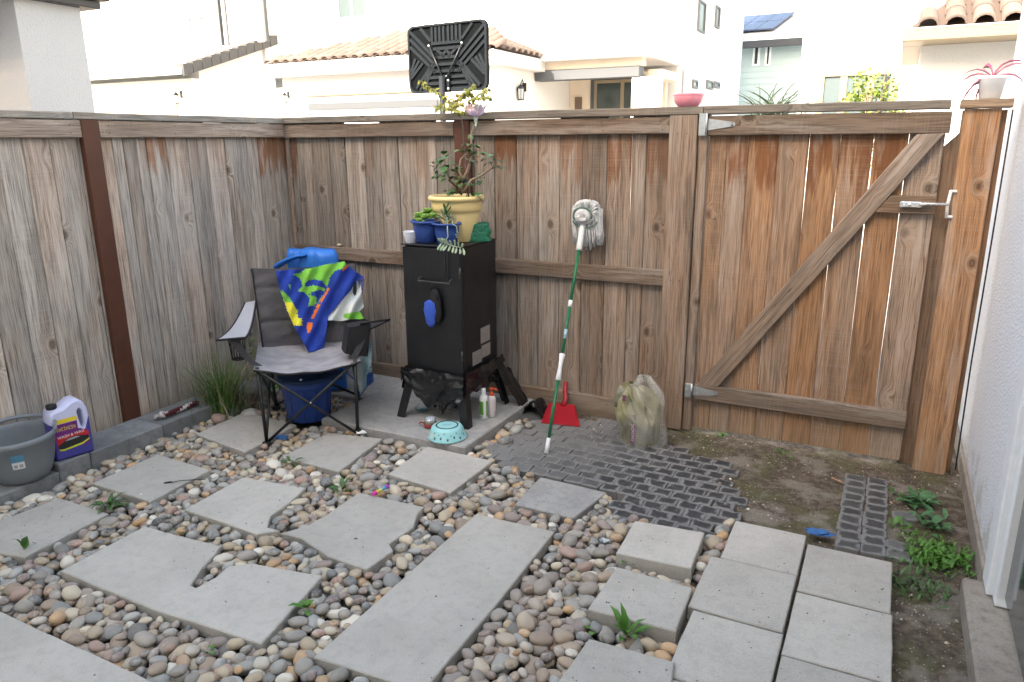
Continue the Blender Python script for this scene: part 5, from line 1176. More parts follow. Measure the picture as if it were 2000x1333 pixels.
for s_ in (-1, 1):
    # arm straps
    ua, ub = s_*.30, s_*.50
    def armf(u, v, s_=s_):
        if s_ < 0: a = Vector((-.345, .21)); b = Vector((-.50, .17)); c = Vector((-.305, -.30)); d = Vector((-.37, -.32))
        else: a = Vector((.285, .19)); b = Vector((.46, .10)); c = Vector((.30, -.30)); d = Vector((.36, -.32))
        p = a.lerp(b, u).lerp(c.lerp(d, u), v); z = (.635+.10*v**1.6-.02*math.sin(v*math.pi)-.012*u) if s_ < 0 else (.665-.16*v-.01*u)
        return L(p.x, p.y, z)
    mb = MB(); mb.grid(armf, 8, 18); mb.grid(lambda u, v: armf(u, v)-Vector((0, 0, .005)), 8, 18); AR = adopt(mb.build('armrest', LGREY), CH)
    mb = MB(); mb.tube([armf(0, v/10)-Vector((0, 0, .004)) for v in range(11)][::-1]+[armf(u/4, 0)-Vector((0, 0, .004)) for u in range(1, 5)]+[armf(1, v/10)-Vector((0, 0, .004)) for v in range(1, 11)], .007, 6); adopt(mb.build('arm_piping', BLKF), AR)
    # front strap to the seat corner
    a = armf(.2, .02); b = armf(.75, .02); c = L((FL if s_ < 0 else FR)[0]+s_*.0, .27, SZ+.01)
    mb = MB()
    def strap(u, v): 
        w_ = .022*(1-.2*v); p = ((a+b)/2 if s_ < 0 else a).lerp(c, v)+Vector((0, 0, -.03*math.sin(v*math.pi))); return p+XU*(u-.5)*w_*2
    mb.grid(strap, 3, 10); mb.grid(lambda u, v: strap(u, v)-VF*.006, 3, 10); adopt(mb.build('arm_strap', BLKF), CH)
    if s_ > 0:   # dark drinks pouch under the right arm
        P_ = [L(*q) for q in ((.215, .235, .655), (.34, .19, .655), (.32, .05, .655), (.20, .09, .655))]; Q_ = [v+XU*-.03+Vector((0, 0, -.155)) for v in P_]; Q_[1] += Vector((0, 0, -.04)); Q_[2] += Vector((0, 0, -.04))
        mb = MB()
        def pouch(u, v):
            i = int(u*4) % 4; f = u*4-int(u*4); t0 = P_[i].lerp(P_[(i+1) % 4], f); t1 = Q_[i].lerp(Q_[(i+1) % 4], f); cc = (P_[0]+P_[2])/2; p = t0.lerp(t1, v)
            o = (p-cc); o.z = 0; return p-o*.10*math.cos((f-.5)*math.pi)*-1*.6+Vector((0, 0, .006*noise.noise(Vector((u*8, v*3, 1)))))
        mb.grid(pouch, 32, 8); k = mb.addv(Q_); mb.face([k, k+1, k+2, k+3]); k = mb.addv([v-Vector((0, 0, .01)) for v in P_]); mb.face([k, k+1, k+2, k+3]); PO = adopt(mb.build('drinks_pouch', BLKF), AR)
        mb = MB(); mb.tube([pouch(.26, v/6)+VF*.004 for v in range(7)], .004, 6); adopt(mb.build('piping', STB), PO)
    else:        # mesh cup holder ring
        cc = L(-.40, .13, .612); mb = MB(); ringp = lambda z, r_: [cc+Vector((r_*math.cos(a), r_*math.sin(a), z)) for a in [i*math.pi/6 for i in range(13)]]
        mb.tube(ringp(0, .046), .004, 6, caps=False); mb.tube(ringp(-.12, .036), .003, 6, caps=False)
        for k in range(16):
            a = k*math.pi/8; mb.tube([cc+Vector((.046*math.cos(a), .046*math.sin(a), 0)), cc+Vector((.036*math.cos(a+.25), .036*math.sin(a+.25), -.12))], .0018, 4); mb.tube([cc+Vector((.046*math.cos(a), .046*math.sin(a), 0)), cc+Vector((.036*math.cos(a-.25), .036*math.sin(a-.25), -.12))], .0018, 4)
        mb.lathe([(0, -.12), (.036, -.12)], 16, M=Matrix.Translation(cc)); adopt(mb.build('cup_holder', BLKF), AR)
# ---- towel: pattern is woven in (one colour per small face), laid out in cloth coordinates measured off the picture
TWB, TWG, TWY, TWO, TWW = [plain(n_, c_, .95, .12, 90, .5, dist=.002) for n_, c_ in (('royal_blue_terry', (.020, .055, .36)), ('lime_terry', (.22, .58, .075)), ('yellow_terry', (.78, .74, .05)), ('orange_terry', (.85, .20, .025)), ('white_terry', (.72, .76, .75)))]
def tw(n_): return lambda x, y: (530+x*200/1159, 470+y*200/1159)
Z_ = lambda pts: [(530+x*.17256, 470+y*.17256) for x, y in pts]
OUT = Z_([(45, 345), (200, 330), (420, 320), (600, 275), (830, 235), (850, 275), (1055, 420), (1000, 445), (950, 465), (905, 560), (640, 860), (632, 960), (605, 1180), (575, 1235), (420, 1265), (260, 980), (150, 740), (80, 500)])
GREEN = Z_([(370, 330), (600, 275), (830, 237), (845, 275), (800, 320), (720, 345), (660, 420), (630, 540), (560, 620), (480, 740), (410, 745), (440, 660), (380, 590), (300, 575), (350, 520), (330, 430), (240, 380), (330, 370)])
YELL = Z_([(118, 560), (200, 640), (295, 790), (300, 880), (345, 880), (350, 965), (250, 965), (180, 800), (110, 600)])
YG = Z_([(118, 560), (200, 640), (240, 700), (150, 700), (105, 590)])
FR1 = Z_([(385, 480), (430, 445), (500, 440), (570, 460), (630, 530), (640, 560), (600, 540), (540, 520), (470, 510), (400, 525), (370, 520)])
FR2 = Z_([(420, 620), (470, 580), (560, 560), (620, 590), (560, 640), (500, 720), (520, 650), (470, 625)])
OR1 = Z_([(800, 335), (835, 285), (880, 290), (850, 320), (810, 350)])
OR2 = Z_([(640, 535), (665, 540), (560, 720), (480, 890), (445, 890), (520, 720), (590, 620)])
OR3 = Z_([(410, 930), (465, 930), (465, 970), (440, 1040), (410, 1050), (400, 980)])
LEAFL = Z_([(190, 490), (215, 500), (225, 560), (205, 545)])
def tcol(x, y):
    n1 = noise.noise(Vector((x*.9, y*.35, 0)))*3.2; n2 = noise.noise(Vector((x*.4, y*.9, 9)))*2.2; X_, Y_ = x+n1, y+n2
    if inpoly(x, y, OR1) or (inpoly(x, y, OR2) and noise.noise(Vector((x*.1, y*.22, 2))) > -.32) or inpoly(x, y, OR3): return 3
    if inpoly(X_, Y_, FR1) or inpoly(X_, Y_, FR2): return 0
    if inpoly(X_, Y_, GREEN): return 1
    if inpoly(X_, Y_, YG): return 1
    if inpoly(X_, Y_, YELL): return 2
    if inpoly(X_, Y_, LEAFL) or inpoly(X_, Y_, Z_([(500, 700), (640, 560), (620, 590), (500, 780)])) and noise.noise(Vector((x*.8, y*.8, 4))) > .1: return 1
    return 0
# plane a little in front of the backrest
pn = (L(0, -.285, .935)-L(0, -.20, .37)).normalized(); nrm = XU.cross(pn).normalized()
if nrm.dot(VF) < 0: nrm = -nrm
po = L(0, -.225, .66)
def onback(x, y, off):
    d = ray(x, y); t_ = (po+nrm*off-CAM).dot(nrm)/d.dot(nrm); return CAM+d*t_
TWL = thing('beach_towel', 'blue, lime and yellow palm-tree beach towel draped over the camping chair back', 'towel', (.95, -.75, .6))
def towel_mesh(poly, colf, mats, name, offb=.02, step=1.25, fold=1.):
    mb = MB(); x0 = min(p[0] for p in poly); x1 = max(p[0] for p in poly); y0 = min(p[1] for p in poly); y1 = max(p[1] for p in poly); nx_ = int((x1-x0)/step)+1; ny_ = int((y1-y0)/step)+1; idx = {}
    def vert(i, j):
        if (i, j) not in idx:
            x, y = x0+i*step, y0+j*step
            # snap grid points just outside onto the outline
            if not inpoly(x, y, poly):
                best = None
                for q in range(len(poly)):
                    ax, ay = poly[q-1]; bx, by = poly[q]; dx, dy = bx-ax, by-ay; t_ = max(0, min(1, ((x-ax)*dx+(y-ay)*dy)/(dx*dx+dy*dy))); d_ = math.hypot(x-ax-t_*dx, y-ay-t_*dy)
                    if best is None or d_ < best[0]: best = (d_, ax+t_*dx, ay+t_*dy)
                x, y = best[1], best[2]
            o_ = offb+fold*1.5*(.012*math.sin((x-.35*y)*.11)+.008*math.sin((x+.5*y)*.21+1)+.006*noise.noise(Vector((x*.07, y*.04, 0))))+.03*max(0, (y-600)/90)
            idx[(i, j)] = mb.addv([onback(x, y, o_)])
        return idx[(i, j)]
    for i in range(nx_):
        for j in range(ny_):
            cx_, cy_ = x0+(i+.5)*step, y0+(j+.5)*step
            if inpoly(cx_, cy_, poly): mb.face([vert(i, j), vert(i+1, j), vert(i+1, j+1), vert(i, j+1)], colf(cx_, cy_), True)
    n_ = len(mb.v); fs = list(mb.f); mi = list(mb.mi); mb.addv([v-nrm*.006 for v in mb.v])
    for f, m_ in zip(fs, mi): mb.face([i+n_ for i in f][::-1], m_, True)
    ed = {}
    for f, m_ in zip(fs, mi):
        for a_, b_ in zip(f, f[1:]+f[:1]):
            if (b_, a_) in ed: del ed[(b_, a_)]
            else: ed[(a_, b_)] = m_
    for (a_, b_), m_ in ed.items(): mb.face([a_, b_, b_+n_, a_+n_][::-1], m_, True)
    return mb.build(name, mats)
adopt(towel_mesh(OUT, tcol, [TWB, TWG, TWY, TWO, TWW], 'printed_side'), TWL)
WH = Z_([(905, 560), (945, 470), (1000, 450), (1020, 560), (1040, 700), (1045, 760), (1000, 800), (1040, 870), (1070, 900), (900, 890), (800, 915), (640, 905), (640, 860), (760, 700)])
adopt(towel_mesh(WH, lambda x, y: 1 if inpoly(x, y, Z_([(830, 830), (1000, 800), (1075, 905), (880, 895), (810, 870)])) else 4, [TWB, TWG, TWY, TWO, TWW], 'white_underside', offb=.002, fold=1.6), TWL)
mb = MB(); P_ = Z_([(975, 450), (1055, 425), (1040, 560), (1020, 640), (1000, 540)]); 
adopt(towel_mesh(P_, lambda x, y: 0, [plain('faded_blue_terry', (.10, .12, .28), .95)], 'towel_corner', offb=-.01, fold=.3), TWL)
# ---- blue bolster pad behind the chair
BLUV = NT('blue_vinyl'); _n = BLUV.noise(BLUV.obj(), 6, 3); BLUV.base(BLUV.mix(_n, (.012, .11, .50), (.03, .22, .72))); BLUV.rough(.45); BLUV.bump(BLUV.noise(BLUV.obj(), 18, 3), .6, .01); BLUV = BLUV.m
t = thing('camp_mat', 'bright blue rolled camping mat standing behind the chair against the fence corner', 'camping mat', (.5, -.35, .05))
pc = G(585, 500, 1.0)
for nm, (xa, xb) in (('roll', (562, 592)), ('roll', (588, 655))):
    YM = -.42; A = PY(xa, 490, YM); B = PY(xb, 490, YM); r_ = (B.x-A.x)/2; c = Vector(((A.x+B.x)/2, YM, 0)); zt_ = PY((xa+xb)/2, 487, YM).z; mb = MB()
    def roll(u, v, c=c, r_=r_, zt_=zt_):
        a = u*2*math.pi; q = .62 if r_ > .08 else .8; rr2 = 1+.04*math.cos(a*5+c.x*9)-.16*math.exp(-((a-4.9)/.18)**2); k_ = 1-max(0, v-.96)**2*110
        return Vector((c.x+r_*rr2*math.cos(a)*k_, c.y+r_*q*rr2*math.sin(a)*k_, .06+(zt_-.06)*v+.004*math.sin(a*3)*v))
    mb.grid(roll, 40, 24); k = len(mb.v)-41; kk = mb.addv([Vector((c.x, c.y, zt_-.004))])
    for i in range(40): mb.face([k+i, k+i+1, kk], 0, True)
    adopt(mb.build(nm, BLUV), t)
mb = MB()
def flap(u, v): p = PY(540+u*60, 528-26*math.sin(u*1.5)-14*v*(1-u*.6), -.50); return p+Vector((0, -.03*math.sin(v*3), 0))
mb.grid(flap, 12, 8); mb.grid(lambda u, v: flap(u, v)+Vector((0, .006, 0)), 12, 8); adopt(mb.build('strap_flap', BLUV), t)
# ---- blue bin under the chair
bc = (.835, -.875); BIN = thing('storage_bin', 'dark blue plastic bin tucked underneath the camping chair', 'bin', (*bc, .03)); M = Matrix.Translation((*bc, .03))
BLUD = plain('dark_blue_plastic', (.026, .068, .28), .45, .12, 8); BLUT = plain('teal_blue_plastic', (.010, .035, .10), .5, .12, 8)
mb = MB(); mb.lathe([(0, 0), (.122, 0), (.128, .008), (.150, .215), (.156, .220), (.156, .230), (.158, .262), (.163, .265), (.163, .272), (.152, .272), (.146, .22), (.122, .012), (0, .012)], 44, M=M); adopt(mb.build('bin_body', BLUD), BIN)
mb = MB()
for k in range(12):
    a = k*math.pi/6; mb.tube([M @ Vector((.1285*math.cos(a), .1285*math.sin(a), .01)), M @ Vector((.148*math.cos(a), .148*math.sin(a), .205))], .0035, 5)
adopt(stuff(mb.build('ribs', BLUD)), BIN)
mb = MB(); mb.lathe([(0, .285), (.16, .282), (.172, .277), (.172, .258), (.165, .258), (.165, .274), (0, .276)], 40, M=M); mb.cbox((.10, -.05, .245), (.22, .05, .278), .01, M=M @ Matrix.Rotation(R(35), 4, 'Z')); adopt(mb.build('bin_lid', BLUT), BIN)
mb = MB(); q = PY(588, 742, bc[1]-.16); mb.leaf(q+Vector((0, -.012, 0)), (1, -.2, .4), (0, -1, 0), .022, .010); adopt(mb.build('sticker', WHITEP), BIN)
# ---- towel bag hanging behind the chair at the right
t = thing('beach_bag', 'pale blue and white printed cloth bag hanging behind the right arm of the camping chair', 'bag', (1.1, -.42, .2))
BAGO = [(690, 640), (715, 655), (727, 672), (726, 715), (731, 745), (718, 756), (703, 776), (694, 745), (676, 730), (690, 700)]
PBL, PWH, PBD = plain('pale_blue_cloth', (.36, .55, .60), .85, .15, 50, .4), plain('white_cloth', (.58, .62, .63), .85, .1, 40, .4), plain('mid_blue_cloth', (.05, .12, .38), .85, .15, 40, .4)
po_s = po.copy(); po = L(0, -.30, .5)
def bcol(x, y):
    d_ = pdist(x, y, BAGO)
    if d_ < 2.5 and y > 725 or (x > 716 and y > 728+noise.noise(Vector((x*.2, y*.2, 0)))*6): return 2
    if noise.noise(Vector((x*.25, y*.5, 1))) > .15 and x > 712: return 2 if noise.noise(Vector((x*.6, y*.6, 5))) > .3 else 0
    return 0 if x > 708 or y < 690 else 1
adopt(towel_mesh(BAGO, bcol, [PBL, PWH, PBD], 'bag_cloth', offb=0, step=1.6, fold=1.5), t); po = po_s
# ---- wash bucket
bx, by, bz = .19, -2.215, .062
MB_ = Matrix.Translation((bx, by, bz)) @ Matrix.Rotation(R(2), 4, 'X')
GB = plain('grey_plastic', (.20, .222, .245), .45, .06, 6); BK = thing('bucket', 'grey plastic bucket with a small blue and white label, standing on the kerb at left', 'bucket', (bx, by, bz))
mb = MB(); mb.lathe([(0, 0), (.092, 0), (.106, .006), (.122, .03), (.144, .10), (.164, .205), (.172, .212), (.176, .226), (.172, .237), (.164, .240), (.158, .233), (.156, .21), (.138, .10), (.112, .02), (0, .012)], 56, M=MB_); adopt(mb.build('bucket_body', GB), BK)
mb = MB(); hp = []
for k in range(25):
    a = R(-22+k*(204/24)); rr_ = .172
    hp.append(MB_ @ Vector((rr_*math.cos(a+R(62)), rr_*math.sin(a+R(62)), .252+.010*math.sin(math.pi*k/24))))
mb.tube(hp, [.007]*8+[.011]*9+[.007]*8, 8); adopt(mb.build('handle', GB), BK)
for k in (0, 24):
    mb = MB(); d = (hp[k]-MB_.translation); d.z = 0; d.normalize(); mb.lathe([(0, .008), (.010, .006), (.013, 0)], 12, M=Matrix.Translation(hp[k]-Vector((0, 0, .012))+d*.004) @ d.to_track_quat('Z', 'Y').to_matrix().to_4x4()); adopt(mb.build('handle_pivot', GB), BK)
# label curved on the wall
mb = MB(); az = math.atan2(CAM.y-by, CAM.x-bx)-R(6)
def lab(u, v): a = az+(u-.5)*.34; z = .105+.075*v; r_ = .144+(z-.10)*(.020/.105)+.0012; return MB_ @ Vector((r_*math.cos(a), r_*math.sin(a), z))
mb.grid(lab, 10, 6, mf=lambda u, v: 0 if v < .48 else 1); LBm = adopt(mb.build('label', [plain('white_label', (.75, .76, .78), .4, .02), plain('blue_label', (.10, .28, .42), .4, .4, 50)]), BK)
mb = MB()
for k in range(9):
    u0 = .12+k*.034; 
    def bar(u, v, u0=u0): a = az+(u0+u*.016-.5)*.34; z = .112+.018*v; r_ = .144+(z-.10)*(.020/.105)+.0020; return MB_ @ Vector((r_*math.cos(a), r_*math.sin(a), z))
    mb.grid(bar, 1, 1); 
    def bar2(u, v, u0=u0): a = az+(u0+.45+u*.016-.5)*.34; z = .112+.018*v; r_ = .144+(z-.10)*(.020/.105)+.0020; return MB_ @ Vector((r_*math.cos(a), r_*math.sin(a), z))
    mb.grid(bar2, 1, 1)
adopt(stuff(mb.build('barcode', plain('black_print', (.02, .02, .02), .6))), LBm)
# ---- car wash jug
JG = thing('detergent_jug', 'translucent jug of purple car wash liquid with black cap, beside the bucket', 'jug', (.24, -1.97, .1))
jc = Vector((.215, -1.985, .10)); jx = (G(182, 880, .1)-G(122, 898, .1)); jx.z = 0; jx.normalize(); MJ = frame(jc, jx, (0, 0, 1))      # local x width, y up, z towards viewer
JCL = NT('translucent_jug'); JCL.base((.60, .62, .84)); JCL.rough(.35); JCL.b.inputs['Subsurface Weight'].default_value = .0; JCL = JCL.m
JPU = plain('purple_liquid_plastic', (.06, .055, .30), .3, .1, 6)
hw_, hd = .092, .058
prof2 = [(-.086, 0), (.086, 0), (.092, .008), (.094, .20), (.090, .245), (.072, .285), (.052, .303), (.022, .300), (-.022, .272), (-.030, .272), (-.078, .262), (-.088, .24), (-.094, .20), (-.092, .008)]
hole = [(.038, .235), (.050, .250), (.062, .235), (.068, .165), (.060, .145), (.046, .155)]
mb = MB()
def jugside(Zv, sgn):
    pass
from mathutils.geometry import tessellate_polygon
LEV = .215
def jl(p, z): return MJ @ Vector((p[0], p[1], z))
# body as two halves: front/back faces with a handle hole, rounded rims
n1 = len(prof2); n2 = len(hole)
cxy = Vector((0, .14))
def inset(P, d, c):
    out = []
    for p in P: q = Vector(p)-c; out.append(tuple(c+q*(1-d/max(q.length, .01))))
    return out
pin = inset(prof2, .012, cxy); hin = [tuple(Vector((.053, .198))+(Vector(p)-Vector((.053, .198)))*1.22) for p in hole]
tris = tessellate_polygon([[Vector((*p, 0)) for p in pin], [Vector((*p, 0)) for p in hin]])
allp = pin+hin
for z in (hd, -hd):
    k = mb.addv([jl(p, z) for p in allp])
    for t_ in tris:
        yy = sum(allp[i][1] for i in t_)/3; mb.face([k+i for i in t_], 1 if yy < LEV-.05 else 0, False)
    ko = mb.addv([jl(p, z*.80) for p in prof2]); kh = mb.addv([jl(p, z*.45) for p in hole])
    for i in range(n1): j = (i+1) % n1; mb.face([k+i, k+j, ko+j, ko+i], 1 if (prof2[i][1]+prof2[j][1])/2 < LEV-.05 else 0, True)
    for i in range(n2): j = (i+1) % n2; mb.face([k+n1+i, k+n1+j, kh+j, kh+i], 0, True)
    if z > 0: o1, h1 = ko, kh
    else:
        for i in range(n1): j = (i+1) % n1; mb.face([o1+i, o1+j, ko+j, ko+i], 1 if (prof2[i][1]+prof2[j][1])/2 < LEV-.05 else 0, True)
        for i in range(n2): j = (i+1) % n2; mb.face([h1+i, h1+j, kh+j, kh+i], 0, True)
JB_ = adopt(mb.build('jug_body', [JCL, JPU]), JG)
mb = MB(); MC = MJ @ Matrix.Translation((-.056, .262, 0)) @ Matrix.Rotation(R(-90), 4, 'X'); mb.lathe([(.020, -.002), (.020, .012)], 20, M=MC); adopt(mb.build('neck', JCL), JG)
mb = MB(); mb.lathe([(.025, .006), (.025, .026), (.023, .028), (0, .028)], 24, M=MC); adopt(mb.build('cap', plain('black_cap', (.012, .012, .013), .4)), JG)
def lquad(name, pts, mat, z, par):
    m_ = MB(); tr = tessellate_polygon([[Vector((*p, 0)) for p in pts]]); k = m_.addv([MJ @ Vector((p[0], p[1], z)) for p in pts])
    for t_ in tr: m_.face([k+i for i in t_])
    return adopt(m_.build(name, mat), par)
zf = hd+.0006
LPU = plain('purple_print', (.17, .02, .20), .4, .05); LRE = plain('red_print', (.55, .02, .03), .4, .05); LYE = plain('yellow_print', (.80, .62, .03), .4, .05); LBLK = plain('black_print', (.02, .02, .02), .6); LWH = plain('white_print', (.8, .8, .8), .5, .02)
LB = lquad('label', [(-.078, .055), (.075, .055), (.075, .130), (.030, .150), (.030, .195), (-.078, .195)], LPU, zf, JG)
lquad('label_band', [(-.078, .197), (.028, .197), (.034, .208), (.028, .219), (-.078, .219)], LYE, zf+.0002, LB)
lquad('label_red', [(-.078, .085), (.076, .095), (.076, .128), (.055, .134), (-.078, .128)], LRE, zf+.0004, LB)
lquad('label_car', [(-.070, .062), (-.072, .085), (-.050, .096), (-.030, .112), (.020, .116), (.045, .108), (.072, .104), (.074, .080), (.050, .068), (-.050, .056)], LBLK, zf+.0006, LB)
lquad('car_window', [(-.040, .099), (-.026, .109), (.018, .112), (.034, .105), (-.010, .100)], plain('grey_print', (.35, .38, .40), .4), zf+.0008, LB)
lquad('label_swoosh', [(-.070, .056), (-.05, .050), (.04, .060), (.076, .078), (.077, .086), (.04, .070), (-.05, .060), (-.072, .064)], plain('lime_print', (.60, .65, .05), .4), zf+.0010, LB)
text('label_text', 'WASH & WAX', .021, LWH, MJ @ Matrix.Translation((-.008, .127, zf+.0012)) @ Matrix.Rotation(R(3), 4, 'Z'), LB, sx=.95)
scribble('label_text', MJ @ Matrix.Translation((-.070, .158, zf+.0008)), .092, .018, 8, LYE, LB)
# ---- rope toy on the kerb
t = thing('rope_toy', 'dark red and white braided rope dog toy with frayed knot, lying on the kerb', 'dog toy', G(345, 800, .1)); pts = [G(x, y, .125) for x, y in ((318, 812), (335, 806), (352, 799), (368, 793), (386, 786))]
RDK = plain('maroon_cotton', (.10, .015, .025), .9, .3, 80); RWH = plain('white_cotton', (.62, .58, .55), .9, .15, 80)
for k in range(3):
    P_ = []
    for i in range(41):
        u = i/40*(len(pts)-1); j = min(int(u), len(pts)-2); p = pts[j].lerp(pts[j+1], u-j); a = i*.75+k*2.094; d = (pts[-1]-pts[0]).normalized(); s1 = d.cross(Vector((0, 0, 1))).normalized()
        P_.append(p+(s1*math.cos(a)+Vector((0, 0, 1))*math.sin(a))*.0085)
    for c_ in range(10):
        seg_ = P_[c_*4:c_*4+5]; mb = MB(); mb.tube(seg_, .0085, 6); adopt(mb.build('strand', RWH if (c_+k) % 3 == 0 else RDK), t)
p = pts[0]
for k in range(5):
    mb = MB(); r_ = .016; ax = Vector((rnd.gauss(0, 1), rnd.gauss(0, 1), rnd.gauss(0, 1))).normalized(); b_ = ax.orthogonal().normalized(); c_ = ax.cross(b_)
    mb.tube([p+Vector((.0, .0, .006))+b_*r_*math.cos(a)+c_*r_*math.sin(a) for a in [i*.5 for i in range(8)]], .008, 6); adopt(mb.build('knot', RDK if k % 2 else RWH), t)
mb = MB()
for k in range(26): d = Vector((-.8+rnd.gauss(0, .4), -.6+rnd.gauss(0, .4), rnd.uniform(-.1, .4))).normalized(); mb.tube([p, p+d*.03, p+d*.05-Vector((0, 0, .012))], .0016, 4)
adopt(stuff(mb.build('frayed_end', RWH)), t)
# ---- mop
mA = G(1067, 886, .02); mB_ = PY(1140, 430, -.075); md = (mB_-mA)
MOP = thing('mop', 'white string mop with a green pole, standing head-up against the back fence', 'mop', mA)
MGR = plain('green_pole', (.012, .15, .065), .35, .08, 20); MWH = plain('white_plastic', (.76, .78, .80), .4, .04, 20)
def mp(t_): return mA+md*t_
def seg(name, a, b, r_, mat, par=MOP, n=12): m_ = MB(); m_.tube([mp(a), mp(b)], r_, n); return adopt(m_.build(name, mat), par)
seg('pole_tip', 0, .062, [.0125, .0115], MWH); seg('pole', .0622, .30, .0095, MGR); 
m_ = MB(); m_.tube([mp(t_) for t_ in (.298, .30, .33, .355, .38, .41, .412)], [.010, .0165, .0135, .0115, .0125, .0165, .010], 14); adopt(m_.build('grip', MWH), MOP)
seg('pole', .4122, .62, .0095, MGR); seg('pole', .638, .865, .0095, MGR)
m_ = MB(); m_.tube([mp(.612), mp(.64)], .0125, 12); adopt(m_.build('twist_lock', MWH), MOP)
m_ = MB(); m_.tube([mp(.475), mp(.515)], .0103, 12); adopt(m_.build('sticker', plain('blue_white_sticker', (.35, .55, .80), .4, .6, 60)), MOP)
m_ = MB(); m_.tube([mp(.862), mp(.865), mp(.99), mp(1.0)], [.012, .019, .0165, .0165], 14); adopt(m_.build('socket', MWH), MOP)
hc = mp(1.0)
STR = plain('white_mop_string', (.66, .68, .69), .95, .3, 120, .5); BAND = plain('green_grey_band', (.12, .20, .16), .9, .2, 60)
mb = MB(); nstr = 120
for k in range(nstr):
    a = math.pi*2*k/nstr; ex, ez = math.cos(a), math.sin(a)
    lay = rnd.uniform(0, 1)
    top = hc+Vector((ex*.045, -.008+.02*lay, .035+ez*.02))
    arc = hc+Vector((.018+ex*(.082+.012*lay), -.02+.035*lay, .055+ez*.062))
    arc.y = min(arc.y, -.016)
    fall = Vector((arc.x+.008+rnd.uniform(-.006, .006), min(arc.y+.012, -.014), hc.z-.155-rnd.uniform(-.01, .035)+abs(arc.x-hc.x-.02)*.55))
    P_ = [top, top.lerp(arc, .6)+Vector((0, -.014, .01)), arc] 
    if ez < .65: P_ += [arc.lerp(fall, .35)+Vector((rnd.uniform(-.004, .004), -.006, 0)), arc.lerp(fall, .7)+Vector((rnd.uniform(-.005, .005), 0, 0)), fall]
    mb.tube(P_, .0042, 5)
adopt(stuff(mb.build('mop_strings', STR)), MOP); mb = MB()
for k in range(64):      # puffed crown of loops over the socket end
    a = math.pi*2*k/46; e_ = Vector((1.25*math.cos(a), 0, .8*math.sin(a))); c_ = hc+Vector((.006, -.012, .018))
    mb.tube([c_+e_*.004+Vector((0, -.050, .004)), c_+e_*.026+Vector((0, -.043, .003)), c_+e_*.044+Vector((0, -.022, 0)), c_+e_*.054+Vector((0, .006, 0))], .0048, 5)
MH = adopt(stuff(mb.build('mop_crown', plain('white_cotton_loop', (.80, .80, .79), .95, .12, 60))), MOP)
mb = MB(); mb.tube([hc+Vector((.012+.058*math.cos(a), -.052, .03+.046*math.sin(a))) for a in [R(-20+i*17) for i in range(15)]], .0045, 6); adopt(mb.build('mop_band', BAND), MOP)
mb = MB(); mb.tube([hc+Vector((.018+.084*math.cos(a), -.026, .02+.062*math.sin(a))) for a in [R(205+i*11) for i in range(13)]], .004, 6); adopt(mb.build('mop_band', BAND), MOP)
mb = MB()
for k in range(40):
    a = math.pi*2*k/40; r_ = .052; mb.tube([hc+Vector((.01, -.045, .01)), hc+Vector((.012+r_*.6*math.cos(a), -.060, .03+r_*.55*math.sin(a))), hc+Vector((.012+r_*math.cos(a), -.045, .03+r_*.8*math.sin(a)))], .0042, 5)
adopt(stuff(mb.build('inner_strings', STR)), MOP)
# ---- dustpan
RED = plain('red_plastic', (.34, .009, .020), .38, .08, 14); DP = thing('dustpan', 'red plastic dustpan leaning against the back fence beside the mop pole', 'dustpan', (2.3, -.2, 0))
y0, y1 = -.255, -.075
bl_, br_ = G(1057, 826, .02), G(1133, 834, .02); tl, tr_ = PY(1075, 786, -.10), PY(1126, 791, -.10)
mb = MB()
def dp(u, v):
    q = bl_.lerp(br_, u).lerp(tl.lerp(tr_, u), v); e = max(abs(u-.5)*2-.86, 0)/.14; return q+Vector((0, -.022*e*min(1, v*1.5)-.010*max(0, v-.85)/.15, 0))
mb.grid(dp, 20, 10); mb.grid(lambda u, v: dp(u, v)+Vector((0, .006, 0)), 20, 10); PN = adopt(mb.build('pan', RED), DP)
mb = MB(); mb.tube([dp(.5, .9), tl.lerp(tr_, .55)+Vector((0, .02, .03)), PY(1103, 765, -.05), PY(1106, 746, -.035)], [.020, .014, .016, .011], 10, flat=.6); adopt(mb.build('handle', RED), DP)
mb = MB(); mb.tube([dp(.0, .02)+Vector((0, -.004, 0)), dp(.5, .02)+Vector((0, -.004, 0)), dp(1, .02)+Vector((0, -.004, 0))], .0035, 6); adopt(mb.build('lip', RED), DP)
# ---- soil bag in clear plastic
bc_ = Vector((2.79, -.33, 0)); BG = thing('soil_bag', 'slumped clear plastic bag holding a yellow green soil sack, by the back fence', 'bag', bc_)
INN = NT('yellow_green_sack'); _n = INN.noise(INN.scale(INN.obj(), (5, 5, 5)), 1, 3, .5); _z = INN.n('SeparateXYZ', {0: INN.obj()}).outputs[2]
INN.base(INN.mix(INN.ss(INN.add(_z, INN.mul(_n, .12)), .17, .22), INN.mix(_n, (.10, .10, .07), (.26, .26, .19)), INN.mix(_n, (.19, .18, .09), (.42, .40, .24)))); INN.rough(.28); INN.bump(_n, .25, .01); INN = INN.m
CLR = NT('clear_polythene'); CLR.base((.58, .57, .52)); CLR.rough(.18); CLR.b.inputs['Alpha'].default_value = .26; CLR.bump(CLR.noise(CLR.obj(), 13, 3, .5), .7, .02); CLR.b.inputs['Coat Weight'].default_value = .8; CLR = CLR.m
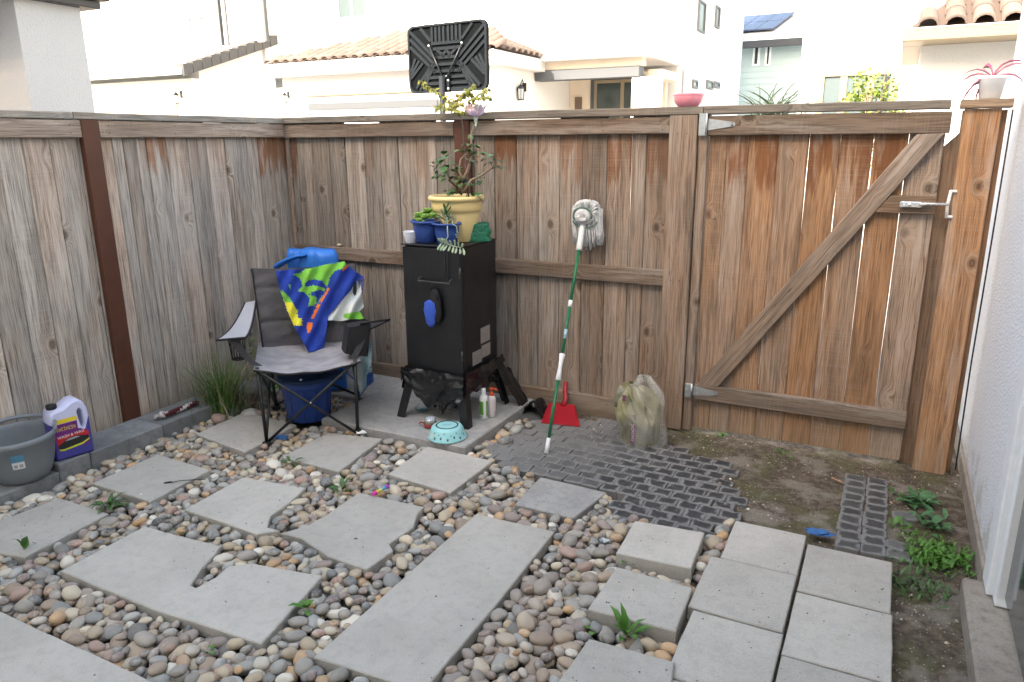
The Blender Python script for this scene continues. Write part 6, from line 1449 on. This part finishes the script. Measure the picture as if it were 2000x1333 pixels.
def bagf(Rx, Ry, H, off, seed, sx=0., topw=.3):
    TAB = [(0, .93), (.12, 1.), (.35, .98), (.55, .92), (.70, .80), (.82, .60), (.91, .36), (.96, .17), (1, .05)]
    def f(u, v):
        a = u*2*math.pi
        for (v0, w0), (v1, w1) in zip(TAB, TAB[1:]):
            if v0 <= v <= v1: w_ = w0+(w1-w0)*(v-v0)/(v1-v0)
        fx = Rx*w_*math.cos(a); fy = Ry*w_*math.sin(a)
        n_ = noise.noise(Vector((math.cos(a)*1.6+seed, math.sin(a)*1.6, v*2.6)))*.050+noise.noise(Vector((math.cos(a)*5+seed, math.sin(a)*5, v*6)))*.008
        rg_ = 1-abs(noise.noise(Vector((math.cos(a)*2.1+seed+v*2.2, math.sin(a)*2.1, v*1.6+seed))))*3.2; n_ += .026*max(-.5, rg_)*(.2+v); rg2 = 1-abs(noise.noise(Vector((math.cos(a)*4+seed-v*3.5, math.sin(a)*4, v*2.5))))*4; n_ += .004*max(-.5, rg2)
        p = Vector((fx+math.cos(a)*n_*(.3+v), fy+math.sin(a)*n_, H*v+.01+noise.noise(Vector((a, v*3, seed)))*.012*v)); p.x += sx*v
        return bc_+off+p
    return f
mb = MB(); mb.grid(bagf(.122, .088, .335, Vector((-.01, 0, 0)), 3, -.05, .42), 90, 60); adopt(mb.build('inner_sack', INN), BG)
mb = MB(); c_ = PY(1217, 778, -.36)      # crumpled neck of the sack flopped to the left
for v in I3[0]:
    n_ = 1+.45*noise.noise(v*1.6+Vector((4, 0, 0)))+.25*noise.noise(v*4.5); q = v*n_; mb.v.append(c_+Vector((q.x*.050-q.z*.018, q.y*.035, q.z*.055+q.x*.02)))
for f in I3[1]: mb.face(f, 0, True)
adopt(mb.build('sack_neck', INN), BG)
mb = MB(); mb.grid(bagf(.138, .100, .400, Vector((.012, 0, 0)), 8, -.015, .30), 90, 60); adopt(mb.build('clear_bag', CLR), BG)
MAG = plain('purple_sack_print', (.16, .05, .13), .5, .2, 30)
mb = MB()
def pr_(u, v): return PY(1231+u*10+2*math.sin(v*3), 866-v*55, -.437+.03*v)+Vector((0, .004*math.sin(u*9+v*12), 0))
mb.grid(pr_, 4, 14); PS = adopt(mb.build('printed_strip', MAG), BG)
fm = frame(PY(1236, 845, -.4395), PY(1236, 820, -.425)-PY(1236, 860, -.442), (-1, 0, 0)); scribble('strip_text', fm @ Matrix.Translation((-.05, -.006, 0)), .10, .014, 10, plain('pale_print', (.55, .42, .52), .5), PS)
mb = MB(); A = PY(1216, 783, -.435); B = PY(1223, 772, -.432); mb.box((A.x, -.440, A.z), (B.x, -.436, B.z)); adopt(mb.build('printed_patch', MAG), BG)
# ---- dog bowl, jar, bottles
DBP = G(880, 864, .06); dbc = Vector((1.82, -.845, .062)); AQ = plain('aqua_enamel', (.33, .66, .68), .3, .04, 20); NVY = plain('dark_teal_print', (.015, .06, .08), .4)
dbw = thing('dog_bowl', 'aqua dog bowl with dark paw prints lying upside down in front of the smoker leg', 'dog bowl', dbc); M = Matrix.Translation(dbc)
mb = MB(); mb.lathe([(.108, 0), (.112, .004), (.110, .010), (.098, .030), (.090, .055), (.082, .066), (.066, .070), (.0, .069)], 56, M=M); BWL = adopt(mb.build('bowl_body', AQ), dbw)
mb = MB(); mb.lathe([(.056, .0705), (.058, .073), (.062, .073), (.064, .0702)], 48, M=M); adopt(mb.build('rubber_ring', plain('black_rubber', (.015, .018, .02), .5)), dbw)
va = math.atan2(CAM.y-dbc.y, CAM.x-dbc.x)
def bowlpt(a, z, o=.0008):
    pr2 = [(.110, .010), (.098, .030), (.090, .055), (.082, .066)]
    for (r0, z0), (r1, z1) in zip(pr2, pr2[1:]):
        if z0 <= z <= z1: r_ = r0+(r1-r0)*(z-z0)/(z1-z0); break
    else: r_ = .1
    return M @ Vector(((r_+o)*math.cos(a), (r_+o)*math.sin(a), z))
mb = MB()
for k in range(34):
    a = va+R(-168)+k*R(360/34)+rnd.uniform(-.04, .04); z = (.018, .040, .028, .050)[k % 4]+rnd.uniform(-.003, .003); big = k % 2 == 0; s_ = 1. if big else .6
    for (da, dz, rr_) in ((0, -.001, .0045), (-.045, .0035, .0017), (-.016, .0058, .0018), (.016, .0058, .0018), (.045, .0035, .0017)):
        c_ = (a+da*s_*1., z+dz*s_); kk = mb.addv([bowlpt(c_[0], max(.0105, min(.0655, c_[1])))]+[bowlpt(c_[0]+rr_*s_/.098*math.cos(q), max(.0105, min(.0655, c_[1]+rr_*s_*math.sin(q)))) for q in [i*math.pi/4 for i in range(8)]])
        for i in range(8): mb.face([kk, kk+1+i, kk+1+(i+1) % 8])
adopt(stuff(mb.build('paw_prints', NVY)), BWL)
fm = frame(dbc+Vector((0, 0, .0708)), (-math.sin(va), math.cos(va), 0), (-math.cos(va), -math.sin(va), 0)); 
scribble('base_print', fm @ Matrix.Translation((-.022, -.006, 0)), .044, .013, 5, plain('brown_grey_print', (.28, .22, .22), .5), BWL)
mb = MB()
def stk(u, v): return bowlpt(va-R(62)+(u-.5)*.26, .020+.022*v, .0014)
mb.grid(stk, 6, 3); adopt(mb.build('sticker', plain('cream_sticker', (.72, .68, .62), .5, .2, 90)), BWL)
jp = Vector((1.655, -.765, .062)); t = thing('glass_jar', 'squat glass candle jar with silver lid and red ribbon behind the aqua bowl', 'jar', jp); M = Matrix.Translation(jp)
mb = MB(); mb.lathe([(0, 0), (.030, 0), (.038, .006), (.040, .022), (.037, .036), (.031, .042)], 28, M=M); adopt(mb.build('jar_glass', plain('brown_jar_glass', (.16, .12, .09), .15, .4, 50, spec=.7)), t)
mb = MB(); mb.lathe([(.033, .040), (.034, .042), (.034, .054), (.032, .056), (0, .056)], 28, M=M); adopt(mb.build('jar_lid', CHROME), t)
mb = MB(); mb.lathe([(0, .0566), (.026, .0566)], 24, M=M); adopt(mb.build('lid_label', plain('blue_white_label', (.50, .56, .68), .5, .5, 120)), t)
mb = MB(); mb.lathe([(.0405, .012), (.0415, .018), (.0405, .026)], 28, M=M); mb.tube([jp+Vector((-.040, -.005, .02)), jp+Vector((-.062, -.01, .024)), jp+Vector((-.07, -.012, .012))], [.004, .005, .003], 6); mb.tube([jp+Vector((.030, -.024, .02)), jp+Vector((.055, -.02, .028))], [.004, .005], 6); adopt(mb.build('ribbon', plain('red_ribbon', (.40, .03, .04), .6, .5, 70)), t)
def bottle(name, label, x, y, r_, h, capm, body=MWH):
    t = thing(name, label, 'bottle', (x, y, .06)); M = Matrix.Translation((x, y, .061)); mb = MB(); mb.lathe([(0, 0), (r_-.003, 0), (r_, .005), (r_, h*.70), (r_*.9, h*.77), (r_*.45, h*.83), (r_*.42, h*.845)], 28, M=M); adopt(mb.build('bottle_body', body), t); return t, M
bt, M = bottle('shampoo_bottle', 'white bottle with green label and white cap, right of the smoker front leg', 1.868, -.505, .026, .185, MWH)
mb = MB(); mb.lathe([(.0135, .154), (.0135, .186), (.012, .189), (0, .189)], 20, M=M); adopt(mb.build('cap', MWH), bt)
va2 = math.atan2(CAM.y+.505, CAM.x-1.868)
mb = MB(); mb.grid(lambda u, v: M @ Vector((.0264*math.cos(va2-1.25+u*1.15), .0264*math.sin(va2-1.25+u*1.15), .030+.085*v)), 12, 2); mb.grid(lambda u, v: M @ Vector((.0264*math.cos(va2+.55+u*.5), .0264*math.sin(va2+.55+u*.5), .018+.100*v)), 6, 2); BLB = adopt(mb.build('label', plain('green_label', (.13, .36, .05), .45, .3, 60)), bt)
mb = MB()
for k in range(7): mb.grid(lambda u, v, k=k: M @ Vector((.0266*math.cos(va2-1.1+k*.11+u*.05), .0266*math.sin(va2-1.1+k*.11+u*.05), .011+.013*v)), 1, 1)
for k in range(5): mb.grid(lambda u, v, k=k: M @ Vector((.0268*math.cos(va2-1.1+u*.8), .0268*math.sin(va2-1.1+u*.8), .045+.012*k+.002*v)), 6, 1)
adopt(stuff(mb.build('label_print', plain('dark_green_print', (.03, .10, .03), .5))), BLB)
bt, M = bottle('spray_bottle', 'white bottle with orange red pump top standing behind the green-labelled bottle', 1.895, -.455, .024, .165, MWH, plain('pinkish_white_plastic', (.72, .66, .66), .4, .1, 50))
ORR = plain('orange_red_plastic', (.55, .07, .02), .4); mb = MB(); mb.lathe([(.014, .135), (.015, .150), (.010, .156), (.006, .158), (.006, .172), (.016, .174), (.016, .182), (0, .184)], 18, M=M); mb.tube([M @ Vector((0, 0, .178)), M @ Vector((.032, .006, .176)), M @ Vector((.040, .008, .166))], [.006, .005, .004], 8); adopt(mb.build('pump', ORR), bt)
t = thing('dish', 'small white and teal dish under the smoker, behind the torn black plastic', 'dish', (1.52, -.60, .06)); mb = MB(); M = Matrix.Translation(G(825, 802, .062)); mb.lathe([(0, 0), (.030, .002), (.042, .018), (.044, .019), (.040, .019), (.028, .006), (0, .004)], 24, M=M); adopt(mb.build('dish_body', plain('teal_ceramic', (.16, .36, .40), .4)), t); mb = MB(); mb.tube([M @ Vector((-.03, -.02, .02)), M @ Vector((.0, 0, .03)), M @ Vector((.03, .02, .022))], [.014, .018, .010], 8); adopt(mb.build('cloth_bit', MWH), t)
t = thing('small_cup', 'small white cup with a lime green top, left of the blue bin', 'cup', G(537, 768, .03)); M = Matrix.Translation(G(537, 770, .05)); mb = MB(); mb.lathe([(0, 0), (.018, .004), (.028, .018), (.030, .034), (.026, .044)], 20, M=M); adopt(mb.build('cup_body', MWH), t); mb = MB(); mb.lathe([(.027, .042), (.024, .054), (.010, .060), (0, .061)], 18, M=M); mb.tube([M @ Vector((-.01, 0, .055)), M @ Vector((-.035, 0, .075))], .004, 6); adopt(mb.build('green_top', plain('lime_plastic', (.25, .60, .04), .4)), t)
# ---- small litter
def crumple(name, label, cat, px_, py_, z, s_, mat, seed, flat=.35, stretch=1.5):
    c = G(px_, py_, z); mb = MB(); 
    for v in I3[0]:
        n_ = 1+.5*noise.noise(v*1.7+Vector((seed, 0, 0)))+.35*noise.noise(v*4+Vector((0, seed, 0))); q = v*n_*s_; mb.v.append(c+Vector((q.x*stretch, q.y, max(-.002, q.z*flat)+s_*.2)))
    for f in I3[1]: mb.face(f, 0, False)
    return tag(mb.build(name, mat), label, cat)
PAPER = plain('white_tissue', (.80, .80, .80), .9, .05); CLOTHB = plain('blue_microfibre', (.05, .15, .38), .9, .2, 60)
crumple('tissue', 'crumpled white tissue under the right front foot of the camping chair', 'tissue', 703, 845, .033, .022, PAPER, 3, .3, 1.9)
crumple('rag', 'bright blue rag among the pebbles by the left front chair leg', 'rag', 549, 857, .03, .026, CLOTHB, 8, .5, 1.5)
crumple('rag', 'blue cloth lying on the bare soil at the corner of the right-hand pavers', 'rag', 1600, 1043, .02, .028, CLOTHB, 12, .4, 1.9)
crumple('foil_scrap', 'crumpled silver foil scrap on the pebbles below the small thick pavers', 'foil', 1180, 1056, .03, .012, GALV, 5, .6, 1.6)
t = thing('candy_wrapper', 'small rainbow striped sweet wrapper on the pebbles between two pavers', 'wrapper', G(742, 958, .045)); A = G(728, 966, .048); B = G(758, 950, .05)
for k, c_ in enumerate(((.7, .05, .35), (.75, .55, .05), (.6, .7, .2), (.1, .45, .7), (.35, .1, .5))):
    mb = MB(); mb.tube([A.lerp(B, k/5), A.lerp(B, (k+1)/5)], [.009+.003*math.sin(k*1.6), .009+.003*math.sin(k*1.6+1.6)], 8); adopt(mb.build('stripe', plain('wrapper_%d' % k if 0 else 'wrapper_'+'abcde'[k], c_, .35)), t)
SP = thing('spoon', 'black plastic spoon lying across the edge of a paver', 'spoon', G(350, 941, .035)); BP = plain('black_plastic', (.015, .015, .016), .4)
mb = MB(); mb.tube([G(x, y, z) for x, y, z in ((338, 942, .036), (352, 939, .040), (372, 938, .042), (402, 936, .042))], [.0035, .003, .0035, .0045], 6, flat=.5); adopt(mb.build('handle', BP), SP)
mb = MB(); q = G(330, 943, .034); mb.tube([G(319, 944, .034), G(324, 943, .034), G(332, 942, .034), G(338, 942, .036)], [.002, .008, .009, .003], 10, flat=.3); adopt(mb.build('spoon_bowl', BP), SP)
mb = MB(); mb.v = [pM((*G(305, 10, .0)[:2], 0, 1, 1, 1, 0, 0, 0, 0)) @ v*0 for v in []]
p = PY(662, 475, -.02); mb = MB(); mb.addv([Vector((p.x, -.019, .953+.012))+Vector((v.x*.020, v.y*.012, v.z*.011)) for v in pmesh and pshape(I3, 4)]); [mb.face(f, 0, True) for f in I3[1]]
o = tag(mb.build('stone', PEBO), 'small yellowish stone resting on the middle rail of the back fence', 'stone'); o.color = (.50, .44, .28, 1)
p = G(280, 981, .03); mb = MB(); mb.leaf(G(272, 965, .032), (1, .2, .05), (0, 0, 1), .018, .007); tag(mb.build('paper_scrap', PAPER), 'tiny white scrap on the paver below the bucket', 'scrap')
p = PY(1344, 205, 0); PK = plain('pink_plastic', (.80, .30, .37), .4, .05, 10)
t = thing('bowl', 'pink plastic bowl sitting on the fence cap near the gate hinge', 'bowl', (p.x, .0, 1.837)); M = Matrix.Translation((p.x, -.002, 1.8375)); mb = MB(); mb.lathe([(0, .001), (.045, 0), (.052, .003), (.070, .022), (.078, .045), (.080, .066), (.078, .068), (.074, .066), (.066, .028), (.045, .008), (0, .008)], 44, M=M); mb.lathe([(.0795, .056), (.0815, .058), (.0815, .067), (.078, .0685)], 44, M=M); adopt(mb.build('bowl_body', PK), t)
# spider plant in white pot on the tall post
t = thing('potted_spiderwort', 'white pot with dark pink strap leaves standing on the tall latch post', 'plant pot', (4.24, 0, 1.837)); M = Matrix.Translation((4.255, -.005, 1.8375)); mb = MB(); mb.lathe([(0, 0), (.040, 0), (.043, .003), (.056, .085), (.060, .087), (.061, .098), (.054, .098), (.040, .06), (0, .06)], 32, M=M); adopt(mb.build('pot_body', plain('glossy_white_glaze', (.78, .78, .78), .3, .03)), t)
mb = MB(); 
for k in range(9):
    a = (2.7, 3.3, 3.0, 3.6, .3, -.2, 1.9, .5, 3.2)[k]; el = (.5, -.2, .9, .1, 1.0, .5, 1.2, 1.3, -.5)[k]; Ln = (.17, .20, .14, .15, .16, .15, .15, .17, .16)[k]; q = Vector((4.255, -.005, 1.925)); P_ = []
    for s_ in range(6): P_.append(q.copy()); q = q+Vector((math.cos(a)*math.cos(el), math.sin(a)*math.cos(el)*.6, math.sin(el)))*Ln/5; el -= rnd.uniform(.2, .5)
    mb.tube(P_, [.006, .013, .015, .013, .008, .001], 4, flat=.3)
adopt(stuff(mb.build('strap_leaves', plain('wine_red_leaf', (.22, .05, .10), .45, .4, 40))), t)
# ---- grass clump and vine in the left corner
GRS = plain('grass_blade', (.085, .19, .035), .6, .4, 30); STRAW = plain('dry_grass_stalk', (.34, .29, .20), .85, .3, 40)
def blade(mb, b, a, lean, Ln, w_, curve=.6, n=5, m=0):
    q = Vector(b); el = math.pi/2-lean; P_ = []
    for s_ in range(n+1): P_.append(q.copy()); q = q+Vector((math.cos(a)*math.cos(el), math.sin(a)*math.cos(el), math.sin(el)))*Ln/n; el -= curve/n
    sd_ = Vector((-math.sin(a), math.cos(a), 0)); k = mb.addv([p+sd_*w_*sg*(1-(i/n)**1.5) for i, p in enumerate(P_) for sg in (-.5, .5)])
    for i in range(n): mb.face([k+2*i, k+2*i+1, k+2*i+3, k+2*i+2], m, True)
gc = G(438, 812, .0); t = thing('grass_clump', 'tall tuft of green grass with dry stalks growing by the left fence near the chair', 'grass', gc)
mb = MB()
for k in range(520):
    a = rnd.uniform(0, 6.28); r_ = abs(rnd.gauss(0, .055)); blade(mb, gc+Vector((r_*math.cos(a), r_*math.sin(a)*1.2, 0)), a+rnd.gauss(0, .5), rnd.uniform(.02, .42), rnd.uniform(.14, .50), rnd.uniform(.004, .007), rnd.uniform(.1, 1.1), m=rnd.choice((0, 0, 1, 2)))
adopt(stuff(mb.build('blades', [GRS, plain('pale_grass_blade', (.17, .27, .06), .6, .3, 30), plain('dark_grass_blade', (.035, .09, .02), .6, .3, 30)])), t)
mb = MB()
for k in range(110):
    a = rnd.uniform(0, 6.28); blade(mb, gc+Vector((rnd.gauss(.01, .05), rnd.gauss(.03, .06), 0)), a, rnd.uniform(.1, .6), rnd.uniform(.35, .68), .0058, rnd.uniform(.3, 1.8), 7)
for k in range(90):
    b = gc+Vector((rnd.gauss(.08, .05), rnd.gauss(.12, .06), 0)); blade(mb, b, rnd.uniform(-.6, .9), rnd.uniform(.4, 1.1), rnd.uniform(.2, .42), .0055, rnd.uniform(-.4, 1.), 6)
adopt(stuff(mb.build('dry_stalks', STRAW)), t)
t = thing('climbing_weed', 'leafy green weed growing between the left fence corner and the camping chair', 'weed', (.25, -.55, 0)); mb = MB(); sb = MB()
for k in range(16):
    b = Vector((rnd.uniform(.12, .50), rnd.uniform(-.75, -.40), .02)); top = b+Vector((rnd.gauss(0, .06), rnd.gauss(0, .06), rnd.uniform(.25, .68))); sb.tube([b, b.lerp(top, .5)+Vector((rnd.gauss(0, .02), rnd.gauss(0, .02), 0)), top], .002, 4)
    for j in range(20):
        p = b.lerp(top, rnd.uniform(.15, 1)); d = Vector((rnd.gauss(0, 1), rnd.gauss(0, 1), rnd.gauss(.2, .4))); mb.leaf(p, d, (0, 0, 1), rnd.uniform(.022, .05), rnd.uniform(.016, .036))
adopt(stuff(mb.build('leaves', LEAFG)), t); adopt(sb.build('stems', STEM), t)
# ---- small weeds among the pebbles and the soil
WD = plain('weed_leaf', (.060, .145, .035), .5, .35, 40); WB = plain('bright_weed_leaf', (.085, .22, .03), .5, .35, 40); WBL = plain('bluish_weed_leaf', (.085, .20, .085), .5, .35, 40)
def weed(px_, py_, n, Ln, W_, mat, label, z=.015, el=(.15, 1.), fold=.2, name='weed', spread=0., parts=False):
    c = G(px_, py_, z); t = thing(name, label, 'weed', c); mb = MB()
    for k in range(n):
        a = k*2.4+rnd.uniform(-.3, .3); e = rnd.uniform(*el); b = c+Vector((rnd.gauss(0, spread), rnd.gauss(0, spread), 0)) if spread else c
        d = Vector((math.cos(a)*math.cos(e), math.sin(a)*math.cos(e), math.sin(e))); l_ = Ln*rnd.uniform(.6, 1.15)
        mb.tube([b, b+d*l_*.35], .0012, 4); mb.leaf(b+d*l_*.25, d, (0, 0, 1), l_*.8, W_*rnd.uniform(.7, 1.2), bend=.35)
    adopt(stuff(mb.build('leaves', mat)), t); return t
weed(212, 993, 17, .10, .022, WD, 'dark green dandelion rosette between pavers in front of the bucket')
weed(50, 1080, 3, .085, .028, WB, 'two-leafed bright green seedling at the left edge below the half paver', el=(1., 1.45))
weed(567, 908, 9, .07, .022, LEAFG, 'low olive green weed at the corner of the paver under the chair', el=(.1, .8))
weed(480, 925, 3, .03, .016, WD, 'tiny green seedling left of the olive weed, in the pebbles')
weed(668, 962, 10, .075, .022, WD, 'small green weed in the pebbles left of the rainbow wrapper', el=(.3, 1.2))
weed(598, 1192, 8, .065, .024, WB, 'small leafy seedling at the right corner of the notched large paver', el=(.2, 1.2))
weed(1222, 1250, 11, .11, .026, WB, 'upright serrated green weed at the foot of the lowest thick paver', el=(.7, 1.4), z=.01)
weed(1225, 1098, 6, .045, .02, WB, 'little sprout in the gap between the two thick small pavers', el=(.4, 1.3))
weed(1158, 1232, 5, .035, .02, WB, 'tiny light green sprout left of the serrated weed')
weed(408, 1275, 4, .04, .022, WB, 'tiny green sprout among the pebbles at the bottom left')
weed(350, 1042, 9, .04, .008, WD, 'small grassy sprig at the upper edge of the notched large paver')
weed(700, 1055, 4, .03, .012, WD, 'minute seedling in the gap beside the long paver', el=(.3, 1.))
weed(1410, 853, 9, .04, .020, WB, 'small green weed against the foot of the gate near the lower hinge', z=.0)
weed(1530, 888, 8, .045, .018, WB, 'pair of leafy sprouts under the middle of the gate', z=.0, spread=.02)
weed(900, 945, 4, .03, .012, WD, 'tiny sprout beside the paver right of the wrapper', el=(.4, 1.3))
t = weed(1797, 985, 34, .085, .028, WBL, 'bluish green broad-leaved weed by the wall, farther of the two large weeds', z=.0, spread=.025)
weed(1775, 975, 22, .065, .022, WD, 'small leafy weed hugging the left of the broad-leaved weed', z=.0, spread=.03)
weed(1812, 1025, 30, .080, .026, WBL, 'broad-leaved weed just in front of the bluish one, by the wall', z=.0, spread=.03)
weed(1832, 1092, 420, .042, .012, WB, 'bright green parsley-like weed patch near the wall, beside the pavers', z=.0, spread=.065, el=(.3, 1.4))
weed(1790, 1150, 110, .05, .010, WD, 'thin grassy weed patch in front of the parsley-like one', z=.0, spread=.06, el=(.4, 1.4))
weed(1760, 1035, 16, .05, .018, WB, 'few light leaves beside the end of the cobble strip', z=.0, spread=.025)
t = thing('dry_stick', 'pale reddish wood chip lying on the soil near the cobble strip', 'stick', G(1637, 938, .01)); mb = MB(); mb.tube([G(1625, 933, .012), G(1648, 944, .01)], [.006, .004], 6, flat=.5); adopt(mb.build('chip', plain('wood_chip', (.42, .24, .15), .85)), t)
